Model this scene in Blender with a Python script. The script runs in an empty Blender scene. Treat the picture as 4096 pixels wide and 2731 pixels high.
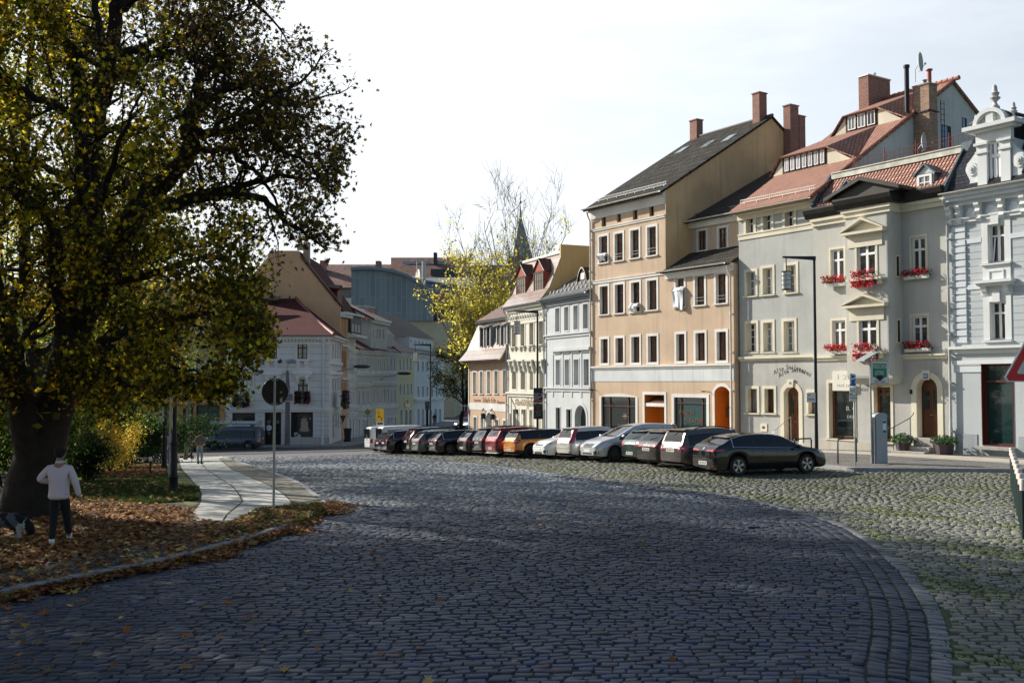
import bpy, math, random
import numpy as np
from mathutils import Vector, Matrix
from mathutils.bvhtree import BVHTree
random.seed(11); RNG=np.random.default_rng(11)
SC=bpy.context.scene; COL=SC.collection
R=math.radians
# ---- camera model: 35 mm lens on a 36 mm sensor, eye 3.1 m above the square
F=4096*35/36.; CX=2048.; CY=1365.5; HZ=1532.5; CAMZ=3.1
TH=math.atan((HZ-CY)/F); CT,ST=math.cos(TH),math.sin(TH)
def ray(x,y):
 a=(x-CX)/F; b=(CY-y)/F
 return Vector((a,CT-b*ST,ST+b*CT))
def at(x,y,Y):
 r=ray(x,y); t=Y/r.y
 return Vector((r.x*t,Y,CAMZ+r.z*t))
def gz(X,Y):
 p=.028*X-.041*Y+1.40
 k=.22
 q=-k*math.log(1+math.exp(-p/k)) if -p/k<60 else p
 lo=-2.75; d=q-lo
 return lo+k*math.log(1+math.exp(d/k)) if d/k<60 else q
def gzv(X,Y):
 p=.028*X-.041*Y+1.40; k=.22
 q=-k*np.logaddexp(0,-p/k)
 return -2.75+k*np.logaddexp(0,(q+2.75)/k)
def gp(x,y,dz=0.):
 r=ray(x,y); t=3.; 
 def f(t): return CAMZ+r.z*t-gz(r.x*t,r.y*t)-dz
 while f(t)>0 and t<400: t+=1.
 lo,hi=t-1,t
 for _ in range(30):
  m=(lo+hi)/2
  if f(m)>0: lo=m
  else: hi=m
 return Vector((r.x*lo,r.y*lo,CAMZ+r.z*lo))
def zz(x0,y0,s): return lambda u,v:(x0+u/s,y0+v/s)
z1=zz(3200,200,1.96); z2=zz(3200,1000,1.7422); z3=zz(2300,400,1.96); z4=zz(2300,1100,1.96)
z5=zz(1700,800,2.613); z6=zz(1700,1300,2.613); z7=zz(900,900,2.613); z8=zz(900,1400,2.613)
# ---------------------------------------------------------------- materials
MATS={}
def nn(nt,t,**k):
 n=nt.nodes.new(t)
 for a,b in k.items():
  if a.startswith('i_'):
   key=a[2:]; key=int(key) if key.isdigit() else key.replace('_',' ')
   n.inputs[key].default_value=b
  else: setattr(n,a,b)
 return n
def c4(c): return (c[0],c[1],c[2],1.)
def newmat(name):
 m=bpy.data.materials.new(name); m.use_nodes=True; nt=m.node_tree
 return m,nt,nt.nodes['Principled BSDF']
def mixc(nt,fac,a,b,mode='MIX'):
 n=nt.nodes.new('ShaderNodeMix'); n.data_type='RGBA'; n.blend_type=mode
 for s,v in (('Factor',fac),('A',a),('B',b)):
  sock=[i for i in n.inputs if i.name==s and (i.type=='RGBA' if s!='Factor' else i.type=='VALUE')][0]
  if hasattr(v,'links') or hasattr(v,'is_output'): nt.links.new(v,sock)
  elif s=='Factor': sock.default_value=v
  else: sock.default_value=c4(v)
 return [o for o in n.outputs if o.type=='RGBA'][0]
def mth(nt,op,a,b=None):
 n=nt.nodes.new('ShaderNodeMath'); n.operation=op
 for i,v in enumerate((a,b)):
  if v is None: continue
  if hasattr(v,'is_output'): nt.links.new(v,n.inputs[i])
  else: n.inputs[i].default_value=v
 return n.outputs[0]
def ramp(nt,f,stops):
 n=nt.nodes.new('ShaderNodeValToRGB'); nt.links.new(f,n.inputs[0])
 e=n.color_ramp.elements
 while len(e)<len(stops): e.new(.5)
 for i,(p,c) in enumerate(stops): e[i].position=p; e[i].color=c4(c) if len(c)==3 else c
 return n.outputs[0]
def noise(nt,scale,vec=None,detail=4.,rough=.55):
 n=nn(nt,'ShaderNodeTexNoise'); n.inputs['Scale'].default_value=scale; n.inputs['Detail'].default_value=detail
 n.inputs['Roughness'].default_value=rough
 if vec is not None: nt.links.new(vec,n.inputs['Vector'])
 return n.outputs['Fac']
def mapped(nt,scale,src='Object'):
 tc=nn(nt,'ShaderNodeTexCoord'); mp=nn(nt,'ShaderNodeMapping'); mp.inputs['Scale'].default_value=scale
 nt.links.new(tc.outputs[src],mp.inputs['Vector']); return mp.outputs[0]
def bump(nt,bs,h,strength,dist=.02):
 b=nn(nt,'ShaderNodeBump'); b.inputs['Strength'].default_value=strength; b.inputs['Distance'].default_value=dist
 nt.links.new(h,b.inputs['Height']); nt.links.new(b.outputs[0],bs.inputs['Normal'])
def mat(name,c,rough=.8,metal=0.,var=.1,scale=1.5,bmp=0.,bscale=30.,spec=.4,coat=0.,streak=0.,emit=None):
 if name in MATS: return MATS[name]
 m,nt,bs=newmat(name); MATS[name]=m
 bs.inputs['Roughness'].default_value=rough; bs.inputs['Metallic'].default_value=metal
 bs.inputs['Specular IOR Level'].default_value=spec; bs.inputs['Coat Weight'].default_value=coat
 if var>0:
  v=mapped(nt,(1,1,1)); f=noise(nt,scale,v)
  col=mixc(nt,ramp(nt,f,[(.3,(0,0,0)),(.7,(1,1,1))]),[x*(1-var) for x in c],[min(1,x*(1+var)) for x in c])
  if streak:
   s=noise(nt,1.,mapped(nt,(3.2,3.2,.22)),3.)
   col=mixc(nt,mth(nt,'MULTIPLY',ramp(nt,s,[(.52,(0,0,0)),(.78,(1,1,1))]),streak),col,[x*.55 for x in c])
  nt.links.new(col,bs.inputs['Base Color'])
 else: bs.inputs['Base Color'].default_value=c4(c)
 if bmp: bump(nt,bs,noise(nt,bscale,mapped(nt,(1,1,1)),3.),bmp,.02)
 if emit: bs.inputs['Emission Color'].default_value=c4(emit[0]); bs.inputs['Emission Strength'].default_value=emit[1]
 return m
def plaster(name,c,streak=.25,bmp=.5,var=.09): return mat(name,c,.92,0,var*1.3,.5,bmp,26.,.15,0,min(.6,streak*1.6))
def tiles(name,c,w=.22,h=.32,dark=.5,rough=.75,wave=True,spec=.3,var=.35):
 if name in MATS: return MATS[name]
 m,nt,bs=newmat(name); MATS[name]=m
 uv=nn(nt,'ShaderNodeUVMap').outputs[0]
 b=nn(nt,'ShaderNodeTexBrick',offset=.5); nt.links.new(uv,b.inputs['Vector'])
 for k,v in (('Scale',1.),('Mortar Size',.034),('Brick Width',w),('Row Height',h),('Mortar Smooth',.3),('Bias',0.)): b.inputs[k].default_value=v
 b.inputs['Color1'].default_value=c4([x*(1-var) for x in c]); b.inputs['Color2'].default_value=c4([min(1,x*(1+var)) for x in c]); b.inputs['Mortar'].default_value=c4([x*dark for x in c])
 n=noise(nt,.9,mapped(nt,(1,1,1)))
 col=mixc(nt,mth(nt,'MULTIPLY',ramp(nt,n,[(.4,(0,0,0)),(.7,(1,1,1))]),.45),b.outputs['Color'],[c[0]*.55+.02,c[1]*.6+.025,c[2]*.6+.02])
 nt.links.new(col,bs.inputs['Base Color']); bs.inputs['Roughness'].default_value=rough; bs.inputs['Specular IOR Level'].default_value=spec
 sep=nn(nt,'ShaderNodeSeparateXYZ'); nt.links.new(uv,sep.inputs[0])
 saw=mth(nt,'FRACT',mth(nt,'DIVIDE',sep.outputs[1],h))
 hgt=mth(nt,'SUBTRACT',1.,saw)
 if wave: hgt=mth(nt,'ADD',hgt,mth(nt,'MULTIPLY',mth(nt,'SINE',mth(nt,'MULTIPLY',sep.outputs[0],6.283/w)),.35))
 bump(nt,bs,hgt,1.,.10)
 return m
def brickm(name,c,mort,w=.25,h=.085,scale=1.):
 if name in MATS: return MATS[name]
 m,nt,bs=newmat(name); MATS[name]=m
 uv=nn(nt,'ShaderNodeUVMap').outputs[0]
 b=nn(nt,'ShaderNodeTexBrick'); nt.links.new(uv,b.inputs['Vector'])
 for k,v in (('Scale',scale),('Mortar Size',.014),('Brick Width',w),('Row Height',h),('Mortar Smooth',.2),('Bias',0.)): b.inputs[k].default_value=v
 b.inputs['Color1'].default_value=c4([x*.6 for x in c]); b.inputs['Color2'].default_value=c4([x*1.25 for x in c]); b.inputs['Mortar'].default_value=c4(mort)
 nt.links.new(b.outputs['Color'],bs.inputs['Base Color']); bs.inputs['Roughness'].default_value=.9
 bump(nt,bs,b.outputs['Fac'],-.5,.01); return m
def attrmat(name,rough=.8,transl=0.,spec=.3,bmp=0.,bscale=60.,gain=1.,tgain=1.3):
 if name in MATS: return MATS[name]
 m,nt,bs=newmat(name); MATS[name]=m
 a=nn(nt,'ShaderNodeAttribute',attribute_name='col').outputs['Color']
 if bmp:
  f=noise(nt,bscale,mapped(nt,(1,1,1)),4.)
  a=mixc(nt,.5,a,mixc(nt,1.,a,ramp(nt,f,[(.25,(.45,.45,.45)),(.75,(1.5,1.5,1.5))]),'MULTIPLY'))
  bump(nt,bs,f,bmp,.012)
 nt.links.new(a,bs.inputs['Base Color']); bs.inputs['Roughness'].default_value=rough; bs.inputs['Specular IOR Level'].default_value=spec
 if transl:
  t=nn(nt,'ShaderNodeBsdfTranslucent'); g=mixc(nt,1.,a,(tgain,tgain,tgain*.8),'MULTIPLY'); nt.links.new(g,t.inputs[0])
  mx=nn(nt,'ShaderNodeMixShader'); mx.inputs[0].default_value=transl
  nt.links.new(bs.outputs[0],mx.inputs[1]); nt.links.new(t.outputs[0],mx.inputs[2])
  nt.links.new(mx.outputs[0],nt.nodes['Material Output'].inputs[0])
 return m
def glass_pane(name,c,curt=None,spec=.6,rough=.03,amount=.5):
 """dark room behind clean glass; curt = colour of curtains drawn behind part of the pane"""
 if name in MATS: return MATS[name]
 m,nt,bs=newmat(name); MATS[name]=m
 if curt:
  oi=nn(nt,'ShaderNodeObjectInfo').outputs['Random']
  f=noise(nt,1.,mapped(nt,(9,9,.35)),2.)
  cc=mixc(nt,ramp(nt,f,[(.35,(0,0,0)),(.65,(1,1,1))]),[x*.55 for x in curt],curt)
  k=mth(nt,'LESS_THAN',oi,amount)
  nt.links.new(mixc(nt,k,c,cc),bs.inputs['Base Color'])
 else: bs.inputs['Base Color'].default_value=c4(c)
 bs.inputs['Roughness'].default_value=rough; bs.inputs['Specular IOR Level'].default_value=spec; bs.inputs['Coat Weight'].default_value=.1; bs.inputs['Coat Roughness'].default_value=.02
 return m
# ---------------------------------------------------------------- objects
def put(o,parent=None):
 COL.objects.link(o)
 if parent is not None: o.parent=parent
 return o
def rootloc(p):
 while p is not None and p.parent is not None: p=p.parent
 return p.location if p is not None else Vector((0,0,0))
def tag(o,label=None,cat=None,group=None,kind=None):
 if label: o['label']=label
 if cat: o['category']=cat
 if group: o['group']=group
 if kind: o['kind']=kind
 return o
def thing(name,label,cat,loc=(0,0,0),group=None):
 o=bpy.data.objects.new(name,None); o.empty_display_size=.3; o.location=loc; put(o)
 return tag(o,label,cat,group)
def dup(root,loc=None,rz=None,label=None,group=None):
 def cp(o,par):
  c=o.copy(); COL.objects.link(c); c.parent=par
  for ch in list(o.children): cp(ch,c)
  return c
 r=cp(root,None)
 if loc is not None: r.location=loc
 if rz is not None: r.rotation_euler=(0,0,rz)
 if label: r['label']=label
 if group: r['group']=group
 return r
class MB:
 def __init__(s,fr=None): s.v=[]; s.f=[]; s.c=[]; s.fr=fr
 def W(s,p): return s.fr.w(*p) if s.fr else Vector(p)
 def add(s,vs,fs,raw=False):
  b=len(s.v); s.v+=[tuple(p) if raw else tuple(s.W(p)) for p in vs]; s.f+=[tuple(i+b for i in f) for f in fs]; return s
 def box(s,a0,a1,b0,b1,c0,c1):
  return s.add([(a0,b0,c0),(a1,b0,c0),(a1,b1,c0),(a0,b1,c0),(a0,b0,c1),(a1,b0,c1),(a1,b1,c1),(a0,b1,c1)],
   [(0,3,2,1),(4,5,6,7),(0,1,5,4),(1,2,6,5),(2,3,7,6),(3,0,4,7)])
 def quad(s,*p): return s.add(p,[tuple(range(len(p)))])
 def prism(s,poly,n0,n1):
  """poly of (t,z) extruded along n"""
  k=len(poly); vs=[(t,n0,z) for t,z in poly]+[(t,n1,z) for t,z in poly]
  return s.add(vs,[tuple(range(k)),tuple(range(2*k-1,k-1,-1))]+[(i,(i+1)%k,k+(i+1)%k,k+i) for i in range(k)])
 def prof(s,poly,t0,t1):
  """poly of (n,z) extruded along t"""
  k=len(poly); vs=[(t0,n,z) for n,z in poly]+[(t1,n,z) for n,z in poly]
  return s.add(vs,[tuple(range(k)),tuple(range(2*k-1,k-1,-1))]+[(i,(i+1)%k,k+(i+1)%k,k+i) for i in range(k)])
 def slab(s,pts,th):
  P=[s.W(p) for p in pts]; n=(P[1]-P[0]).cross(P[2]-P[0]).normalized()
  if n.z<0: n=-n
  k=len(P); vs=P+[p-n*th for p in P]
  return s.add(vs,[tuple(range(k)),tuple(range(2*k-1,k-1,-1))]+[(i,(i+1)%k,k+(i+1)%k,k+i) for i in range(k)],raw=True)
 def tube(s,path,r,seg=8,cap=True,local=True):
  P=[s.W(p) if local else Vector(p) for p in path]
  rr=r if hasattr(r,'__len__') else [r]*len(P)
  b=len(s.v); up=None
  for i,p in enumerate(P):
   d=(P[min(i+1,len(P)-1)]-P[max(i-1,0)])
   if d.length<1e-9: d=Vector((0,0,1))
   d.normalize()
   if up is None:
    up=Vector((0,0,1)) if abs(d.z)<.9 else Vector((1,0,0))
   a=(up-d*up.dot(d))
   if a.length<1e-6: a=d.orthogonal()
   a.normalize(); up=a; c=d.cross(a)
   for k in range(seg):
    an=2*math.pi*k/seg; s.v.append(tuple(p+a*(math.cos(an)*rr[i])+c*(math.sin(an)*rr[i])))
  for i in range(len(P)-1):
   for k in range(seg):
    k2=(k+1)%seg; s.f.append((b+i*seg+k,b+i*seg+k2,b+(i+1)*seg+k2,b+(i+1)*seg+k))
  if cap:
   s.f.append(tuple(b+k for k in range(seg))[::-1]); s.f.append(tuple(b+(len(P)-1)*seg+k for k in range(seg)))
  return s
 def lathe(s,cx,cy,prof,seg=16):
  b=len(s.v)
  for r,z in prof:
   for k in range(seg):
    an=2*math.pi*k/seg; s.v.append(tuple(s.W((cx+r*math.cos(an),cy+r*math.sin(an),z))))
  for i in range(len(prof)-1):
   for k in range(seg):
    k2=(k+1)%seg; s.f.append((b+i*seg+k,b+i*seg+k2,b+(i+1)*seg+k2,b+(i+1)*seg+k))
  s.f.append(tuple(b+k for k in range(seg))[::-1]); s.f.append(tuple(b+(len(prof)-1)*seg+k for k in range(seg)))
  return s
 def ellip(s,c,rad,seg=10,rings=6):
  c=s.W(c); b=len(s.v)
  for i in range(1,rings):
   ph=math.pi*i/rings
   for k in range(seg):
    an=2*math.pi*k/seg; s.v.append((c.x+rad[0]*math.sin(ph)*math.cos(an),c.y+rad[1]*math.sin(ph)*math.sin(an),c.z+rad[2]*math.cos(ph)))
  for i in range(rings-2):
   for k in range(seg):
    k2=(k+1)%seg; s.f.append((b+i*seg+k,b+(i+1)*seg+k,b+(i+1)*seg+k2,b+i*seg+k2))
  s.f.append(tuple(b+k for k in range(seg))); s.f.append(tuple(b+(rings-2)*seg+k for k in range(seg))[::-1]); return s
 def build(s,name,m,parent=None,smooth=None,uv=False,bevel=0.):
  return mesh_obj(name,s.v,s.f,m,parent,smooth,uv,bevel)
def mesh_obj(name,v,f,m,parent=None,smooth=None,uv=False,bevel=0.,cols=None):
 me=bpy.data.meshes.new(name); o_=rootloc(parent)
 if parent is not None: v=[(p[0]-o_.x,p[1]-o_.y,p[2]-o_.z) for p in v]
 me.from_pydata(v,[],f); me.update()
 if m is not None: me.materials.append(m)
 if smooth is not None:
  me.polygons.foreach_set('use_smooth',[True]*len(me.polygons)); me.set_sharp_from_angle(angle=R(smooth))
 if uv:
  ul=me.uv_layers.new(name='UVMap'); dat=ul.data
  for p in me.polygons:
   n=p.normal
   if abs(n.z)>.985: a=Vector((1,0,0)); b=Vector((0,1,0))
   else:
    a=Vector((0,0,1)).cross(n).normalized(); b=n.cross(a)
   for li in p.loop_indices:
    q=me.vertices[me.loops[li].vertex_index].co; dat[li].uv=(q.dot(a),q.dot(b))
 o=bpy.data.objects.new(name,me)
 if bevel:
  md=o.modifiers.new('bevel','BEVEL'); md.width=bevel; md.segments=2; md.limit_method='ANGLE'; md.angle_limit=R(50)
 return put(o,parent)
def npmesh(name,V,Fq,m,parent=None,cols=None,smooth=False,tri=False):
 """V (n,3) array, Fq (m,k) faces, cols per face"""
 me=bpy.data.meshes.new(name); k=Fq.shape[1]
 if parent is not None: V=V-np.array(rootloc(parent))
 me.vertices.add(len(V)); me.vertices.foreach_set('co',V.astype(np.float32).ravel())
 me.loops.add(Fq.size); me.loops.foreach_set('vertex_index',Fq.astype(np.int32).ravel())
 me.polygons.add(len(Fq)); me.polygons.foreach_set('loop_start',np.arange(0,Fq.size,k,dtype=np.int32))
 if smooth: me.polygons.foreach_set('use_smooth',np.ones(len(Fq),bool))
 if cols is not None:
  a=me.attributes.new('col','FLOAT_COLOR','FACE'); cc=np.ones((len(Fq),4),np.float32); cc[:,:3]=cols; a.data.foreach_set('color',cc.ravel())
 me.update(calc_edges=True); me.validate()
 me.materials.append(m); o=bpy.data.objects.new(name,me); return put(o,parent)
class Fac:
 """vertical building face between two image columns at given depths; (t right, n out, z up)"""
 def __init__(s,xl,Yl,xr,Yr):
  s.p0=Vector(((xl-CX)/F*Yl,Yl)); p1=Vector(((xr-CX)/F*Yr,Yr))
  s.t=(p1-s.p0); s.len=s.t.length; s.t.normalize(); s.n=Vector((s.t.y,-s.t.x))
  if s.n.dot(-s.p0)<0: s.n=-s.n
 def w(s,t,n,z): 
  q=s.p0+s.t*t+s.n*n; return Vector((q.x,q.y,z))
 def hit(s,x,y,n=0.):
  r=ray(x,y); o=s.p0+s.n*n; r2=Vector((r.x,r.y))
  k=o.dot(s.n)/r2.dot(s.n); q=r2*k
  return (q-s.p0).dot(s.t),CAMZ+r.z*k
 def T(s,x,n=0.): return s.hit(x,HZ,n)[0]
 def rect(s,x0,x1,y0,y1,n=0.):
  ym=(y0+y1)/2; xm=(x0+x1)/2
  return s.hit(x0,ym,n)[0],s.hit(x1,ym,n)[0],s.hit(xm,y1,n)[1],s.hit(xm,y0,n)[1]
 def zr(s,zf,u0,u1,v0,v1,n=0.):
  a=zf(u0,v0); b=zf(u1,v1); return s.rect(a[0],b[0],a[1],b[1],n)
 def side(s,x,y,t):
  """hit the plane across the building at t: returns (n,z)"""
  r=ray(x,y); o=s.p0+s.t*t; r2=Vector((r.x,r.y)); k=o.dot(s.t)/r2.dot(s.t); q=r2*k
  return (q-s.p0).dot(s.n),CAMZ+r.z*k
 def ground(s,t,n=0.):
  q=s.p0+s.t*t+s.n*n; return gz(q.x,q.y)
def text(parent,fr,t,n,z,body,size,m,width=None,name='lettering',ext=.006,align='CENTER',rot=0.,shear=0.):
 cu=bpy.data.curves.new(name,'FONT'); cu.body=body; cu.size=size; cu.extrude=ext; cu.align_x=align; cu.align_y='CENTER'; cu.shear=shear; cu.resolution_u=2
 o=bpy.data.objects.new(name,cu); COL.objects.link(o); bpy.context.view_layer.update()
 me=bpy.data.meshes.new_from_object(o.evaluated_get(bpy.context.evaluated_depsgraph_get()))
 bpy.data.objects.remove(o)
 xs=[v.co.x for v in me.vertices]
 sx=1.
 if width and xs: sx=width/max(1e-4,max(xs)-min(xs))
 c,s_=math.cos(rot),math.sin(rot); rl=rootloc(parent)
 for v in me.vertices:
  a,b,d=v.co.x*sx,v.co.y,v.co.z
  a,b=a*c-b*s_,a*s_+b*c
  v.co=fr.w(t+a,n+d,z+b)-rl
 me.materials.append(m); o=bpy.data.objects.new(name,me); return put(o,parent)
# ---------------------------------------------------------------- building kit
def arcpts(a0,a1,zs,rise,k=8):
 if rise<=0: return [(a0,zs),(a1,zs)]
 c=(a0+a1)/2; hw=(a1-a0)/2
 if rise>=hw*.98:
  return [(c-hw*math.cos(math.pi*i/k),zs+rise*math.sin(math.pi*i/k)) for i in range(k+1)]
 r=(hw*hw+rise*rise)/(2*rise); zc=zs+rise-r; al=math.asin(hw/r)
 return [(c+r*math.sin(-al+2*al*i/k),zc+r*math.cos(-al+2*al*i/k)) for i in range(k+1)]
def wall(H,fr,t0,t1,z0,z1,holes,m,n=0.,depth=8.,name='wall',left=True,right=True,back=True,uv=False,top=False):
 mb=MB(fr)
 ts=sorted({round(x,4) for x in [t0,t1]+[h[0] for h in holes]+[h[1] for h in holes] if t0-1e-4<=x<=t1+1e-4})
 zs=sorted({round(x,4) for x in [z0,z1]+[h[2] for h in holes]+[h[3] for h in holes] if z0-1e-4<=x<=z1+1e-4})
 for i in range(len(ts)-1):
  tm=(ts[i]+ts[i+1])/2; run=None
  for j in range(len(zs)-1):
   zm=(zs[j]+zs[j+1])/2
   inh=any(h[0]<tm<h[1] and h[2]<zm<h[3] for h in holes)
   if not inh:
    if run is None: run=zs[j]
   if (inh or j==len(zs)-2) and run is not None:
    e=zs[j] if inh else zs[j+1]
    mb.quad((ts[i],n,run),(ts[i+1],n,run),(ts[i+1],n,e),(ts[i],n,e)); run=None
 for h in holes:
  if len(h)>4 and h[4]>0:
   a=arcpts(h[0],h[1],h[3]-h[4]-.01,h[4]); mid=len(a)//2
   L=a[:mid+1]; Rr=a[mid:]
   mb.quad(*([(p,n,q) for p,q in L]+[(L[-1][0],n,h[3]),(h[0],n,h[3])]))
   mb.quad(*([(p,n,q) for p,q in Rr]+[(h[1],n,h[3]),(Rr[0][0],n,h[3])]))
 if left: mb.quad((t0,n,z0),(t0,n-depth,z0),(t0,n-depth,z1),(t0,n,z1))
 if right: mb.quad((t1,n,z0),(t1,n-depth,z0),(t1,n-depth,z1),(t1,n,z1))
 if back: mb.quad((t0,n-depth,z0),(t1,n-depth,z0),(t1,n-depth,z1),(t0,n-depth,z1))
 if top: mb.quad((t0,n,z1),(t1,n,z1),(t1,n-depth,z1),(t0,n-depth,z1))
 return mb.build(name,m,H,uv=uv)
def window(H,fr,rect,mt,ms,mp,trim=.14,tp=.03,depth=.2,cols=2,rows=(.32,),fw=.055,bw=.035,sill=.07,n=0.,arch=0.,name='window',bars=None,ajar=False,sp=.1,topx=0.,fh=None,fcols=None,label=None):
 t0,t1,z0,z1=rect
 a0,a1=t0+trim,t1-trim; b0=z0+(.09 if sill else trim); zs=z1-trim-topx-arch
 mb=MB(fr); P=arcpts(a0,a1,zs,arch)
 O=arcpts(t0,t1,zs,arch+trim) if arch else None
 if trim>.02:
  mb.box(t0,a0,n,n+tp,b0 if sill else z0,zs if arch else z1); mb.box(a1,t1,n,n+tp,b0 if sill else z0,zs if arch else z1)
  if arch:
   for i in range(len(P)-1):
    mb.prism([P[i],P[i+1],O[i+1],O[i]],n,n+tp)
  else: mb.box(a0,a1,n,n+tp,zs,z1)
  if not sill: mb.box(a0,a1,n,n+tp,z0,b0)
 if sill:
  mb.box(t0-.04,t1+.04,n-.02,n+sp,z0,z0+sill)
  mb.box(a0,a1,n-depth,n-.02,z0+.01,b0)
 mb.quad((a0,n+tp*.9,b0),(a0,n-depth,b0),(a0,n-depth,zs),(a0,n+tp*.9,zs)); mb.quad((a1,n+tp*.9,b0),(a1,n-depth,b0),(a1,n-depth,zs),(a1,n+tp*.9,zs))
 for i in range(len(P)-1):
  mb.quad((P[i][0],n+tp*.9,P[i][1]),(P[i+1][0],n+tp*.9,P[i+1][1]),(P[i+1][0],n-depth,P[i+1][1]),(P[i][0],n-depth,P[i][1]))
 mb.quad((a0,n+tp*.9,b0),(a1,n+tp*.9,b0),(a1,n-depth,b0),(a0,n-depth,b0))
 W=mb.build(name,mt,H)
 if label: W['label']=label
 sb=MB(fr); d0,d1=n-depth-.02,n-depth+.05; zt=zs+arch
 sb.box(a0,a0+fw,d0,d1,b0,zt if not arch else zs); sb.box(a1-fw,a1,d0,d1,b0,zt if not arch else zs)
 sb.box(a0+fw,a1-fw,d0,d1,b0,b0+fw)
 if not arch: sb.box(a0+fw,a1-fw,d0,d1,zt-fw,zt)
 else:
  Q=arcpts(a0,a1,zs,arch); Q2=arcpts(a0+fw,a1-fw,zs-fw*.3,max(.02,arch-fw*.7))
  for i in range(len(Q)-1): sb.prism([Q[i],Q[i+1],Q2[i+1],Q2[i]],d0,d1)
 h=zt-b0; cuts=[]
 for r_ in rows:
  zc=zt-h*r_; cuts.append(zc); sb.box(a0+fw,a1-fw,d0-.002,d1+.02,zc-fw*.55,zc+fw*.55)
 for k in range(1,cols):
  tc=a0+(a1-a0)*(k/cols if fcols is None else fcols[k-1]); sb.box(tc-fw*.6,tc+fw*.6,d0+.002,d1+.012,b0+fw,zt-(fw if not arch else fw*.5))
 if bars:
  for z_ in bars: zc=zt-h*z_; sb.box(a0+fw,a1-fw,d0+.01,d1-.008,zc-bw/2,zc+bw/2)
 sb.build('frame',ms,W)
 pb=MB(fr); q=n-depth
 PP=[(a0+.01,b0+.01),(a1-.01,b0+.01)]+[(x,z-.01) for x,z in arcpts(a0+.01,a1-.01,zs,arch)][::-1]
 pb.quad(*[(x,q,z) for x,z in PP]); pb.build('pane',mp,W)
 if ajar:
  lb=MB(fr); zc=cuts[0]-fw if cuts else zt-fw; c0,c1=a0+fw,a0+(a1-a0)/cols-.02
  lb.prism([(c0+.02,b0+fw),(c0+.07,b0+fw),(c0+.16,zc),(c0+.11,zc)],n-depth+.052,n-depth+.075); lb.build('tilted_leaf',ms,W)
 return (a0,a1,b0,zt+(.01 if arch else 0),arch)
def cornice(H,fr,t0,t1,steps,m,name='cornice',n=0.):
 """steps: list of (z0,z1,projection)"""
 mb=MB(fr)
 for a,b,p in steps: mb.box(t0,t1,n-.02,n+p,a,b)
 return mb.build(name,m,H)
def pipe(H,fr,t,z0,z1,m,r=.055,n=.12,hopper=True,name='downpipe'):
 mb=MB(fr); mb.tube([(t,n+.25,z1+.25),(t,n+.2,z1+.02),(t,n,z1-.35),(t,n,z0)],r,8)
 z=z0+1.1
 while z<z1-.6: mb.box(t-r-.015,t+r+.015,0,n+r+.012,z,z+.04); z+=2.1
 if hopper: mb.tube([(t,n,z0),(t,n,z0+1.3)],r+.02,8)
 return mb.build(name,m,H,smooth=40)
def gutter(H,fr,t0,t1,n,z,m,r=.075,name='gutter',z2=None):
 mb=MB(fr); z2=z if z2 is None else z2
 k=6; out=[(n+r*math.cos(math.pi*i/k),-r*math.sin(math.pi*i/k)) for i in range(k+1)]; inn=[(n+(r-.012)*math.cos(math.pi*i/k),-(r-.012)*math.sin(math.pi*i/k)) for i in range(k,-1,-1)]
 po=[(a,z+b) for a,b in out+inn]; mb.prof(po,t0,t1)
 return mb.build(name,m,H)
def snowguard(H,fr,t0,t1,n,z,m,slope,hgt=.22,step=.14,name='snow_guard'):
 mb=MB(fr)
 mb.box(t0,t1,n-.012,n+.012,z+.06,z+.085); mb.box(t0,t1,n-.012,n+.012,z+hgt,z+hgt+.025)
 t=t0
 while t<t1: mb.box(t-.009,t+.009,n-.008,n+.008,z+.085,z+hgt); t+=step
 t=t0+.3
 while t<t1: mb.box(t-.02,t+.02,n-.03,n+.02,z-.03,z+.06); t+=.9
 return mb.build(name,m,H)
def chimney(Rf,fr,t0,t1,n0,n1,z0,z1,m,mcap,cap=.07,pots=0,name='chimney',uvb=True):
 mb=MB(fr); mb.box(t0,t1,n0,n1,z0,z1); C=mb.build(name,m,Rf,uv=True)
 cb=MB(fr); cb.box(t0-.05,t1+.05,n0-.05,n1+.05,z1,z1+cap); 
 for i in range(pots):
  tt=t0+(t1-t0)*(i+.5)/pots; cb.lathe(tt,(n0+n1)/2,[(.09,z1+cap),(.09,z1+cap+.25),(.13,z1+cap+.26),(.13,z1+cap+.3)],10)
 cb.build('chimney_cap',mcap,C); return C
def pediment(mb,tc,w,z,h,p,bar=.1,n=0.):
 """hollow triangular pediment on a bed moulding"""
 mb.box(tc-w/2,tc+w/2,n,n+p,z,z+bar)
 for s in (-1,1):
  a=(tc+s*w/2,z+bar); b=(tc,z+bar+h)
  e=Vector((b[0]-a[0],b[1]-a[1])).normalized(); q=(-e.y*s*-1*bar,e.x*s*-1*bar)
  q=(0,bar*1.15)
  mb.prism([a,b,(b[0]+q[0],b[1]+q[1]),(a[0]+s*.04,a[1]+bar*.35)],n,n+p+.02)
 mb.prism([(tc-w/2+.1,z+bar),(tc+w/2-.1,z+bar),(tc,z+bar+h-.04)],n,n+.03)
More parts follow.
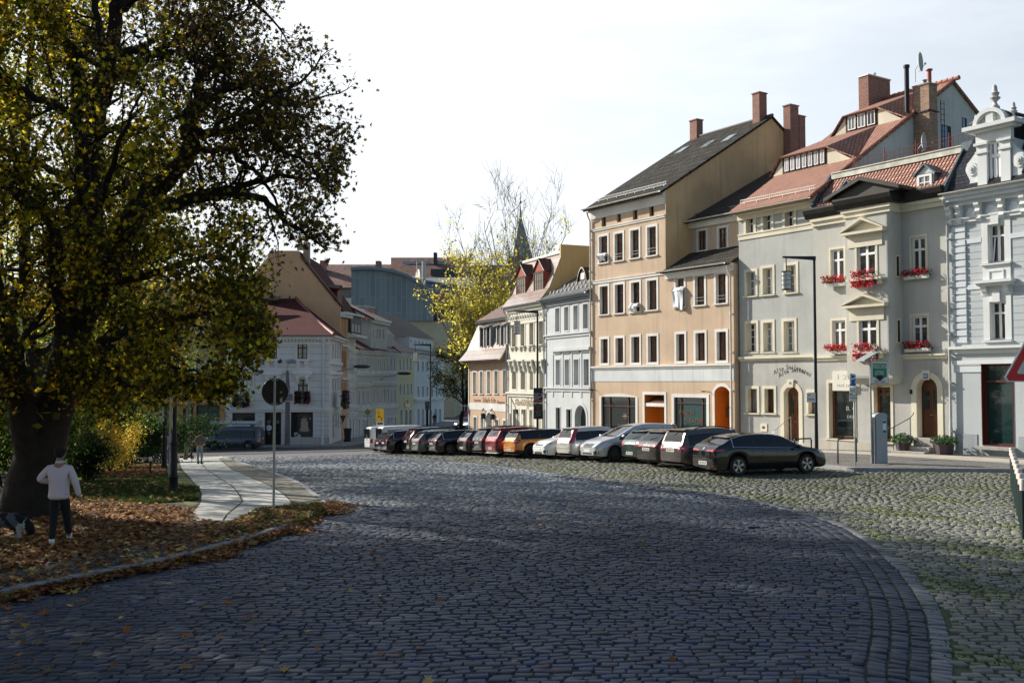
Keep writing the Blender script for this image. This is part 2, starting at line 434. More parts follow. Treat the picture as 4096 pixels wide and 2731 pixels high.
def flowers(name,fr,t,n,z,w,label,group,cols,box_m,hang=.15,seed=0,cnt=70,boxc=True,big=1.,vn=.16):
 """balcony box with leaves and blossoms"""
 rg=random.Random(seed); T=thing(name,label,'flower box',fr.w(t,n,z),group)
 if boxc:
  mb=MB(fr)
  k=max(1,int(w/.55))
  for i in range(k):
   a=t-w/2+i*w/k+.02; b=t-w/2+(i+1)*w/k-.02
   mb.prof([(n-.07,z),(n+.09,z),(n+.12,z+.16),(n-.09,z+.16)],a,b)
  mb.build('planter',box_m,T)
 fol=MB(); flo=MB(); fc=[]; lc=[]
 def blob(c,s,m_,rec,col):
  c=Vector(c); a=Vector((rg.gauss(0,1),rg.gauss(0,1),rg.gauss(0,1))).normalized(); b=a.orthogonal().normalized(); d=a.cross(b)
  i=len(m_.v); m_.v+=[tuple(c+b*s),tuple(c+d*s),tuple(c-b*s),tuple(c-d*s),tuple(c+a*s*.5)]
  m_.f+=[(i,i+1,i+4),(i+1,i+2,i+4),(i+2,i+3,i+4),(i+3,i,i+4)]; rec+= [col]*4
 for i in range(cnt*3):
  p=fr.w(t+rg.uniform(-.5,.5)*w*1.05,n+rg.gauss(0,.1),z+.16+rg.uniform(-hang,vn)); g=rg.uniform(.6,1.2)
  blob(p,rg.uniform(.03,.05)*big,fol,lc,(.05*g,.12*g,.03*g))
 for i in range(cnt*2):
  u=rg.uniform(-.5,.5)
  p=fr.w(t+u*w*1.1,n+.06+abs(rg.gauss(0,.1)),z+.2+rg.uniform(-hang*1.3,vn+.04)); c=cols[int((u+.5)*len(cols)*.999)] if rg.random()<.75 else rg.choice(cols); g=rg.uniform(.7,1.1)
  blob(p,rg.uniform(.03,.055)*big,flo,fc,tuple(x*g for x in c))
 for nm,b,rec,mm in (('leaves',fol,lc,'leafy'),('blossoms',flo,fc,'petal')):
  o=mesh_obj(nm,b.v,b.f,attrmat(mm,.6,.25),T); a=o.data.attributes.new('col','FLOAT_COLOR','FACE')
  a.data.foreach_set('color',[x for c in rec for x in (c[0],c[1],c[2],1.)])
 return T
# ---------------------------------------------------------------- the sunny row on the right
DR=lambda xs:190146./(xs+557.3)
def RF(xl,xr): return Fac(xl,DR(xl),xr,DR(xr))
DL=lambda xs:65.05*2017.7/(xs-348.3)
def LF(xl,xr): return Fac(xl,DL(xl),xr,DL(xr))
zinc=mat('zinc',(.34,.36,.36),.45,.7,.15,2.,spec=.5); zincp=mat('zinc_pale',(.62,.6,.55),.6,.2,.12,2.,spec=.4)
leadm=mat('lead_sheet',(.10,.13,.15),.5,.4,.2,2.); cream=plaster('cream_trim',(.70,.65,.52),.12,.2); white=plaster('white_trim',(.74,.72,.68),.15,.15)
wfr=mat('white_window_wood',(.80,.80,.80),.45,0,.03,1.); brn=mat('brown_window_wood',(.085,.026,.014),.45,0,.25,6.); brn2=mat('chestnut_door_wood',(.17,.058,.018),.5,0,.3,5.)
dark=mat('dark_interior',(.012,.011,.010),.7,0,0); iron=mat('black_iron',(.02,.02,.022),.5,.5,0)
pdark=glass_pane('pane_dark',(.012,.014,.018),(.16,.15,.14),amount=.3); pcurt=glass_pane('pane_curtained',(.03,.025,.02),(.19,.135,.085),amount=.8); pshop=glass_pane('shop_pane',(.02,.03,.03)); pteal=glass_pane('shop_pane_teal',(.03,.075,.08))
pcurtw=glass_pane('pane_net_curtain',(.03,.03,.03),(.30,.31,.32),amount=.55)
tdark=tiles('weathered_dark_tiles',(.075,.068,.06),.3,.46,.12,.95,True,.1); tred=tiles('red_clay_tiles',(.46,.23,.165),.2,.3,.35,.8,False,var=.22); tfish=tiles('fishscale_red_tiles',(.50,.25,.19),.19,.21,.35,.6,True,var=.2)
tslate=tiles('blue_black_slates',(.03,.032,.038),.25,.2,.4,.5,False); bricks=brickm('red_brick',(.27,.085,.055),(.30,.26,.22)); bricky=brickm('yellow_red_brick',(.36,.19,.11),(.34,.30,.24))
# ============ peach guest house
f=RF(2366,2937); T=f.T
H=thing('town_house','tall peach plastered house with brown windows, bedding airing and a dark tiled roof','house',f.w(0,0,f.ground(0)))
peach=plaster('peach_plaster',(.58,.44,.32),.28,.7); gab=plaster('ochre_gable_plaster',(.70,.49,.27),.5,.4,.12)
tR=T(2666); tE=f.len; tD=.02
holes=[]
W3=[(180,267,1050,1285),(302,388,1028,1268),(425,515,1000,1248),(556,650,975,1228)]
W2=[(185,271,70,318),(303,393,55,308),(430,520,38,298),(556,655,22,283),(778,870,5,262),(928,1030,-12,246),(1092,1200,-30,232)]
W1=[(193,271,483,708),(308,392,475,706),(432,520,465,705),(562,657,458,702),(783,875,442,694),(933,1035,433,692),(1098,1202,423,690)]
for i,(a,b,c,d) in enumerate(W3): holes.append(window(H,f,f.zr(z3,a,b,c,d),white,brn,pcurt,trim=.15,depth=.24,cols=2,rows=(.3,),bars=(.62,),ajar=i in(0,1)))
for i,(a,b,c,d) in enumerate(W2): holes.append(window(H,f,f.zr(z4,a,b,c,d),white,brn,pcurt,trim=.15,depth=.24,rows=(.3,),bars=(.65,),label='open window with airing bedding' if i in (2,4) else None))
for i,(a,b,c,d) in enumerate(W1): holes.append(window(H,f,f.zr(z4,a,b,c,d),white,brn,pcurt,trim=.15,depth=.24,rows=(.3,),bars=(.65,),sill=0,ajar=i<2))
for a,b,c,d in [(210,241,906,992),(330,360,878,956),(455,488,850,937),(584,618,822,911)]:
 holes.append(window(H,f,f.zr(z3,a,b,c,d),peach,brn,pdark,trim=.01,depth=.2,cols=1,rows=(),sill=0,name='attic_window',fw=.04))
gl=f.ground(tR)-.5
t0,t1,_,zt=f.zr(z4,193,493,928,1230); zb=f.ground(t0)+.45
holes.append(window(H,f,(t0,t1,zb,zt),white,brn,pshop,trim=.2,depth=.12,cols=3,rows=(.21,),fcols=(.23,.77),fw=.05,name='shop_window',arch=0.02))
s0,s1,_,zs_=f.zr(z4,760,1053,932,1230); zb2=f.ground(s0)+.45
holes.append(window(H,f,(s0,s1,zb2,zs_),white,brn,pteal,trim=.2,depth=.12,cols=3,rows=(.13,),fcols=(.19,.85),fw=.045,name='shop_window'))
sgold=mat('brown_lettering',(.16,.08,.04),.6,0,0)
text(H,f,(s0+s1)/2+.12,-.1,zs_-1.55,'THEATER',.36,sgold,1.5,'window_lettering'); text(H,f,(s0+s1)/2-.4,-.1,zs_-1.08,'PENSION',.34,sgold,1.25,'window_lettering')
text(H,f,(t0+t1)/2+.35,-.1,zt-2.05,'THEATER',.32,sgold,1.1,'window_lettering')
st=MB(f); cx,cz=(t0+t1)/2+.62,zt-1.42
for k in range(8):
 a=k*math.pi/4; b=a+.18; c=a-.18; L=.36
 st.add([(cx+L*math.sin(a),-.06,cz+L*math.cos(a)),(cx+.1*math.sin(b),-.05,cz+.1*math.cos(b)),(cx,-.02,cz),(cx+.1*math.sin(c),-.05,cz+.1*math.cos(c)),(cx,-.1,cz)],[(0,1,2),(0,2,3),(0,4,1),(0,3,4)])
st.build('window_star',mat('paper_star',(.62,.5,.42),.8,0,0),H)
d0,d1,_,zd=f.zr(z4,533,718,915,1200); gd=f.ground(d0)
orange=plaster('orange_recess_plaster',(.62,.23,.04),.1,.1)
def recess(H,fr,t0,t1,z0,z1,trim,depth,mt,mi,arch=0.,md=None,door_frac=1.,dname='door'):
 mb=MB(fr); a0,a1=t0+trim,t1-trim; zs=z1-trim-arch
 mb.box(t0,a0,0,.03,z0,zs if arch else z1); mb.box(a1,t1,0,.03,z0,zs if arch else z1)
 P=arcpts(a0,a1,zs,arch); O=arcpts(t0,t1,zs,arch+trim)
 if arch:
  for i in range(len(P)-1): mb.prism([P[i],P[i+1],O[i+1],O[i]],0,.03)
 else: mb.box(a0,a1,0,.03,zs,z1)
 S=mb.build('doorway',mt,H); ib=MB(fr)
 ib.quad((a0,.02,z0),(a0,-depth,z0),(a0,-depth,zs),(a0,.02,zs)); ib.quad((a1,.02,z0),(a1,-depth,z0),(a1,-depth,zs),(a1,.02,zs))
 for i in range(len(P)-1): ib.quad((P[i][0],.02,P[i][1]),(P[i+1][0],.02,P[i+1][1]),(P[i+1][0],-depth,P[i+1][1]),(P[i][0],-depth,P[i][1]))
 ib.quad(*[(x,-depth,z) for x,z in [(a0,z0),(a1,z0)]+P[::-1]])
 ib.build('recess',mi,S)
 return S,(a0,a1,z0,zs+arch+(.01 if arch else 0),arch)
def panel_door(S,fr,a0,a1,z0,z1,n,m,glassm,leaves=2,name='door',lights=True,arch=0.):
 mb=MB(fr); P=arcpts(a0,a1,z1-arch,arch)
 mb.prism([(a0,z0),(a1,z0)]+P[::-1],n-.05,n)
 w=(a1-a0)/leaves; h=z1-arch-z0
 for k in range(leaves):
  b0,b1=a0+k*w+.03,a0+(k+1)*w-.03
  for q0,q1 in ((0.04,.2),(.24,.46)):
   mb.box(b0+.07,b1-.07,n,n+.025,z0+h*q0,z0+h*q1)
  for e in ((b0,b0+.05),(b1-.05,b1)): mb.box(e[0],e[1],n,n+.018,z0+.02,z0+h*.98)
  mb.box(b0+.05,b1-.05,n,n+.018,z0+h*.48,z0+h*.52)
 D=mb.build(name,m,S)
 if lights:
  for k in range(leaves):
   b0,b1=a0+k*w+.12,a0+(k+1)*w-.12
   g=MB(fr); g.box(b0,b1,n-.01,n+.006,z0+h*.55,z0+h*.93); g.build('door_glass',glassm,S)
 hb=MB(fr); tc=a0+w*(1 if leaves==2 else .88)+.05; hb.tube([(tc,n,z0+1.02),(tc,n+.06,z0+1.02),(tc-.12,n+.06,z0+1.02)],.014,6); hb.build('handle',zinc,S)
 return D
S,h=recess(H,f,d0,d1,gd-.3,zd,.17,1.1,white,orange); holes.append(h); panel_door(S,f,h[0]+.5,h[1],gd+.1,h[3]-.55,-1.06,brn2,pshop,1)
aw=MB(f); k=14; aw.prof([(-.75,h[3]-.12),(-.04,h[3]-.52),(-.02,h[3]-.5),(-.75,h[3]-.09)],h[0]+.04,h[1]-.04)
A=aw.build('awning',mat('brown_awning',(.10,.045,.03),.9),H)
vb=MB(f)
for i in range(k):
 a=h[0]+.04+(h[1]-h[0]-.08)*i/k; b=h[0]+.04+(h[1]-h[0]-.08)*(i+1)/k
 vb.quad((a,-.02,h[3]-.5),(b,-.02,h[3]-.5),(b,-.015,h[3]-.68),((a+b)/2,-.01,h[3]-.73),(a,-.015,h[3]-.68))
vb.build('valance',mat('white_valance',(.75,.72,.66),.9),A)
e0,e1,_,ze=f.zr(z4,1080,1232,848,1200)
ge=f.ground(e0)
S,h=recess(H,f,e0,e1,ge-.3,ze,.17,1.5,white,orange,arch=.28); holes.append(h)
panel_door(S,f,h[0]+.55,h[1]-.05,ge+.1,h[3]-.5,-1.46,brn2,pshop,1)
lb=MB(f); bz=f.hit(*z4(1140,1118))[1]; lb.box(h[0]+.02,h[0]+.42,-1.0,-.82,bz,bz+.5); lb.box(h[0]+.0,h[0]+.44,-1.02,-.80,bz+.5,bz+.56); lb.build('letter_box',mat('brown_letter_box',(.16,.10,.07),.5,.3),H)
ib=MB(f); ib.box(h[0]+.4,h[0]+.52,-.9,-.86,bz+.75,bz+1.2); ib.build('bell_panel',cream,H)
zEl=f.hit(*z3(400,780))[1]; zE=14.55; zG=9.7
wall(H,f,0,tR,min(gl,f.ground(0)-.5),zE,[x for x in holes if x[1]<=tR+.3],peach,depth=14,right=False)
wall(H,f,tR,tE,gl,zG,[x for x in holes if x[1]>tR+.3],peach,depth=2.0,left=False,name='wall')
for (u,v,pj,hh) in ((700,912,.09,.16),(700,1352,.09,.2)):
 z_=f.hit(*z3(u-60,v))[1]; cornice(H,f,0,tR if v<1000 else tR,[(z_-hh,z_-.05,pj*.6),(z_-.05,z_,pj)],white,'string_course')
z_=f.hit(*z4(700,704))[1]; zb_=f.hit(*z4(700,832))[1]
cornice(H,f,0,tE,[(z_-.22,z_-.1,.07),(z_-.1,z_,.14)],white,'string_course')
cornice(H,f,0,tE,[(zb_,z_-.22,.025)],plaster('pale_blue_band',(.60,.63,.64),.3,.2),'painted_band')
cornice(H,f,0,tR+.02,[(zE-.75,zE-.3,.06),(zE-.3,zE-.12,.25),(zE-.12,zE,.4)],white,'eaves_moulding')
cornice(H,f,tR+.03,tE,[(zG-.45,zG-.15,.12),(zG-.15,zG,.28)],white,'eaves_moulding')
sR,zR=9.2,20.45
rf=MB(f); rf.slab([(-.2,.55,zE-.12),(tR+.12,.55,zE-.12),(tR+.12,-sR,zR),(-.2,-sR,zR)],.14); rf.slab([(-.2,-sR,zR),(tR+.12,-sR,zR),(tR+.12,-2*sR,zE),(-.2,-2*sR,zE)],.14)
RO=rf.build('roof',tdark,H,uv=True)
rb=MB(f); rb.tube([(-.2,-sR,zR+.02),(tR+.12,-sR,zR+.02)],.12,8); rb.build('ridge_tiles',mat('ridge_tile_dark',(.12,.11,.1),.7),RO)
gw=MB(f); gw.quad((tR+.02,.0,gl),(tR+.02,0,zE+.12),(tR+.02,-sR,zR-.03),(tR+.02,-sR-7,zE+1.4),(tR+.02,-sR-7,gl)); gw.build('gable_wall',gab,H)
gutter(H,f,-.2,tR+.15,.64,zE-.08,zincp); snowguard(RO,f,.3,tR-.1,-.2,14.95,zinc,.6)
for (u,v) in ((838,402),(1040,355),(1205,308)):
 def rhit(x,y,sl=(zR-zE)/sR):
  r=ray(x,y); o=f.p0; 
  A_=Vector((r.x,r.y)); kk=(zE+sl*o.dot(f.n)-CAMZ)/(r.z+sl*A_.dot(f.n)); q=A_*kk; return (q-o).dot(f.t),(q-o).dot(f.n)
 a,b=rhit(*z3(u,v)); sl=(zR-zE)/sR; k=MB(f)
 k.slab([(a-.35,b+.45,zE-(b+.45)*sl+.1),(a+.35,b+.45,zE-(b+.45)*sl+.1),(a+.35,b-.45,zE-(b-.45)*sl+.1),(a-.35,b-.45,zE-(b-.45)*sl+.1)],.12)
 s_=k.build('roof_light',zinc,RO); k=MB(f); k.slab([(a-.28,b+.36,zE-(b+.36)*sl+.11),(a+.28,b+.36,zE-(b+.36)*sl+.11),(a+.28,b-.36,zE-(b-.36)*sl+.11),(a-.28,b-.36,zE-(b-.36)*sl+.11)],.012)
 k.build('roof_light_pane',glass_pane('skylight_glass',(.25,.3,.33)),s_)
a,b=rhit(*z3(900,318)); chimney(RO,f,a,a+.7,b-.6,b,zE-b*sl-.3,zE-b*sl+1.35,bricks,mat('chimney_cap_red',(.33,.13,.1),.8))
a,b=rhit(*z3(1392,190)); chimney(RO,f,a,a+.6,b-.7,b,zE-b*sl-.3,zE-b*sl+1.95,bricks,mat('chimney_cap_red',(.33,.13,.1),.8))
chimney(RO,f,tR+.04,tR+.62,-11.1,-10.3,14.,21.2,bricks,bricks); chimney(RO,f,tR+.04,tR+.62,-11.75,-11.15,14.,20.6,bricks,bricks)
sk=MB(f); sk.slab([(tR-.15,.35,zG-.02),(tE,.35,zG-.02),(tE,-1.97,10.98),(tR+.04,-1.97,10.98)],.12); SK=sk.build('skirt_roof',tdark,H,uv=True)
gutter(H,f,tR-.35,tE-.25,.44,zG+.02,zincp)
z12=12.8; hs=[]
for a,b,c,d in ((955,1042,1008,1195),(1115,1205,985,1178)):
 hs.append(window(H,f,f.zr(z3,a,b,c,d,-1.95),white,brn,pcurt,trim=.14,depth=.12,n=-1.95,rows=(.28,),sill=0,ajar=a>1100))
wall(H,f,tR+.03,tE,10.6,z12,hs,peach,n=-1.95,depth=10,left=False,name='wall')
cornice(H,f,tR+.03,tE,[(z12-.4,z12-.12,.15),(z12-.12,z12,.32)],white,'eaves_moulding',n=-1.95)
ur=MB(f); ur.slab([(tR+.03,-1.45,z12+.02),(tE+.0,-1.45,z12+.02),(tE+.0,-9,16.8),(tR+.03,-9,16.8)],.13); UR=ur.build('upper_roof',tiles('black_glazed_tiles',(.03,.032,.035),.24,.34,.4,.45),H,uv=True)
gutter(H,f,tR+.03,tE,-1.36,z12+.02,zincp); snowguard(UR,f,tR+.5,tE-.1,-1.9,z12+.25,iron,.5)
pipe(H,f,.02,f.ground(0)-.1,zE-.5,zincp,n=.1); pipe(H,f,tE-.12,f.ground(tE),zG-.4,zincp)
for (a,zf_) in ((1,z4(170,903)),(tE-2.4,z4(1060,916))):
 k=MB(f); p_=f.hit(*zf_); k.tube([(p_[0],0,p_[1]),(p_[0],.55,p_[1]+.05)],.02,6); k.box(p_[0]-.04,p_[0]+.04,.4,.65,p_[1]+.0,p_[1]+.06); k.build('wall_lamp',iron,H)
PE=f
def winrail(H,f,r):
 k=MB(f)
 for dz in (.32,.5): k.tube([(r[0]+.08,.02,r[2]+dz),(r[1]-.08,.02,r[2]+dz)],.013,6)
 k.build('window_rail',zinc,H)
for i in (1,2,3): winrail(H,f,f.zr(z3,*W3[i]))
for i in (5,6): winrail(H,f,f.zr(z4,*W2[i]))
def cloth(name,label,fr,t,z,w,drop,lump,seed,wrap=True):
 rg=random.Random(seed); T_=thing(name,label,'bedding',fr.w(t,0,z),'bedding airing in the windows'); mb=MB(fr); nu,nv=16,14; g=[]
 ph=[rg.uniform(0,6) for _ in range(6)]
 for j in range(nv+1):
  v=j/nv; row=[]
  for i in range(nu+1):
   u=i/nu; s=(u-.5)*w*(1.-.18*v)
   wr=.02*math.sin(9*u+ph[0]+2*v)+.012*math.sin(15*u+ph[1]-4*v)+.012*math.sin(9*v+ph[2]+4*u)
   if v<.3: q=v/.3; n_=-.12+.42*q; z_=z+.10+lump*math.sin(math.pi*min(1,q*.8+.15))
   else: q=(v-.3)/.7; n_=.30-.10*q+.05*math.sin(3*q+ph[3]); z_=z+.10+lump*.55*(1-q)-drop*q*(1+.12*math.sin(4*u+ph[4]))
   row.append((t+s+wr*.6,n_+wr,z_+wr*.7))
  g.append(row)
 vs=[p for r_ in g for p in r_]; vs2=[(a,b-.05,c-.04) for a,b,c in vs]; N=len(vs); k=nu+1
 fs=[(j*k+i,j*k+i+1,(j+1)*k+i+1,(j+1)*k+i) for j in range(nv) for i in range(nu)]
 fs+=[tuple(N+q for q in f_)[::-1] for f_ in fs]
 bd=[i for i in range(k)]+[j*k+nu for j in range(1,nv+1)]+[nv*k+i for i in range(nu-1,-1,-1)]+[j*k for j in range(nv-1,0,-1)]
 fs+=[(bd[i],bd[(i+1)%len(bd)],N+bd[(i+1)%len(bd)],N+bd[i]) for i in range(len(bd))]
 mb.add(vs+vs2,fs); mb.build("duvet",mat('white_cotton',(.82,.83,.85),.95,0,.03,3.),T_,smooth=70); return T_
r=f.zr(z3,*W3[0]); cloth('bedding','white pillow bulging from the top left window of the peach house',f,(r[0]+r[1])/2,r[2]+.3,.75,.18,.28,1)
r=f.zr(z4,*W2[2]); cloth('bedding','small white pillow on a middle floor sill of the peach house',f,(r[0]+r[1])/2,r[2]+.18,.78,.16,.32,2)
r=f.zr(z4,*W2[4]); cloth('bedding','long white duvet hanging from the widest opened window of the peach house',f,(r[0]+r[1])/2,r[2]+.85,.95,.95,.3,3)
# ============ old rope-maker's house (grey, red roof with long dormers)
f=RF(2944,3259); T=f.T; E3=f.len; nR=-.0
H=thing('town_house','pale grey house with cream window surrounds and high red roof with two long dormers','house',f.w(0,0,f.ground(0)))
greyp=plaster('grey_plaster',(.44,.45,.43),.22,.8); rough=plaster('roughcast_grey',(.45,.445,.42),.2,1.,.14)
NB=-.3   # this front stands a little behind its neighbour
holes=[]
def wr(zf,a,b,c,d): return f.zr(zf,a,b,c,d,NB)
for r_ in ((1325,1420,866,1056),(1458,1558,836,1040),(1628,1735,800,1016)): holes.append(window(H,f,wr(z3,*r_),cream,wfr,pdark,trim=.16,depth=.3,n=NB,rows=(.5,),sill=.05,sp=.06))
for r_ in ((1330,1433,1325,1547),(1457,1567,1295,1536),(1640,1752,1272,1520)): holes.append(window(H,f,wr(z3,*r_),cream,wfr,pcurtw,trim=.15,depth=.3,n=NB,rows=(.36,),bars=(.68,),sill=.06))
for r_ in ((1332,1440,357,614),(1462,1568,350,612),(1622,1740,338,612)): holes.append(window(H,f,wr(z4,*r_),cream,wfr,pcurtw,trim=.15,depth=.3,n=NB,rows=(.22,),bars=(.47,.73),sill=.05,sp=.06))
for r_ in ((1338,1447,868,1090),(1470,1580,868,1092),(1812,1915,895,1100)): holes.append(window(H,f,wr(z4,*r_),cream,brn2,pcurtw,trim=.16,depth=.3,n=NB,rows=(),cols=1,sill=.06))
holes.append(window(H,f,wr(z4,1455,1508,1163,1225),cream,iron,pdark,trim=.14,depth=.2,n=NB,rows=(),cols=1,sill=0,name='cellar_window'))
r_=wr(z4,1612,1785,835,1250); gd=f.ground(r_[0],NB)
def recess_n(H,fr,n,*a,**k):
 g=Fac.__new__(Fac); g.p0=fr.p0+fr.n*n; g.t=fr.t; g.n=fr.n; g.len=fr.len; return g
g3=recess_n(H,f,NB)
S,h=recess(H,g3,r_[0],r_[1],gd-.1,r_[3],.24,.35,cream,cream,arch=.32)
kb=MB(g3); tc=(r_[0]+r_[1])/2; kb.prism([(tc-.16,r_[3]-.3),(tc+.16,r_[3]-.3),(tc+.22,r_[3]+.12),(tc-.22,r_[3]+.12)],.031,.08); kb.build('keystone',cream,S)
panel_door(S,g3,h[0],h[1],gd+.5,h[3]-.02,-.33,brn2,pshop,2,arch=.3); holes.append(h)
sb=MB(g3); sb.box(h[0]-.3,h[1]+.3,.0,.65,gd-.3,gd+.2); sb.box(h[0]-.1,h[1]+.1,.001,.32,gd+.2,gd+.38); sb.box(h[0]+.01,h[1]-.01,-.34,.0,gd-.3,gd+.5); sb.build('door_step',mat('worn_granite',(.36,.34,.31),.85,0,.15,4,.4,40),H)
hr=MB(g3); q=h[1]-.25; hr.tube([(q-.9,.35,gd+.2),(q-.9,.35,gd+1.15),(q-1.02,.5,gd+1.0),(q-1.0,.55,gd+.85)],.018,6); hr.tube([(q-.9,.35,gd+1.15),(q-.2,.1,gd+1.75)],.018,6); hr.tube([(q-.2,.1,gd+.5),(q-.2,.1,gd+1.75)],.018,6); hr.build('handrail',zinc,H)
mk=mat('dark_lettering',(.05,.035,.03),.6,.2,0)
tx=f.hit(*z4(1695,735),NB); 
word='Alte Seilerei'; half=.98
for i,ch in enumerate(word):
 if ch==' ': continue
 u=(i/(len(word)-1)-.5)*2
 text(H,f,tx[0]+u*half,NB+.10,tx[1]+.08-.25*u*u,ch,.34,mk,None,'wall_lettering',.012,rot=-u*.3)
text(H,g3,tc,.085,r_[3]-.08,'42',.16,mat('number_blue',(.1,.16,.3),.5,0,0),None,'house_number')
zE3=12.5; gl=f.ground(0)-.6
band=f.hit(*z4(1560,640),NB)[1]
up=[x for x in holes if x[2]>band-.1]; lo=[x for x in holes if x[2]<=band-.1]
wall(H,f,0,E3,gl,band,lo,rough,n=NB,depth=20,back=False); wall(H,f,0,E3,band,zE3,up,greyp,n=NB,depth=20,name='wall')
cornice(H,f,0,E3,[(band-.2,band-.08,.08),(band-.08,band+.04,.18)],cream,'string_course',n=NB)
b2=f.hit(*z3(1570,1040),NB)[1]; cornice(H,f,0,E3,[(b2-.12,b2+.12,.05),(b2+.12,b2+.2,.09)],cream,'string_course',n=NB)
cornice(H,f,0,E3,[(zE3-.5,zE3-.25,.12),(zE3-.25,zE3-.02,.38)],cream,'eaves_moulding',n=NB)
pl=MB(f); pl.box(0,r_[0]-.02,NB,NB+.05,gl,gd+.45); pl.box(r_[1]+.02,E3,NB,NB+.05,gl,gd+.45); pl.build('plinth',plaster('plinth_stone',(.5,.48,.42),.3,.4),H)
sR,zR=12.05,20.6; sl=(zR-zE3)/(sR+.5)
def r3z(n): return zE3+sl*(.25-n)
rf=MB(f); rf.slab([(-.15,.3,r3z(.3)),(E3+.15,.3,r3z(.3)),(E3+.15,-sR,r3z(-sR)),(-.15,-sR,r3z(-sR))],.16)
zt_=r3z(-sR); rf.slab([(-.15,-sR,zt_),(E3+.15,-sR,zt_),(E3+.15,-2*sR,zE3+.5),(-.15,-2*sR,zE3+.5)],.16); RO=rf.build('roof',tred,H,uv=True)
rb=MB(f); t=-.15
while t<E3+.1: rb.tube([(t,-sR,zt_+.03),(t+.36,-sR,zt_+.06)],[.12,.14],8); t+=.35
rb.tube([(E3+.14,.3,r3z(.3)+.02),(E3+.14,-sR,zt_+.02)],.06,6); rb.build('ridge_tiles',mat('ridge_tile_red',(.38,.15,.1),.7),RO)
gutter(H,f,-.3,E3+.1,.40,r3z(.3)-.06,cream); snowguard(RO,f,.1,E3-.1,-.35,r3z(-.35)+.02,mat('galvanised',(.5,.48,.44),.5,.5),sl)
gwp=plaster('grey_gable_plaster',(.58,.58,.55),.25,.4)
gb=MB(f); gb.quad((E3+.01,NB,gl),(E3+.01,NB,r3z(NB)-.07),(E3+.01,-sR,zt_-.07),(E3+.01,-sR-9,zE3+2.5),(E3+.01,-sR-9,gl)); 
gb.build('gable_wall',gwp,H)
def roofhit(fr,x,y,z0,sl,n0=.25):
 r=ray(x,y); A=Vector((r.x,r.y)); o=fr.p0
 k=(z0+sl*(n0+o.dot(fr.n))-CAMZ)/(r.z+sl*A.dot(fr.n)); q=A*k; return (q-o).dot(fr.t),(q-o).dot(fr.n)
def strip(p,q,tl,tr,nw,hh):
 a,n_=roofhit(f,p[0],p[1],zE3,sl)
 return a,n_,f.hit(q[0],q[1],n_)[0]-f.hit(p[0],p[1],n_)[0]
def longd(p,q,tl,tr,nw,hh):
 a,nF,w=strip(p,q,tl,tr,nw,hh); b=a+w; zb_=r3z(nF)-.02; top=zb_+hh
 D=MB(f); D.box(a-.12,b+.12,nF-.6,nF,zb_-.1,top); D_=D.build('dormer',mat('dark_stained_boards',(.05,.03,.02),.8,0,.3,8.),H)
 C=MB(f); C.prism([(a-.12,zb_),(a-.12,top),(a-tl,zb_)],nF-.3,nF); C.prism([(b+.12,zb_),(b+.12,top),(b+tr,zb_)],nF-.3,nF); C.build('dormer_cheek',cream,D_)
 W=w/nw
 for i in range(nw):
  q0,q1=a+i*W+.07,a+(i+1)*W-.07; m=MB(f); z0_,z1_=zb_+.12,top-.08; c_=(q0+q1)/2
  for s_ in ((q0,q0+.05,z0_,z1_),(q1-.05,q1,z0_,z1_),(c_-.02,c_+.02,z0_,z1_),(q0+.05,q1-.05,z0_,z0_+.05),(q0+.05,q1-.05,z1_-.05,z1_)): m.box(s_[0],s_[1],nF+.004,nF+.05,s_[2],s_[3])
  m.build('window_frame',wfr,D_); m=MB(f); m.quad((q0,nF+.02,z0_),(q1,nF+.02,z0_),(q1,nF+.02,z1_),(q0,nF+.02,z1_)); m.build('window_pane',pcurtw,D_)
 ov=.2; bk=hh/sl*1.25+2.2; zk=r3z(nF-bk)+.03; RM=MB(f)
 RM.slab([(a-.2,nF+ov,top),(b+.2,nF+ov,top),(b+.2,nF-bk,zk),(a-.2,nF-bk,zk)],.09)
 RM.slab([(a-.2,nF+ov,top),(a-.2,nF-bk,zk),(a-tl-.3,nF+.05,zb_+.04)],.07); RM.slab([(b+.2,nF+ov,top),(b+.2,nF-bk,zk),(b+tr+.3,nF+.05,zb_+.04)],.07)
 RM.build('dormer_roof',tred,D_,uv=True)
longd(z3(1640,580),z1(202,912),.8,1.7,7,.95)
longd(z1(372,650),z1(600,598),.9,1.7,3,1.0)
a,b=roofhit(f,*z1(462,500),zE3,sl); chimney(RO,f,a,a+.7,b-2.1,b,r3z(b)-.6,r3z(b)+2.2,bricks,zincp,pots=1)
a,b=roofhit(f,*z1(905,445),zE3,sl)
vp=MB(f); vp.tube([(E3-.25,-8.2,r3z(-8.2)-.3),(E3-.25,-8.2,r3z(-8.2)+2.6)],.13,12); vp.tube([(E3-.25,-8.2,r3z(-8.2)+2.6),(E3-.25,-8.2,r3z(-8.2)+2.75)],.17,12); vp.build('flue_pipe',mat('black_flue',(.03,.03,.035),.4,.6),RO,smooth=40)
vp=MB(f); vp.tube([(E3-.3,-sR+1.7,zt_-1.),(E3-.3,-sR+1.7,zt_+.35)],.12,10); vp.tube([(E3-.3,-sR+1.7,zt_+.35),(E3-.3,-sR+1.7,zt_+.42)],.19,10); vp.build('vent_pipe',mat('vent_red',(.42,.12,.09),.6),RO,smooth=40)
ck=chimney(H,f,E3+.03,E3+1.0,-9.1,-8.35,12.8,19.4,bricky,mat('chimney_cap_grey',(.3,.28,.25),.9),pots=1)
k=MB(f); k.box(E3-.02,E3+1.06,-8.34,-8.28,17.9,17.96); k.box(E3+1.0,E3+1.05,-9.2,-8.2,17.9,17.96); k.build('chimney_strap',iron,ck)
ld=MB(f)
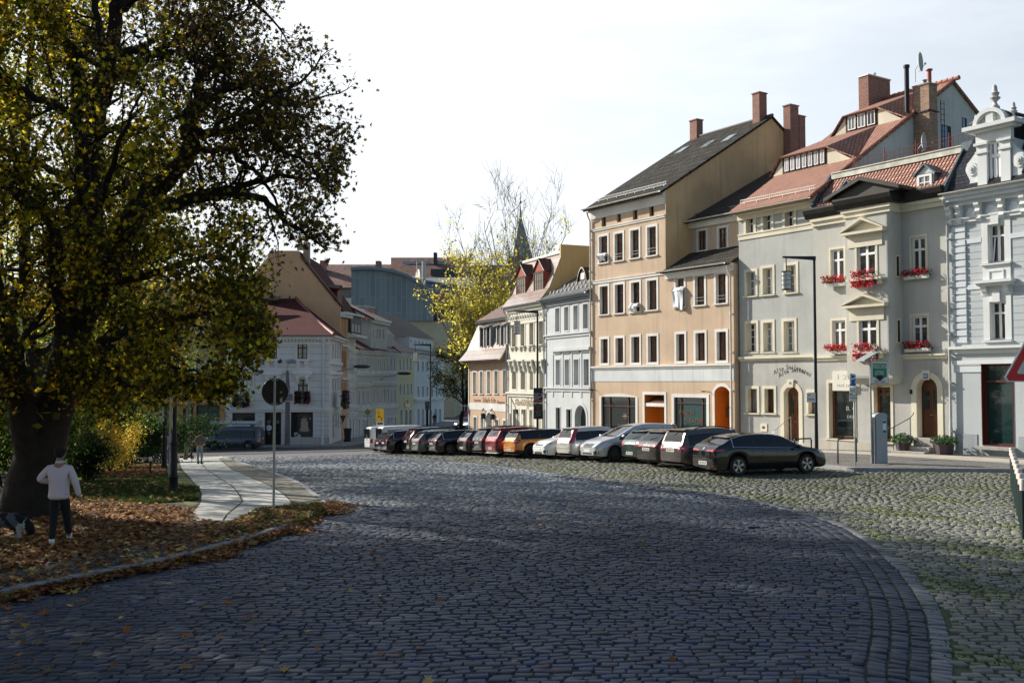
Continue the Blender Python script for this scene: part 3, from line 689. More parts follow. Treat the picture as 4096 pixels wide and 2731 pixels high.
for s_ in (0,.3): ld.tube([(E3+1.18,-9.3-s_,13.4),(E3+1.1,-9.25-s_,15.9),(E3+1.1,-9.25-s_,18.6)],.022,6)
for i in range(17): ld.tube([(E3+1.13,-9.25,13.6+i*.3),(E3+1.13,-9.58,13.6+i*.3)],.015,5)
ld.build('climbing_ladder',iron,H)
for (p,q,w_,h_) in ((z1(1112,585),0,.85,1.95),(z1(1270,530),0,.45,.62)):
 n_,z_=f.side(p[0],p[1],E3+.01); k=MB(f); k.box(E3-.1,E3+.02,n_-w_,n_,z_-h_,z_); g_=k.build('gable_window',dark,H)
 k=MB(f); k.box(E3+.005,E3+.03,n_-w_*.55,n_-.04,z_-h_+.05,z_-.05); k.build('pane',glass_pane('pane_bluish',(.12,.2,.38)),g_)
def dish(H,fr,t,n,z,r,m,arm=.5):
 k=MB(fr); N=14; c=(t,n,z); vs=[(t,n,z)]; rings=3
 for j in range(1,rings+1):
  rr=r*j/rings
  for i in range(N): a=2*math.pi*i/N; vs.append((t+rr*math.cos(a)*.35+.12*(rr/r)**2*0,n+.0+rr*math.cos(a)*.93,z+rr*math.sin(a)))
 off=[(0,0,0)]; V=[]
 for i,(a_,b_,c_) in enumerate(vs): 
  d=math.dist((a_,b_,c_),c)/r; V.append((a_-.16*d*d*-1,b_-.0,c_+.03*d*d))
 fs=[(0,1+i,1+(i+1)%N) for i in range(N)]
 for j in range(rings-1):
  for i in range(N): fs.append((1+j*N+i,1+j*N+(i+1)%N,1+(j+1)*N+(i+1)%N,1+(j+1)*N+i))
 k.add(V,fs); k.tube([(t-.02,n,z-.1),(t-.25,n-.05,z-.3),(t-.25,n-.05,z-1.0)],.03,6); k.tube([(t,n,z-r*.9),(t+arm,n+.1,z-.2)],.018,6); k.ellip((t+arm,n+.1,z-.18),(.06,.06,.07)); 
 return k.build('satellite_dish',m,H,smooth=40)
dish(RO,f,E3-.4,-9.5,r3z(-9.5)+2.3,.55,mat('dish_grey',(.45,.46,.47),.5))
# ============ house with the bay, number 43
f=RF(3259,3808); T=f.T; E2=f.len
H=thing('town_house','grey and cream house with a central bay, black gabled cornice and red fishscale mansard','house',f.w(0,0,f.ground(0)))
gp2=plaster('grey_cream_plaster',(.50,.495,.455),.12,.5,.08)
holes=[]; g0=f.ground(E2/2)
def W(r,**k): holes.append(window(H,f,r,cream,wfr,pdark,**dict(dict(trim=.1,depth=.13,rows=(.33,),fw=.09,sill=.04,sp=.05),**k)))
zL=f.hit(*z2(270,705))[1]
L1=f.rect(3317,3383,z1(0,1545)[1],z2(0,238)[1]); L2=f.zr(z2,214,330,476,708)
R1=f.rect(z1(862,0)[0],z1(1003,0)[0],z1(0,1450)[1],z2(0,185)[1]); R2=f.zr(z2,768,904,443,690)
for r_ in (L1,L2,R1,R2): W(r_)
sc=f.hit(*z2(860,715))[1]
scl=f.hit(*z2(170,732))[1]
PB=.85; b0=f.T(3389,PB); b1=f.T(3553,PB); bt=f.hit(3470,z1(0,1250)[1],PB)[1]; bb=f.hit(3470,z2(0,875)[1],PB)[1]
bh=[]
BW1=f.rect(3421,3511,z1(0,1490)[1],z2(0,196)[1],PB); BW2=f.rect(z2(400,0)[0],z2(552,0)[0],z2(0,462)[1],z2(0,705)[1],PB)
for r_ in (BW1,BW2): bh.append(window(H,f,r_,cream,wfr,pdark,trim=.1,depth=.12,rows=(.34,),fw=.1,sill=.05,n=PB,sp=.14))
wall(H,f,b0,b1,bb,bt,bh,gp2,n=PB,depth=PB,name='bay_wall',back=False,right=False)
sh=[]
k=MB(f); cv=6
pts=[(b1,PB)]+[(b1+.22*math.sin(a),PB-.22+.22*math.cos(a)) for a in [i*math.pi/2/cv for i in range(1,cv+1)]]+[(b1+.22,0)]
for i in range(len(pts)-1): k.quad((pts[i][0],pts[i][1],bb),(pts[i+1][0],pts[i+1][1],bb),(pts[i+1][0],pts[i+1][1],bt),(pts[i][0],pts[i][1],bt))
k.build('bay_side',gp2,H,smooth=50)
b1r=b1+.22
fl=MB(f); prev=None
for i in range(7):
 a=i/6*math.pi/2; nn_=PB*math.cos(a); z_=bb-.42*math.sin(a); 
 prof_=[(b0-.0+.5*(i/6)**2,nn_),(b1r-.5*(i/6)**2,nn_)]
 if prev: fl.quad((prev[0],prev[2],prev[3]),(prev[1],prev[2],prev[3]),(prof_[1][0],nn_,z_),(prof_[0][0],nn_,z_)); fl.quad((prev[1],prev[2],prev[3]),(prof_[1][0],nn_,z_),(prof_[1][0],0,z_),(prev[1],0,prev[3])); fl.quad((prev[0],prev[2],prev[3]),(prof_[0][0],nn_,z_),(prof_[0][0],0,z_),(prev[0],0,prev[3]))
 prev=(prof_[0][0],prof_[1][0],nn_,z_)
fl.build('bay_corbel',gp2,H,smooth=50)
for v0,v1 in ((45,182),(488,640)):
 n0_,z0_=f.side(*z2(672,v1),b1r); _,z1_=f.side(*z2(672,v0),b1r); k=MB(f); k.box(b1r,b1r+.05,.2,.52,z0_-.05,z0_); k.box(b1r,b1r+.04,.2,.26,z0_,z1_); k.box(b1r,b1r+.04,.46,.52,z0_,z1_); k.box(b1r,b1r+.05,.18,.54,z1_,z1_+.07)
 w_=k.build('slit_window',cream,H); k=MB(f); k.box(b1r,b1r+.012,.26,.46,z0_,z1_); k.build('slit_pane',pdark,w_)
for (uu,vt,vb_) in (('z1',1322,1445),('z2',320,405)):
 if uu=='z1': c_=f.hit(*z1(510,vb_-5),PB); tp_=f.hit(*z1(510,vt+15),PB)
 else: c_=f.hit(*z2(465,vb_-5),PB); tp_=f.hit(*z2(465,vt+5),PB)
 k=MB(f); pediment(k,c_[0],2.35,c_[1],tp_[1]-c_[1]-.1,.32,.12,PB); k.box(c_[0]-.95,c_[0]+.95,PB,PB+.05,c_[1]-.6,c_[1]); k.build('window_pediment',cream,H)
for r_ in (BW1,BW2):
 k=MB(f); k.box(r_[0]-.3,r_[1]+.4,PB,PB+.36,r_[2]-.12,r_[2]-.03); k.box(r_[0]-.15,r_[0],PB,PB+.2,r_[2]-.34,r_[2]-.12); k.box(r_[1]+.1,r_[1]+.25,PB,PB+.2,r_[2]-.34,r_[2]-.12); k.build('bay_sill',cream,H)
gA=f.ground(.3)
sA=f.zr(z2,188,392,905,1345); sB=f.zr(z2,500,652,935,1345)
def shop(r_,zb_,zs_,name='shop_window',glass=pshop,door=False):
 h_=window(H,f,(r_[0],r_[1],zb_,r_[3]),cream,brn2,glass,trim=.14,depth=.3,cols=1,rows=(.13,),fw=.12,sill=.05,name=name); holes.append(h_); return h_
hA=shop(sA,f.hit(*z2(290,1325))[1],0)
hB=shop(sB,f.hit(*z2(575,1345))[1],0,'shop_entrance')
gr=mat('pale_window_lettering',(.32,.36,.33),.6,0,0); text(H,f,hA[0]+1.15,-.27,hA[3]-1.25,'B. O.',.3,gr,.7,'window_lettering'); text(H,f,hA[0]+1.25,-.27,hA[3]-1.65,'DESIGN',.2,gr,.8,'window_lettering')
k=MB(f); tt=f.T(3470); sgz=f.hit(*z2(300,980))[1]; k.box(hA[0]+.32,hA[1]+.1,.02,.14,sgz,sgz+.95); SG=k.build('shop_sign',mat('sign_cream',(.68,.66,.58),.6,0,.03),H,bevel=.01)
text(H,f,hA[0]+1.25,.145,sgz+.66,'1 2 8 0',.34,zincp,1.35,'sign_lettering'); text(H,f,hA[0]+1.25,.145,sgz+.26,'M.M. DESIGN',.2,zincp,1.3,'sign_lettering')
r_=f.zr(z2,778,998,845,1315); gD=f.ground(r_[0])+.12
S,h=recess(H,f,r_[0],r_[1],gD+.0,r_[3],.27,.4,cream,cream,arch=.45); holes.append(h)
zst=f.hit(*z2(890,1308))[1]
panel_door(S,f,h[0]+.0,h[1],zst,h[3]-.02,-.36,mat('dark_oak_door',(.10,.035,.015),.45,0,.25,5),pshop,2,arch=.4)
kb=MB(f); tc=(r_[0]+r_[1])/2; kb.prism([(tc-.16,r_[3]-.38),(tc+.16,r_[3]-.38),(tc+.2,r_[3]+.05),(tc-.2,r_[3]+.05)],.031,.08); kb.build('keystone',cream,S)
k=MB(f); k.box(tc-.11,tc+.11,.081,.1,r_[3]-.32,r_[3]-.1); npl=k.build('number_plate',mat('enamel_blue',(.08,.13,.3),.3,0,0),S); text(S,f,tc,.102,r_[3]-.21,'43',.16,wfr,None,'house_number',.002)
granite=mat('worn_granite',(.36,.34,.31),.85,0,.15,4,.4,40)
k=MB(f); k.box(r_[0]-.35,r_[1]-.25,.0,1.05,gD-.35,gD+.1); k.box(r_[0]+.0,r_[1]-.25,.001,.7,gD+.1,gD+.3); k.box(h[0]+.02,h[1]-.02,-.38,.35,gD-.3,zst); k.build('door_step',granite,H,bevel=.02)
k=MB(f); q=h[0]-.15; k.tube([(q-.55,.75,gD+.1),(q-.55,.75,gD+1.1)],.018,6); k.tube([(q,.3,gD+.3),(q,.3,gD+1.55)],.018,6)
k.tube([(q-.72,.88,gD+.75),(q-.82,.92,gD+.85),(q-.78,.9,gD+1.0),(q-.55,.75,gD+1.12),(q,.3,gD+1.55),(q+.12,.22,gD+1.72),(q+.1,.2,gD+1.8)],.018,6); k.build('handrail',iron,H)
k=MB(f); k.box(h[0]-.32,h[0]-.2,.03,.06,zst+1.95,zst+2.15); k.build('bell_panel',dark,H)
zE2=11.25; zb_=min(f.ground(0),f.ground(E2))-.5
sp_=sc-.1
lo=[x for x in holes if x[2]<sp_-.3]; up=[x for x in holes if x[2]>=sp_-.3]
wall(H,f,0,E2,zb_,sp_,lo,rough,depth=3.5,back=False); wall(H,f,0,E2,sp_,zE2,up,gp2,depth=3.5,name='wall')
cornice(H,f,0,b0,[(sp_-.16,sp_-.03,.07),(sp_-.03,sp_+.07,.14)],cream,'string_course'); cornice(H,f,b1r,E2-.2,[(sp_-.18,sp_-.03,.1),(sp_-.03,sp_+.04,.2)],cream,'string_course')
k=MB(f)
for a,b in ((0,hA[0]-.15),(hA[0]-.15,hA[1]+.14),(hA[1]+.14,hB[0]-.14),(hB[1]+.14,r_[0]-.02),): k.box(a,b,0,.06,zb_,gA+.62)
k.box(r_[1]+.02,E2-.15,0,.06,zb_,gA+.55); k.build('plinth',plaster('plinth_stone2',(.50,.47,.40),.3,.4),H)
k=MB(f); k.box(0,b0,-.02,.14,zE2-.32,zE2-.1); k.box(0,b0,-.02,.24,zE2-.1,zE2+.06)
k.box(b0-.05,b1r+.05,-.02,PB+.08,zE2-.32,zE2-.1); k.box(b0-.12,b1r+.12,-.02,PB+.18,zE2-.1,zE2+.06)
k.box(b1r,E2-.05,-.02,.14,zE2-.32,zE2-.1); k.box(b1r,E2-.05,-.02,.24,zE2-.1,zE2+.06); k.build('frieze',cream,H)
blk=mat('blackened_copper',(.030,.028,.026),.5,.3,.25,3.)
k=MB(f); z_=zE2+.06
def blackc(a,b,n_): k.prof([(n_-.4,z_),(n_+.26,z_),(n_+.42,z_+.22),(n_+.5,z_+.42),(n_+.5,z_+.5),(n_-.4,z_+.5)],a,b)
blackc(-.25,b0-.3,0); blackc(b1r+.3,E2-.1,0); blackc(b0-.35,b1r+.35,PB-.02)
CN=k.build('cornice',blk,H)
k=MB(f); pc=(b0+b1r)/2; k.prism([(b0-.75,z_+.5),(b1r+.75,z_+.5),(pc,z_+1.2)],PB-.3,PB+.28); 
for s_ in (-1,1):
 ex=pc+s_*((b1r-b0)/2+.85); k.prism([(ex,z_+.5),(ex-s_*.02,z_+.66),(pc,z_+1.38),(pc,z_+1.2)],-.3,PB+.52)
k.build('cornice_gable',blk,CN)
zf_=mat('zinc_capping',(.5,.52,.54),.4,.6,.1); 
zt=13.45; sm=1.3
k=MB(f); k.slab([(.05,.2,z_+.45),(E2-.25,.2,z_+.45),(E2-.0,-sm,zt),(.35,-sm,zt)],.12); MR=k.build('mansard_roof',tfish,H,uv=True)
k=MB(f); k.box(.2,E2+.0,-sm-.25,-sm+.1,zt,zt+.28); k.box(.2,E2+.05,-sm-.28,-sm+.14,zt+.28,zt+.33); k.build('roof_edge',mat('patinated_zinc',(.42,.42,.37),.6,.3,.3,2.,0,30,.4,0,.4),H)
k=MB(f); k.slab([(.1,-sm,zt+.02),(E2,-sm,zt+.02),(E2,-14,zt+.1),(.1,-14,zt+.1)],.1); k.build('roof_terrace',mat('roof_felt',(.12,.11,.1),.9),H)
k=MB(f); k.quad((E2-.26,.25,z_+.3),(E2+.02,.25,z_+.3),(E2+.25,-sm,zt+.1),(E2-.05,-sm,zt+.1)); k.prof([(.3,z_+.2),(.3,z_+.5),(-sm,zt+.35),(-sm-.3,zt+.35),(-sm-.3,z_)],E2-.06,E2+.03); k.box(E2-.1,E2+.45,-sm-.25,-sm+.16,zt-.02,zt+.42); k.build('lead_flashing',leadm,H)
k=MB(f); k.prof([(.3,z_+.2),(.3,z_+.5),(-sm,zt+.3),(-sm-.3,zt+.3),(-sm-.3,z_)],-.02,.1); k.build('lead_flashing',leadm,H)
def dormer(H,fr,a,b,z0,z1,nf,back,mf,mroof,pitch=.42,frame=wfr,pane=pcurtw,cols=2,rows=(.5,),name='dormer',cheek=None,hip=.1,slop=None):
 m=MB(fr); tc=(a+b)/2; m.box(a,b,nf-back,nf,z0,z1); m.prism([(a-.03,z1),(b+.03,z1),(tc,z1+pitch)],nf-.2,nf+.02); D=m.build(name,cheek or mf,H)
 m=MB(fr); ov=.14
 for s_ in (-1,1):
  e=tc+s_*((b-a)/2+ov); m.slab([(e,nf+.12,z1-.04),(tc,nf+.12,z1+pitch+.03),(tc,nf-back-.5,z1+pitch+.03),(e,nf-back-.5,z1-.04)],.06)
 m.build('dormer_roof',mroof,D,uv=True); m=MB(fr); w=.11
 m.box(a+.08,a+.08+w,nf+.002,nf+.07,z0+.04,z1-.05); m.box(b-.08-w,b-.08,nf+.002,nf+.07,z0+.04,z1-.05); m.box(a+.08+w,b-.08-w,nf+.002,nf+.07,z1-.15,z1-.05); m.box(a+.08+w,b-.08-w,nf+.002,nf+.07,z0+.04,z0+.14)
 A,B=a+.08+w,b-.08-w; hh=z1-z0-.29
 for k_ in range(1,cols): q=A+(B-A)*k_/cols; m.box(q-.03,q+.03,nf+.01,nf+.055,z0+.14,z1-.15)
 for r_ in rows: q=z1-.15-hh*r_; m.box(A,B,nf+.012,nf+.06,q-.025,q+.025)
 m.build('window_frame',frame,D); m=MB(fr); m.quad((A,nf+.03,z0+.14),(B,nf+.03,z0+.14),(B,nf+.03,z1-.15),(A,nf+.03,z1-.15)); m.build('window_pane',pane,D); return D
for (u0,u1,v0,v1) in ((912,1052,968,1112),(308,448,1090,1235)):
 a,b,c_,d_=f.zr(z1,u0,u1,v0,v1,-.1); dormer(H,f,a,b,max(c_,z_+.4) if u0<500 else c_,d_,-.1,1.6,zinc,leadm)
k=MB(f)
for (u,v) in ((588,1020),(775,985),(1165,910)):
 t_,zq=f.hit(*z1(u,v),-.9); k.prof([(-1.1,zq-.12),(-.72,zq-.12),(-1.1,zq+.14)],t_-.14,t_+.14)
k.build('roof_vents',mat('vent_red',(.42,.12,.09),.6),MR)
rust=mat('rusty_red_paint',(.23,.075,.055),.8,.1,.3,8.)
rl=thing('terrace_railing','rusty red wire mesh railing along the roof terrace','railing',f.w(0,-2,zt))
k=MB(f); zr0,zr1=zt+.12,zt+1.02; t=1.0; 
while t<E2+2.6:
 k.tube([(t,-2.,zt),(t,-2.,zr1+.22)],.026,6); k.tube([(t+.12,-2.,zt),(t+.12,-2.,zr1)],.018,6); t+=1.75
k.build('post',rust,rl); k=MB(f)
for i in range(5): k.tube([(.9,-2.,zr0+i*.225),(E2+2.6,-2.,zr0+i*.225)],.011,4)
t=1.0
while t<E2+2.6: k.tube([(t,-2.,zr0),(t,-2.,zr1)],.009,4); t+=.26
for i in range(4): k.tube([(.9,-2.-i*.5,zr0),(.9,-2-i*.5,zr1)],.012,4)
k.build('mesh_panel',rust,rl)
sd=thing('satellite_dish','grey satellite dish on the roof terrace beside the brick stack','satellite dish',f.w(1.9,-6.6,zt)); k=MB(f); 
dish(sd,f,2.1,-6.0,15.6,.5,mat('dish_grey',(.45,.46,.47),.5),.7); k=MB(f); k.tube([(1.85,-6.05,zt),(1.85,-6.05,15.0)],.03,6); k.build('mast',iron,sd)
# ============ right end: blue-grey house with stucco
f=RF(3808,4300); T=f.T; E1=f.len
H=thing('town_house','light blue stuccoed house with white quoins, ornate dormer and slate mansard at the right edge','house',f.w(0,0,f.ground(0)))
bl=plaster('blue_grey_stucco',(.46,.495,.51),.1,.3,.05); wst=plaster('white_stucco',(.66,.68,.68),.12,.3,.05); wst2=plaster('cool_white_stucco',(.60,.64,.67),.1,.2,.04)
za=zz(3750,750,3.136); zb=zz(3750,1350,2.85); zc=zz(3750,350,3.485)
holes=[]; X1=T(z2(1175,0)[0])
u1=f.zr(za,556,922,372,968); u2=f.zr(za,578,928,1345,1568); u2=(u2[0],u2[1],f.hit(*z2(1390,640))[1],u2[3])
for r_ in (u1,u2): holes.append(window(H,f,r_,wst,wfr,pdark,trim=.28,depth=.25,rows=(.3,),fw=.07,sill=.06,sp=.16,ajar=r_ is u1))
for r_ in (u1,u2): holes.append(window(H,f,(r_[0]+3.1,r_[1]+3.1,r_[2],r_[3]),wst,wfr,pdark,trim=.28,depth=.25,rows=(.3,),fw=.07,sill=.06,sp=.16))
gb_=f.ground(1.); sr=f.zr(zb,510,862,295,1232); holes.append(window(H,f,(sr[0]-.02,sr[1]+.02,gb_+.55,sr[3]),mat('dark_red_wood',(.10,.02,.015),.45),mat('dark_red_wood',(.10,.02,.015),.45),glass_pane('shop_pane_green',(.012,.035,.035)),trim=.03,depth=.25,cols=1,rows=(.21,),fw=.07,sill=.0,name='shop_window'))
zE=11.15; zg=f.ground(0)-.6
wall(H,f,0,E1,zg,zE,holes,bl,depth=12)
k=MB(f)
for r_ in (u1,u2): k.box((r_[0]+r_[1])/2-.17,(r_[0]+r_[1])/2+.17,.03,.12,r_[3]-.3,r_[3]+.18); 
k.build('keystone',wst,H)
k=MB(f); r_=u1
k.box(r_[0]+.05,r_[1]-.02,0,.05,r_[2]-1.0,r_[2]-.0); k.box(r_[0]+.3,r_[1]-.3,.05,.09,r_[2]-.78,r_[2]-.72); k.box(r_[0]+.3,r_[1]-.3,.05,.09,r_[2]-.28,r_[2]-.22); k.box(r_[0]+.3,r_[0]+.36,.05,.09,r_[2]-.72,r_[2]-.28); k.box(r_[1]-.36,r_[1]-.3,.05,.09,r_[2]-.72,r_[2]-.28); k.build('apron_panel',wst,H)
k=MB(f); r_=u2; k.box(r_[0]-.22,r_[1]+.25,0,.42,r_[3]+.5,r_[3]+.62); k.box(r_[0]-.14,r_[1]+.16,0,.32,r_[3]+.38,r_[3]+.5); k.box(r_[0]-.06,r_[1]+.08,0,.06,r_[3],r_[3]+.38)
for a in (r_[0]+.02,r_[1]-.24): k.prof([(.06,r_[3]+.05),(.06,r_[3]+.38),(.28,r_[3]+.38),(.2,r_[3]+.18)],a,a+.22)
k.build('window_hood',wst,H)
k=MB(f); zq0=f.hit(*z2(1120,655))[1]; zq1=f.hit(*za(280,400))[1]; nq=18; hq=(zq1-zq0)/nq
for i in range(nq): k.prof([(0,zq0+i*hq+.03),(.07,zq0+i*hq+.06),(.07,zq0+(i+1)*hq-.03),(0,zq0+(i+1)*hq)],.12,X1)
k.build('quoins',wst2,H)
k=MB(f); za1=f.hit(*za(760,630))[1]; za2=f.hit(*za(450,1250))[1]
for z_ in (za1,za2): k.box(X1,u1[0],0,.04,z_-.1,z_+.1); k.box(u1[1],E1,0,.04,z_-.1,z_+.1)
k.build('string_course',wst2,H)
k=MB(f); zq=zq0
while zq<zq1:
 if abs(zq-za1)>.15 and abs(zq-za2)>.15 and True:
  for a,b in ((X1,u1[0]-.01),(u1[1]+.01,E1)): k.box(a,b,-.0,.006,zq-.008,zq+.008)
 zq+=hq*1.0
k.build('stucco_joint',mat('joint_shadow_grey',(.22,.26,.3),.9),H)
z0_=f.hit(*za(400,390))[1]; cornice(H,f,.05,E1,[(z0_-.15,z0_,.08),(z0_,z0_+.08,.14)],wst,'architrave')
cornice(H,f,.0,E1,[(zE-.35,zE-.15,.12),(zE-.15,zE,.38),(zE,zE+.16,.5)],wst2,'cornice'); gutter(H,f,-.1,E1,.6,zE+.22,zincp)
k=MB(f); k2=MB(f)
for u in (212,332,578,868,1150):
 t_=f.T(za(u,0)[0]); zt_=zE-.35
 k.prof([(.0,zt_),(.34,zt_),(.34,zt_-.1),(.2,zt_-.22),(.28,zt_-.36),(.12,zt_-.5),(.2,zt_-.66),(.1,zt_-.78),(0,zt_-.8)],t_-.11,t_+.11)
cs=[f.T(za(u,0)[0]) for u in (332,578,868,1150)]
for i in range(3):
 a,b=cs[i]+.24,cs[i+1]-.24; zc0,zc1=zE-1.05,zE-.5; m_=(zc0+zc1)/2
 k2.prism([(a+.12,zc0),(b-.12,zc0),(b-.12,zc0+.08),(b,m_),(b-.12,zc1-.08),(b-.12,zc1),(a+.12,zc1),(a+.12,zc1-.08),(a,m_),(a+.12,zc0+.08)],.0,.04)
k.build('consoles',wst,H); k2.build('frieze_panels',wst2,H)
zc_=f.hit(*zb(500,95))[1]; cornice(H,f,0,E1,[(zc_-.32,zc_-.12,.1),(zc_-.12,zc_,.26)],wst,'string_course'); zd_=f.hit(*zb(500,258))[1]; cornice(H,f,.05,E1,[(zd_-.16,zd_,.08)],wst,'string_course'); cornice(H,f,.1,sr[0]-.0,[(zd_-.5,zd_-.2,.04),(zd_-.2,zd_-.16,.07)],wst2,'capital_band')
k=MB(f); k.box(sr[0]-.15,sr[1]+.12,-.05,.32,gb_+.38,gb_+.52); k.build('shop_step',granite,H,bevel=.01); k=MB(f); k.box(0.1,sr[0]-.25,0,.03,zg,gb_+1.0); k.box(sr[1]+.2,E1,0,.03,zg,gb_+1.0); k.build('plinth',plaster('grey_plinth',(.33,.36,.38),.4,.4),H)
pipe(H,f,-.02,f.ground(0),zE-.2,mat('pipe_pale',(.50,.52,.52),.5,.3),r=.06,n=.14)
k=MB(f); k.slab([(-.1,.3,zE+.2),(E1,.3,zE+.2),(E1,-1.5,zE+3.3),(.6,-1.5,zE+3.3)],.1); k.slab([(.6,-1.5,zE+3.3),(E1,-1.5,zE+3.3),(E1,-8,zE+4.2),(1.2,-8,zE+4.2)],.1); k.slab([(-.1,.3,zE+.2),(.6,-1.5,zE+3.3),(1.2,-8,zE+4.2),(.0,-8,zE+.2)],.1); k.build('mansard_roof',tslate,H,uv=True)
dr=f.zr(zc,560,1045,620,1370,.1); a,b=dr[0],dr[1]; zb0=zE+.2; zt0=f.hit(*zc(800,745),.1)[1]; n_=.1
wr_=f.zr(zc,735,945,812,1340,.1); 
D=MB(f); D.box(a,b,n_-1.6,n_-.12,zb0,zt0); DD=D.build('ornate_dormer',wst,H)
k=MB(f)
for q0,q1 in ((a,a+.5),(b-.5,b)):
 k.box(q0+.04,q1-.04,n_-.12,n_+.1,zb0,zt0-.45); k.box(q0-.02,q1+.02,n_-.12,n_+.17,zt0-.45,zt0-.35); k.box(q0+.02,q1-.02,n_-.12,n_+.12,zt0-.35,zt0-.1); k.box(q0-.06,q1+.06,n_-.12,n_+.22,zt0-.1,zt0)
k.box(a-.02,b+.02,n_-.12,n_+.1,zt0,zt0+.45); k.box(a-.25,b+.25,n_-.3,n_+.35,zt0+.45,zt0+.55); k.box(a-.4,b+.4,n_-.4,n_+.5,zt0+.55,zt0+.72)
tc=(a+b)/2; rr=(b-a)*.36; zc0=zt0+.72; N=12
for i in range(N):
 A_=math.pi*i/N; B_=math.pi*(i+1)/N
 k.prism([(tc-rr*math.cos(A_),zc0+rr*.85*math.sin(A_)),(tc-rr*math.cos(B_),zc0+rr*.85*math.sin(B_)),(tc-(rr+.17)*math.cos(B_),zc0+(rr*.85+.17)*math.sin(B_)),(tc-(rr+.17)*math.cos(A_),zc0+(rr*.85+.17)*math.sin(A_))],n_-.3,n_+.42)
k.prism([(tc-rr*math.cos(math.pi*i/N),zc0+rr*.85*math.sin(math.pi*i/N)) for i in range(N+1)],n_-.3,n_+.12); k.box(tc-.16,tc+.16,n_+.12,n_+.36,zc0,zc0+rr*.85)
for s_ in (-1,1):
 q=a-.0 if s_<0 else b+.0
 k.prism([(q,zb0),(q+s_*.5,zb0),(q+s_*.36,zb0+.45),(q+s_*.55,zb0+.85),(q+s_*.5,zb0+1.2),(q+s_*.25,zb0+1.45),(q,zb0+1.75)],n_-.3,n_)
k.build('dormer_stucco',wst,DD)
k=MB(f)
for s_ in (-1,1): 
 q=(a-.28) if s_<0 else (b+.28)
 for r0,nn_ in ((.26,.05),(.15,.1),(.07,.15)): k.prism([(q+r0*math.cos(2*math.pi*i/14),zb0+.95+r0*1.15*math.sin(2*math.pi*i/14)) for i in range(14)],n_,n_+nn_)
k.build('volute',wst,DD)
def finial(t_,n__,z_,s):
 k=MB(f); k.lathe(t_,n__,[(r*s,z_+h*s) for r,h in ((.3,0),(.3,.18),(.22,.25),(.12,.42),(.12,.5),(.34,.72),(.36,.78),(.2,.86),(.26,1.),(.3,1.1),(.18,1.2),(.16,1.5),(.12,1.62),(.03,1.7))],10); return k.build('finial',mat('weathered_stone_finial',(.45,.45,.44),.8,0,.3,9.),DD,smooth=50)
finial(tc+.12,n_+.1,zc0+rr*.85+.12,.62); finial(a-.1,n_-.1,zt0+.72,.36); finial(b+.15,n_+.1,zt0+.72,.42)
k=MB(f); k.slab([(tc,n_+.1,zc0+rr*.85+.15),(b+.3,n_+.1,zc0+.25),(b+.3,n_-1.6,zc0+.25),(tc,n_-1.6,zc0+rr*.85+.15)],.05); k.slab([(tc,n_+.1,zc0+rr*.85+.15),(a-.3,n_+.1,zc0+.25),(a-.3,n_-1.6,zc0+.25),(tc,n_-1.6,zc0+rr*.85+.15)],.05); k.build('dormer_roof',leadm,DD)
k=MB(f); q0,q1,z0_,z1_=a+.52,b-.52,wr_[2],zt0-.02
for s_ in ((q0,q0+.1,z0_,z1_),(q1-.1,q1,z0_,z1_),((q0+q1)/2-.06,(q0+q1)/2+.06,z0_+.1,z1_-.08),(q0+.1,q1-.1,z0_,z0_+.1),(q0+.1,q1-.1,z1_-.08,z1_)): k.box(s_[0],s_[1],n_-.118,n_-.04,s_[2],s_[3])
zm=z0_+(z1_-z0_)*.66; k.box(q0+.1,q1-.1,n_-.119,n_-.01,zm-.06,zm+.08); k.build('window_frame',wfr,DD); k=MB(f); k.quad((q0,n_-.09,z0_),(q1,n_-.09,z0_),(q1,n_-.09,z1_),(q0,n_-.09,z1_)); k.build('window_pane',pcurtw,DD)
R1F=f
f=RF(3259,3808); red=(.72,.012,.03); pink=(.8,.06,.18); wht=(.8,.45,.5); dred=(.42,.005,.04); G='geranium boxes on the grey house'
bx=mat('white_planter',(.75,.75,.72),.6,0,.03); bxg=mat('grey_planter',(.5,.5,.48),.6,0,.03)
def fb(r,n_,lab,cols,seed,w=None,**k): w=w or (r[1]-r[0]); return flowers('flower_box',f,(r[0]+r[1])/2,n_+.2,r[2]-.12,w,lab,G,cols,bx,seed=seed,**k)
fb(L1,0,'red and pink geranium box on the upper left window of the bay house',[dred,red,pink,red],1,vn=.3,hang=.02,cnt=75,w=1.15,big=1.05)
fb(L2,0,'red geranium box on the lower left window of the bay house',[pink,red,red],2,hang=.04,vn=.26,cnt=75,w=1.15,big=1.05)
fb(BW1,PB,'lush red geraniums spilling from the upper bay window',[pink,red,red,pink],3,w=1.15,cnt=120,hang=.4,vn=.28,big=1.15)
fb(BW2,PB,'pink geraniums spilling from the lower bay window',[pink,pink,red,wht],4,w=1.15,cnt=120,hang=.4,vn=.26,big=1.15)
fb(R1,0,'dark red geranium box on the upper right window of the bay house',[dred,pink,red,dred],5,hang=.05,w=1.25,vn=.24,cnt=70)
fb(R2,0,'dark red geranium box on the lower right window of the bay house',[dred,red,dred],6,hang=.05,w=1.25,vn=.24,cnt=70)
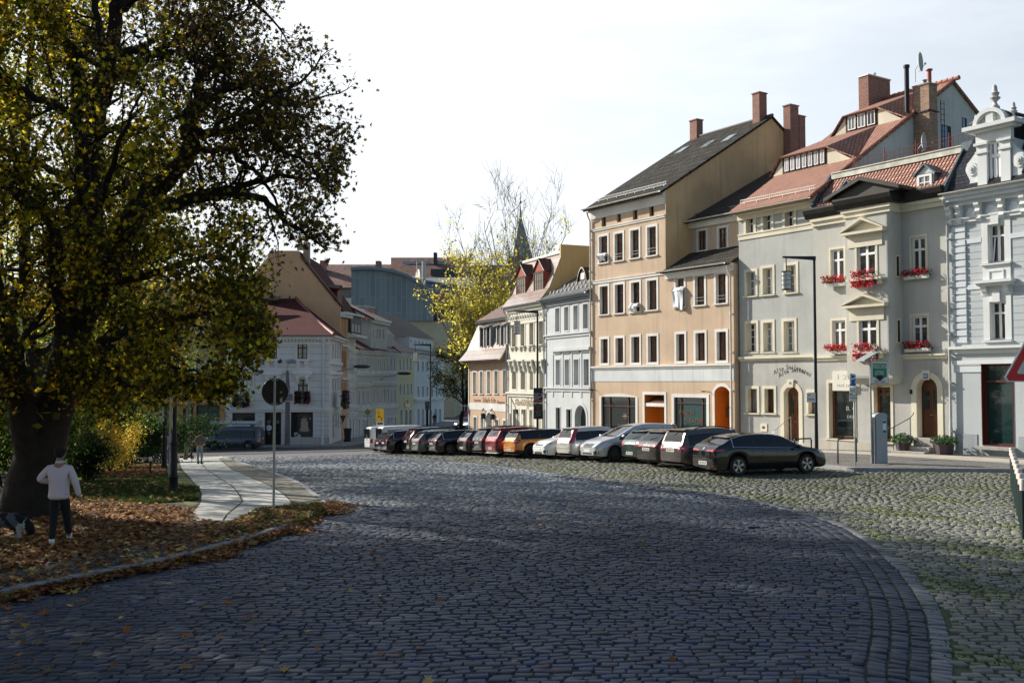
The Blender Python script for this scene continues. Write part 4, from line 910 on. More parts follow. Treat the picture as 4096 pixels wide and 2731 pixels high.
def tub(name,lab,t_,n__,seed,w=.5):
 z_=f.ground(t_,n__)+.13; T_=thing(name,lab,'plant pot',f.w(t_,n__,z_),'planted tubs beside the door steps'); k=MB(f); k.lathe(t_,n__,[(w*.55,z_),(w*.68,z_+.42),(w*.62,z_+.44),(w*.58,z_+.38)],8); k.build('pot',mat('aubergine_pot',(.07,.045,.055),.6),T_)
 rg=random.Random(seed); V=[];Fq=[];C=[]
 for i in range(420):
  th=rg.uniform(0,6.28); r0=rg.uniform(0,.55)**.8; c=f.w(t_+r0*math.cos(th),n__+r0*math.sin(th)*.8,z_+.45+rg.uniform(0,.42)*(1-r0*.7)); a_=Vector((rg.gauss(0,1),rg.gauss(0,1),rg.gauss(.6,.6))).normalized(); b_=a_.orthogonal().normalized(); s=.055
  b_=Matrix.Rotation(rg.uniform(0,6),3,a_)@b_; d_=a_.cross(b_); j=len(V); V+=[tuple(c+b_*s*1.3),tuple(c+d_*s*.6),tuple(c-b_*s*1.3),tuple(c-d_*s*.6)]; Fq.append((j,j+1,j+2,j+3)); g=rg.uniform(.5,1.3); C.append((.05*g,.13*g,.03*g) if rg.random()<.95 else (.35,.2,.5))
 npmesh('foliage',np.array(V),np.array(Fq),attrmat('leafy',.6,.25),T_,np.array(C))
tub('plant_pot','leafy potted plant left of the arched door steps',f.T(z2(712,0)[0],.7),.7,5); tub('plant_pot','fuller potted plant right of the arched door steps',f.T(z2(1000,0)[0],.75),.75,6,.6)
# ============ narrow grey house, stuccoed cream house, corner house (further down the sunny row)
f=LF(2180,2366); E5=f.len; T=f.T
H=thing('town_house','narrow pale grey house with arched door, left of the peach house','house',f.w(0,0,f.ground(0)))
g5=plaster('cool_grey_plaster',(.50,.52,.53),.12,.4,.06); g5t=plaster('darker_grey_trim',(.26,.28,.30),.1,.2); gfr=mat('grey_window_wood',(.16,.20,.24),.5,0,.1)
holes=[]
for a,b,c,d in ((1358,1415,1116,1390),(1452,1508,1103,1377),(1548,1607,1088,1367),(1648,1712,1071,1357)): holes.append(window(H,f,f.zr(z5,a,b,c,d),g5,wfr if a<1600 else gfr,pdark,trim=.1,depth=.34,rows=(.3,),sill=0,fw=.05))
for a,b,c,d in ((1363,1420,348,640),(1457,1515,346,642),(1551,1615,344,642),(1654,1722,341,644)): holes.append(window(H,f,f.zr(z6,a,b,c,d),g5,wfr if a<1600 else gfr,pdark,trim=.1,depth=.34,rows=(.3,),sill=0,fw=.05))
for a,b,c,d in ((1365,1420,850,1130),(1475,1532,868,1130)): holes.append(window(H,f,f.zr(z6,a,b,c,d),g5,iron,pdark,trim=.08,depth=.2,rows=(.3,.6),sill=0,fw=.03))
r_=f.zr(z6,1553,1702,803,1150); r_=(r_[0],r_[1],f.ground(r_[0])-.1,r_[3])
S,h=recess(H,f,r_[0],r_[1],r_[2],r_[3],.22,.5,g5,g5,arch=.75); panel_door(S,f,h[0],h[1],r_[2]+.1,h[3]-.02,-.46,mat('grey_green_door',(.05,.07,.07),.5),pshop,2,arch=.7); holes.append(h)
zE=9.0; zg=min(f.ground(0),f.ground(E5))-.6
wall(H,f,0,E5,zg,zE,holes,g5,depth=12)
for (u,v,zf_) in ((1510,82,z6),(1510,650,z6)):
 z_=f.hit(*zf_(u,v))[1]; cornice(H,f,.05,E5,[(z_-.28,z_-.1,.08),(z_-.1,z_,.17)],g5,'string_course')
k=MB(f); z_=f.hit(*z6(1510,262))[1]; z0_=f.hit(*z6(1510,340))[1]
for u in (1391,1486,1583,1688):
 c_=T(z6(u,0)[0]); k.box(c_-.72,c_+.72,0,.22,z_-.06,z_+.12); k.box(c_-.6,c_+.6,0,.1,z_-.2,z_-.06)
for u in (1337,1438,1533,1633,1733):
 c_=T(z6(u,0)[0]); k.box(c_-.12,c_+.12,0,.04,z_-3.2,z_-.2)
k.build('window_hood',g5,H)
cornice(H,f,0,E5,[(zE-.45,zE-.15,.14),(zE-.15,zE,.36)],g5t,'eaves_moulding'); gutter(H,f,-.25,E5,.5,zE+.06,mat('grey_gutter',(.25,.28,.31),.5,.5)); pipe(H,f,.08,f.ground(0),zE-.3,mat('grey_pipe',(.40,.43,.45),.5,.5))
sl5=.6; k=MB(f); zr5=lambda n:zE+.12+sl5*(.4-n)
k.slab([(-.1,.4,zr5(.4)),(E5,.4,zr5(.4)),(E5,-7,zr5(-7)),(-.1,-7,zr5(-7))],.12); RO=k.build('roof',tiles('grey_slate_tiles',(.20,.21,.21),.24,.3,.45),H,uv=True)
k=MB(f)
for row in (0,.75):
 t=.2+row*.3
 while t<E5-.2: k.prof([(-.2-row,zr5(-.2-row)),(-.3-row,zr5(-.3-row)+.16),(-.36-row,zr5(-.36-row)+.04)],t,t+.2); t+=.62
k.build('snow_guard',mat('dull_grey_guard',(.22,.23,.23),.8),RO)
t_,n_=roofhit(f,*z5(1650,845),zr5(.25),sl5); k=MB(f); N=10; W_=.62
k.prism([(t_-.62+1.24*i/N,zr5(n_)+.85*math.sin(math.pi*i/N)**.8) for i in range(N+1)],n_-1.6,n_); EY=k.build('eyebrow_dormer',mat('warm_vertical_boards',(.45,.22,.09),.8,0,.3,20.),RO)
k=MB(f); 
for i in range(N):
 a0=(t_-.75+1.5*i/N,zr5(n_)+.98*math.sin(math.pi*i/N)**.8); a1=(t_-.75+1.5*(i+1)/N,zr5(n_)+.98*math.sin(math.pi*(i+1)/N)**.8)
 k.prism([a0,a1,(a1[0],a1[1]-.1),(a0[0],a0[1]-.1)],n_-2.4,n_+.12)
k.build('dormer_roof',tslate,EY,uv=True); k=MB(f); k.box(t_-.28,t_+.28,n_,n_+.03,zr5(n_)+.12,zr5(n_)+.55); k.build('dormer_window',wfr,EY); k=MB(f)
for i in range(9):
 x_=t_-.52+.13*i; k.box(x_-.015,x_+.015,n_+.001,n_+.02,zr5(n_),zr5(n_)+.78*math.sin(math.pi*(x_-t_+.62)/1.24)**.8)
k.build('board_joint',brn,EY)
R5F=f
# ---- cream stucco house
f=LF(2031,2180); E6=f.len; T=f.T
H=thing('town_house','cream stucco house with two dark gabled dormers on a steep shining mansard','house',f.w(0,0,f.ground(0)))
c6=plaster('cream_stucco',(.62,.60,.52),.1,.3,.05); holes=[]
for a,b,c,d in ((903,960,-18,236),(994,1050,-28,227),(1086,1145,-42,216),(1184,1245,-56,211)): holes.append(window(H,f,f.zr(z6,a,b,c,d),c6,brn,pcurt,trim=.14,depth=.34,rows=(.3,),fw=.05,sp=.2))
for a,b,c,d in ((905,962,458,686),(996,1056,455,690),(1090,1142,455,694),(1190,1247,455,700)): holes.append(window(H,f,f.zr(z6,a,b,c,d),c6,brn,pcurt,trim=.14,depth=.34,rows=(.3,),fw=.05,sill=0))
for i,(a,b,c,d) in enumerate(((918,985,866,1130),(1005,1062,868,1130),(1088,1130,872,1130),(1195,1255,880,1130))): 
 q=f.zr(z6,a,b,c,d); holes.append(window(H,f,(q[0],q[1],f.ground(q[0])+.4,q[3]),c6,brn,pdark if i==0 else c6,trim=.1,depth=.32,rows=(.33,),fw=.05,sill=0,cols=1,name='ground_floor_window'))
zE=8.95; zg=f.ground(0)-.6; wall(H,f,0,E6,zg,zE,holes,c6,depth=10,right=False)
k=MB(f)
for u in (932,1025,1117,1220):
 c_=T(z6(u,0)[0]); z_=f.hit(*z6(u,367))[1]; k.box(c_-.62,c_+.62,0,.34,z_-.08,z_+.05); k.box(c_-.5,c_+.5,0,.14,z_-.42,z_-.08)
 for s_ in (-.5,.34): k.prof([(0,z_-1.),(.1,z_-.9),(.28,z_-.3),(.28,z_-.08),(0,z_-.08)],c_+s_,c_+s_+.16)
 z_=f.hit(*z6(u,230))[1]
 for s_ in (-.42,.28): k.prof([(0,z_-.38),(.14,z_-.2),(.14,z_),(0,z_)],c_+s_,c_+s_+.14)
k.build('window_hood',c6,H)
for v,p in ((360,.12),(700,.2)): z_=f.hit(*z6(1080,v))[1]; cornice(H,f,0,E6,[(z_-.35,z_-.15,p*.5),(z_-.15,z_,p)],c6,'string_course')
cornice(H,f,0,E6,[(zE-1.35,zE-1.2,.06),(zE-.45,zE-.2,.12),(zE-.2,zE,.32)],c6,'cornice')
k=MB(f); t=.15
while t<E6-.3:
 k.box(t,t+.36,0,.03,zE-1.12,zE-.55); k.ellip((t+.18,.03,zE-.83),(.1,.05,.16),8,5); t+=.46
k.build('frieze_ornament',c6,H)
gutter(H,f,-.2,E6,.45,zE+.05,zinc); pipe(H,f,-.02,f.ground(0),zE-.3,mat('grey_pipe',(.40,.43,.45),.5,.5)); 
sgp=f.hit(*z6(1000,805)); text(H,f,sgp[0]+.05,.05,sgp[1],'Fahrschule',.62,mat('sign_letter_cream',(.60,.52,.42),.5,0,0),1.9,'wall_lettering',.03); text(H,f,sgp[0]+1.75,.05,sgp[1]-.05,'LOCHNER',.62,mat('sign_letter_cream',(.60,.52,.42),.5,0,0),1.5,'wall_lettering',.03)
for k_ in range(4): pass
k=MB(f); c_=sgp[0]+1.7
k.tube([(c_+.42*math.cos(a),.06,sgp[1]+.62*math.sin(a)) for a in [i*2*math.pi/20 for i in range(17)]],.035,5); k.build('sign_ring',mat('sign_letter_cream',(.60,.52,.42),.5,0,0),H)
k=MB(f); 
for t in (.55,1.9,3.0,E6-.5): k.box(t-.12,t+.12,0,.08,zg,sgp[1]-.9)
k.build('pilaster',c6,H)
tw=tiles('shiny_beaver_tail_tiles',(.46,.36,.31),.18,.45,.7,.24,False,1.3,.12)
k=MB(f); zt=12.6; k.slab([(-.1,.45,zE+.1),(E6+.05,.45,zE+.1),(E6+.02,-.35,zE+1.1),(0,-.35,zE+1.1)],.1); k.slab([(0,-.35,zE+1.1),(E6+.02,-.35,zE+1.1),(E6,-1.4,zt),(.0,-1.4,zt)],.1)
k.slab([(.0,-1.4,zt),(E6,-1.4,zt),(E6,-9,zt+.5),(0,-9,zt+.5)],.1); k.quad((0,.3,zE),(0,-1.4,zt),(0,-9,zt),(0,-9,zE)); k.build('mansard_roof',tw,H,uv=True)
k=MB(f); k.box(-.05,E6+.0,-1.5,-1.28,zt-.02,zt+.16); k.build('roof_edge',zincp,H)
yel=plaster('yellow_party_wall',(.58,.46,.23),.1,.2,.05); k=MB(f); k.box(E6-.15,E6+.06,-14,-1.25,zg,zt+.6); k.prism([(0,0)]*0 or [(E6-.1,zE-.3),(E6+.06,zE-.3),(E6+.06,zE-.2),(E6-.1,zE-.2)],-1.25,.1); k.quad((E6+.03,.4,zE+.0),(E6+.03,-.35,zE+1.0),(E6+.03,-1.4,zt+.02),(E6+.03,-1.4,zE)); k.build('party_wall',yel,H)
k=MB(f); q0=f.hit(*z5(1040,580),-9)[0]; k.box(q0,E6-.2,-9.5,-9,zt,zt+1.2); k.build('rear_parapet',yel,H)
tdm=tiles('dark_red_dormer_tiles',(.10,.045,.04),.2,.28,.5,.5,False)
bo=mat('dark_stained_boards',(.05,.03,.02),.8,0,.3,8.)
for (u0,u1,v0,v1) in ((955,1062,800,1035),(1138,1250,745,1000)):
 a,b,c_,d_=f.zr(z5,u0,u1,v0,v1,-.35); dormer(H,f,a,b,c_-.1,d_,-.35,1.6,bo,tdm,pitch=.95,frame=bo,pane=pcurt,cols=4,rows=(.35,),name='gabled_dormer',cheek=mat('oxide_red_cheek',(.30,.07,.035),.8))
k=MB(f)
for u,v in ((1085,945),(1255,910)):
 p_=f.hit(*z5(u,v),-.4); k.tube([(p_[0]-.3,-.4,p_[1]),(p_[0]+.35,-.4,p_[1]+.02)],.03,5); k.tube([(p_[0]-.3,-.4,p_[1]-.2),(p_[0]-.3,-.4,p_[1])],.02,5)
k.build('roof_step',mat('oxide_red_cheek',(.30,.07,.035),.8),H)
# ---- corner house
f=LF(1876,2031); E7=f.len; T=f.T
H=thing('town_house','orange-brown corner house with a steep shining mansard and slit dormers','house',f.w(0,0,f.ground(0)))
o7=plaster('brown_orange_plaster',(.50,.35,.25),.12,.3,.05); w7=plaster('pale_grey_trim',(.60,.60,.57),.1,.1); holes=[]
for a,b,c,d in ((498,542,474,724),(570,612,468,724),(645,690,464,724),(722,770,460,722),(808,860,454,724)): holes.append(window(H,f,f.zr(z6,a,b,c,d),w7,brn,pdark,trim=.14,depth=.4,rows=(.3,),fw=.05,sill=.05))
for a,b,c,d in ((504,548,945,1150),(577,620,950,1150),(729,778,970,1150),(812,862,978,1150)): 
 q=f.zr(z6,a,b,c,d); holes.append(window(H,f,(q[0],q[1],f.ground(q[0])+.5,q[3]),w7,brn,pdark,trim=.14,depth=.4,rows=(),fw=.05,sill=.05,cols=1,name='ground_floor_window'))
q=f.zr(z6,634,712,885,1150); S,h=recess(H,f,q[0],q[1],f.ground(q[0])-.1,q[3],.2,.6,w7,w7,arch=.55); panel_door(S,f,h[0],h[1],h[2],h[3]-.02,-.55,iron,pshop,2,arch=.5); holes.append(h)
k=MB(f)
for t_ in (q[0]-.22,q[1]+.22): k.box(t_-.13,t_+.13,.05,.3,q[3]-.75,q[3]-.3)
for u,v in ((620,882),(708,885)): p_=f.hit(*z6(u,v)); k.tube([(p_[0]-.15,0,p_[1]+.1),(p_[0]+.15,.25,p_[1]-.1)],.05,6)
k.build('wall_lamp',iron,H)
zE=5.0; zg=f.ground(0)-.6; wall(H,f,0,E7,zg,zE,holes,o7,depth=12)
z_=f.hit(*z6(660,855))[1]; za_=f.hit(*z6(660,830))[1]; cornice(H,f,-.02,E7,[(z_-.3,za_+.08,.03)],w7,'painted_band')
k=MB(f); k.box(-.03,.12,-.1,.05,zg,zE); k.build('corner_strip',w7,H)
lt=mat('faded_brown_lettering',(.20,.13,.09),.9,0,0); p_=f.hit(*z6(672,785)); text(H,f,p_[0],.01,p_[1],'Scharfe Ecke',.62,lt,2.9,'wall_lettering'); text(H,f,p_[0]-2.7,.01,p_[1]-.05,'Gaststätte',.34,lt,1.7,'wall_lettering'); text(H,f,p_[0]+2.5,.01,p_[1]-.12,'Biergarten',.34,lt,1.5,'wall_lettering')
zt=8.5
k=MB(f); k.slab([(-.9,.7,zE-.05),(E7-.05,.7,zE-.05),(E7-.05,.1,zE+.9),(-.25,.1,zE+.9)],.1); k.slab([(-.25,.1,zE+.9),(E7-.05,.1,zE+.9),(E7-.05,-.9,zt),(.35,-.9,zt)],.1)
k.quad((-.9,.7,zE-.05),(-.25,.1,zE+.9),(-.25,-9,zE+.9),(-.9,-9,zE-.05)); k.quad((-.25,.1,zE+.9),(.35,-.9,zt),(.35,-9,zt),(-.25,-9,zE+.9)); k.build('mansard_roof',tw,H,uv=True)
k=MB(f); k.slab([(.1,-.6,zt-.05),(E7-.05,-.6,zt-.05),(E7-.05,-5,zt+3.1),(3.4,-5,zt+3.1)],.14); k.quad((.1,-.6,zt-.05),(3.4,-5,zt+3.1),(3.4,-7,zt+3.1),(.1,-10,zt-.05)); k.build('upper_roof',tiles('brown_tiles',(.22,.14,.11),.2,.32,.5,.6,False),H,uv=True)
k=MB(f); k.box(.05,E7-.1,-.75,-.55,zt-.3,zt-.06); k.build('roof_edge',iron,H)
gutter(H,f,-.95,E7,.78,zE-.0,iron)
for i,(u0,u1,v0,v1) in enumerate(((580,625,1330,1530),(648,692,1325,1520),(757,800,1310,1505),(836,868,1300,1495))):
 a,b,c_,d_=f.zr(z5,u0,u1,v0,v1,.1); D=MB(f); D.box(a,b,-1.6,.12,c_,d_); D_=D.build('slit_dormer',mat('blue_grey_cladding',(.13,.16,.19),.6),H)
 D=MB(f); D.slab([(a-.35,.4,d_-.02),(b+.15,.4,d_+.1),(b+.15,-1.2,d_+.45),(a-.35,-1.2,d_+.33)],.05); D.build('dormer_roof',zincp,D_); D=MB(f); D.box(a-.02,a+.1,.122,.2,c_-.1,d_); D.box(b-.1,b+.02,.122,.2,c_-.1,d_); D.build('dormer_post',mat('pale_post',(.5,.48,.46),.6),D_); D=MB(f); D.quad((a+.1,.125,c_),(b-.1,.125,c_),(b-.1,.125,d_-.1),(a+.1,.125,d_-.1)); D.build('dormer_pane',pdark,D_)
R7F=f; R7H=H
k=MB(f); p_=at(*z6(405,865),84.); 
ts=Fac(z6(375,0)[0],86.2,z6(462,0)[0],86.0); TS=MB(ts); a=ts.zr(z6,380,450,838,896); TS.box(a[0],a[1],-.02,.02,a[2],a[3]); TT=TS.build('hanging_sign',mat('pale_sign',(.42,.45,.45),.6,0,0),H); TS=MB(ts); b=ts.zr(z6,360,470,828,834); TS.box(b[0],b[1],-.02,.02,b[2],b[3]); TS.build('sign_bracket',zincp,TT); TS=MB(ts)
for c_ in (.3,.72): x_=a[0]+(a[1]-a[0])*c_; z_=(a[2]+a[3])/2; TS.box(x_-.1,x_+.1,.021,.03,z_-.3,z_+.15); TS.box(x_-.08,x_+.08,.021,.03,z_+.2,z_+.36)
TS.build('pictogram',iron,TT)
# ============ shaded houses on the left
bls=plaster('pale_white_plaster',(.60,.61,.62),.15,.25,.05); wfl=plaster('white_ledge',(.68,.69,.70),.1,.1)
def FV(p0,p1):
 return Fac(p0[0],p0[1],p1[0],p1[1])
f=Fac(906,92.2,1318,92.2); E=f.len
H=thing('corner_house','white corner house with red hipped roof and dark flower boxes, shop on the ground floor','house',f.w(0,0,f.ground(E/2)))
holes=[]; t1=plaster('white_surround',(.66,.67,.68),.05,.1)
darkwood=mat('dark_window_wood',(.03,.018,.014),.5,0,.1)
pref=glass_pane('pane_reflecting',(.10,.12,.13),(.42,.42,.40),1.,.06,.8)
for (zf_,a,b,c,d) in ((z7,426,560,1218,1410),(z7,743,876,1218,1410),(z7,112,244,1218,1410)): holes.append(window(H,f,f.zr(zf_,a,b,c,d),t1,darkwood,pref,trim=.13,depth=.12,rows=(.3,),bars=(.66,),fw=.09,sill=.1,sp=.25))
for (zf_,a,b,c,d) in ((z8,144,246,290,500),(z8,432,540,290,500),(z8,748,880,290,500)): holes.append(window(H,f,f.zr(zf_,a,b,c,d),t1,darkwood,pref,trim=.13,depth=.12,rows=(.35,),fw=.09,sill=.06))
zg=-3.4; gsh=mat('shopfront_dark',(.018,.014,.013),.4)
r_=f.zr(z8,690,918,643,990); holes.append(window(H,f,(r_[0],r_[1],r_[2],r_[3]),gsh,gsh,pshop,trim=.08,depth=.1,rows=(.16,),cols=1,sill=0,fw=.09,name='shop_window'))
text(H,f,(r_[0]+r_[1])/2+1.,-.07,r_[3]-.55,'der schönheit',.5,mat('pale_shop_lettering',(.45,.52,.6),.5),1.9,'window_lettering')
def poster(H,z0u,z1u,v0,v1,m,n,name='poster'):
 q=f.zr(z8,z0u,z1u,v0,v1); k=MB(f); k.box(q[0],q[1],n,n+.02,q[2],q[3]); return k.build(name,m,H),q
P_,q=poster(H,792,864,745,850,mat('poster_teal',(.25,.36,.38),.6),-.09); k=MB(f); c_=q[0]+(q[1]-q[0])*.45; k.ellip((c_,-.065,q[2]+1.05),(.26,.02,.34),10,6); k.prism([(c_-.4,q[2]+.05),(c_+.5,q[2]+.05),(c_+.25,q[2]+.75),(c_-.2,q[2]+.75)],-.068,-.06); k.build('poster_figure',mat('poster_flesh',(.36,.27,.23),.7),P_)
poster(H,720,758,860,897,mat('pale_notice',(.42,.44,.45),.7),-.09,'notice'); q=f.zr(z8,745,775,893,925); k=MB(f); k.prism([((q[0]+q[1])/2+.3*math.cos(i*.524),(q[2]+q[3])/2+.3*math.sin(i*.524)) for i in range(12)],-.09,-.07); k.build('round_sticker',mat('pale_notice',(.42,.44,.45),.7),H)
r_=f.zr(z8,416,586,650,990); S,h=recess(H,f,r_[0],r_[1],zg+.3,r_[3],.12,.3,gsh,gsh); holes.append(h); panel_door(S,f,h[0],h[1],h[2]+.5,h[3]-.6,-.28,mat('dark_door_paint',(.022,.02,.02),.35),pshop,2)
q=f.zr(z8,438,468,797,827); k=MB(f); k.prism([((q[0]+q[1])/2+.28*math.cos(i*.524),(q[2]+q[3])/2+.28*math.sin(i*.524)) for i in range(12)],-.2,-.18); k.build('round_sticker',mat('white_notice',(.65,.67,.7),.7),H)
for a,b,c,d in ((432,470,733,770),(535,560,733,770),(440,466,855,882)): q=f.zr(z8,a,b,c,d); k=MB(f); k.box(q[0],q[1],-.24,-.2,q[2],q[3]); k.build('notice',mat('pale_notice2',(.14,.16,.17),.6),H)
r_=f.zr(z8,78,312,655,742); holes.append(window(H,f,r_,gsh,gsh,pshop,trim=.06,depth=.1,rows=(),cols=1,sill=0,name='shop_window'))
zE=7.45
wall(H,f,0,E,zg,zE,holes,bls,depth=.4,right=False,left=False,back=False)
jm=mat('groove_shadow',(.30,.32,.34),.9,0,0)
k=MB(f); zq=zg+.9
st_=f.hit(*z8(900,612))[1]
while zq<zE-.8:
 xs=sorted([(h_[0]-.3,h_[1]+.3) for h_ in holes if h_[2]-.5<zq<h_[3]+.6]); cur=0.
 for a,b in xs+[(E,E)]:
  if a-cur>.1 and abs(zq-st_)>.35: k.box(cur,a,.0,.006,zq-.022,zq+.022)
  cur=max(cur,b)
 zq+=.42 if zq<st_ else .62
k.build('rustication_joints',jm,H)
k=MB(f)
for (u0,u1,v) in ((396,604,225),(712,916,218),(84,280,232)):
 q=f.zr(z8,u0,u1,v,v+24); k.box(q[0],q[1],0,.38,q[3]-.3,q[3]); k.box(q[0]+.15,q[1]-.15,0,.26,q[3]-.55,q[3]-.3)
 for x_ in (q[0]+.3,q[1]-.65): k.prof([(0,q[3]-1.2),(.1,q[3]-1.1),(.26,q[3]-.7),(.26,q[3]-.55),(0,q[3]-.55)],x_,x_+.3)
for (u0,u1) in ((408,585),(722,900),(92,270)):
 q=f.zr(z7,u0,u1,1405,1440); k.box(q[0],q[1],0,.3,q[3]-.15,q[3]); 
 for x_ in (q[0]+.2,q[1]-.6): k.prof([(0,q[3]-.8),(.2,q[3]-.4),(.24,q[3]-.15),(0,q[3]-.15)],x_,x_+.35)
k.build('window_ledges',wfl,H)
cornice(H,f,0,E+.1,[(st_-.3,st_-.1,.12),(st_-.1,st_+.05,.22)],wfl,'string_course')
cornice(H,f,0,E+.1,[(zE-.75,zE-.55,.08),(zE-.3,zE-.08,.3),(zE-.08,zE+.1,.55)],wfl,'eaves_moulding')
k=MB(f); t=.1
while t<E: k.box(t,t+.16,0,.2,zE-.52,zE-.32); t+=.32
k.build('dentils',wfl,H); k=MB(f); k.box(0,r_[0],0,.05,zg,zg+1.4); k.box(E-3.6,E+.05,0,.06,zg,zg+1.55); k.build('plinth',plaster('plinth_grey_l',(.40,.41,.42),.4,.3),H)
pipe(H,f,E-.55,-2.8,zE-.3,mat('pipe_white',(.6,.62,.64),.5),r=.1)
q=f.zr(z8,983,1070,627,643); k=MB(f); k.box(q[0],q[1],.02,.06,q[2],q[3]); ns=k.build('street_name_sign',mat('enamel_blue2',(.03,.05,.16),.3,0,0),H); text(ns,f,(q[0]+q[1])/2,.065,(q[2]+q[3])/2,'Bismarckstraße',.32,wfr,1.6,'street_name')
g=Fac(1318,92.2,1366,101.); Eg=g.len; hs=[]
for u0,u1 in ((1114,1136),(1144,1162),(1170,1186),(1196,1212)):
 hs.append(window(H,g,g.zr(z7,u0,u1,1215,1415),t1,darkwood,pdark,trim=.2,depth=.2,sill=0)); hs.append(window(H,g,g.zr(z8,u0,u1,275,440 if u0>1120 else 440),t1,darkwood,pdark,trim=.2,depth=.2,sill=0))
 hs.append(window(H,g,g.zr(z8,u0+6,u1+4,655 if u0<1130 else 640,925 if u0<1130 else 820),t1,darkwood,pshop,trim=.1,depth=.25,sill=.05))
wall(H,g,0,Eg,zg,zE,hs,bls,depth=.4,left=False,right=False,back=False,name='side_wall')
for v in (602,): cornice(H,g,0,Eg,[(st_-.3,st_-.1,.12),(st_-.1,st_+.05,.22)],wfl,'string_course')
for v in (1440,): z_=g.hit(*z7(1160,v))[1]; cornice(H,g,0,Eg,[(z_-.2,z_+.1,.15)],wfl,'string_course'); z_=g.hit(*z8(1160,235))[1]; cornice(H,g,0,Eg,[(z_-.2,z_+.1,.15)],wfl,'string_course')
cornice(H,g,0,Eg,[(zE-.3,zE-.08,.3),(zE-.08,zE+.1,.55)],wfl,'eaves_moulding')
C=f.w(E+.5,.6,zE+.1); Tp=at(*z7(738,768),103.); TL=at(*z7(-150,640),103.4); EL=f.w(-14,.6,zE+.1); Bk=g.w(Eg,.6,zE+.1)
k=MB(); k.slab([EL,C,Tp,Vector((EL.x,Tp.y,Tp.z))],.15); k.add([C,Bk,Tp],[(0,1,2)],raw=True)
tr2=tiles('deep_red_pantiles',(.085,.018,.018),.26,.36,.35,.85,False,.12,var=.15); RO=k.build('roof',tr2,H,uv=True)
k=MB(); k.tube([C+Vector((0,0,.06)),(C+Tp)/2+Vector((0,-.1,-.25)),Tp+Vector((0,0,.06))],.16,8,local=False); k.build('hip_tiles',mat('hip_tile_red',(.22,.06,.05),.6),RO)
k=MB(); p=at(*z7(515,760),101.5); q=.55; k.slab([p+Vector((-q,-q,-.25)),p+Vector((q,-q,-.25)),p+Vector((q,q,.25)),p+Vector((-q,q,.25))],.1); k.build('roof_light',glass_pane('skylight_dark',(.05,.08,.06)),RO)
gutter(H,f,-.2,E+.5,.68,zE+.08,mat('grey_gutter',(.25,.28,.31),.5,.5),r=.1)
pur=(.055,.008,.04); FL='dark flower boxes on the white corner house'
for i,(zf_,a,b,v,lab) in enumerate(((z8,745,892,500,'purple and white flower box right of the round sign on the white corner house'),(z8,100,262,535,'purple flower box at the left window of the white corner house'))):
 q=f.zr(zf_,a,b,v-20,v+25); flowers('flower_box',f,(q[0]+q[1])/2,.35,q[2]+.1,q[1]-q[0],lab,FL,[pur,pur,(.4,.4,.42),pur,(.16,.02,.08)],darkwood,seed=20+i,cnt=150,hang=.45,vn=.5,big=2.2)
q=g.zr(z8,1130,1180,470,520); flowers('flower_box',g,q[0]+.9,1.,q[2]-.1,3.2,'bushy dark flower box round the corner of the white house',FL,[pur,(.3,.25,.28),(.2,.03,.1)],darkwood,seed=25,cnt=220,hang=.7,vn=.8,big=2.3)
# ---- orange shop to the left
f=Fac(560,92.2,904,92.2); E=f.len; oz=plaster('shop_orange_plaster',(.46,.26,.13),.2,.2)
H=thing('shop_house','orange-brown shop building behind the birch, letters above its big window','house',f.w(0,0,f.ground(E)))
zs5=zz(640,1500,3.919); r_=f.zr(zs5,358,520,470,960); r2=f.zr(zs5,570,932,470,960); hs=[]
hs.append(window(H,f,r_,gsh,gsh,pteal,trim=.06,depth=.15,rows=(.16,),cols=1,sill=0,name='shop_window')); hs.append(window(H,f,r2,gsh,gsh,pteal,trim=.06,depth=.15,rows=(.2,),cols=2,sill=0,name='shop_window'))
for x_ in (2,6,10,):
 hs.append(window(H,f,(x_-1,x_+.6,2.6,5.2),t1,darkwood,pref,trim=.2,depth=.12,sill=.1))
wall(H,f,-14,E,zg,7.6,hs,oz,depth=11,back=False)
p_=f.hit(*zs5(937,362)); text(H,f,p_[0]-1.35,.03,p_[1],'BACKWAREN',.54,iron,2.7,'wall_lettering',.02); cornice(H,f,-14,E,[(f.hit(*zs5(900,430))[1]-.1,f.hit(*zs5(900,430))[1],.1)],oz,'string_course')
k=MB(f); k.slab([(-14,.6,7.6),(E,.6,7.6),(E,-9,13.5),(-14,-9,13.5)],.2); k.build('roof',tr2,H,uv=True)
# ---- orange gabled house behind the corner house
f=Fac(1034,103.,1361,103.); E=f.len; og=plaster('salmon_gable_plaster',(.56,.36,.22),.12,.2,.05)
H=thing('gabled_house','tall salmon gable house rising behind the white corner house','house',f.w(0,0,f.ground(E)))
S_=lambda u,v:f.hit(*z7(u,v))
pl=[S_(1205,1420),S_(1205,852),S_(1150,790),S_(850,415),S_(792,345),S_(768,268),S_(468,268),S_(440,345),S_(360,440),S_(60,780)]; pl=[(E,-3.2)]+pl[1:]+[(pl[-1][0],-3.2)]
k=MB(f); k.prism(pl,-.4,0); k.build('gable_wall',og,H)
k=MB(f); P=pl[1:7]
def strip_(a,b,w=.12): 
 k.prism([a,b,(b[0]+.05,b[1]+w*2.2),(a[0]+.25,a[1]+w*1.2)],-.8,.12)
strip_(P[0],P[1]);strip_(P[1],P[2]);strip_(P[2],P[3]); k.build('verge',mat('verge_dark',(.10,.045,.03),.8),H)
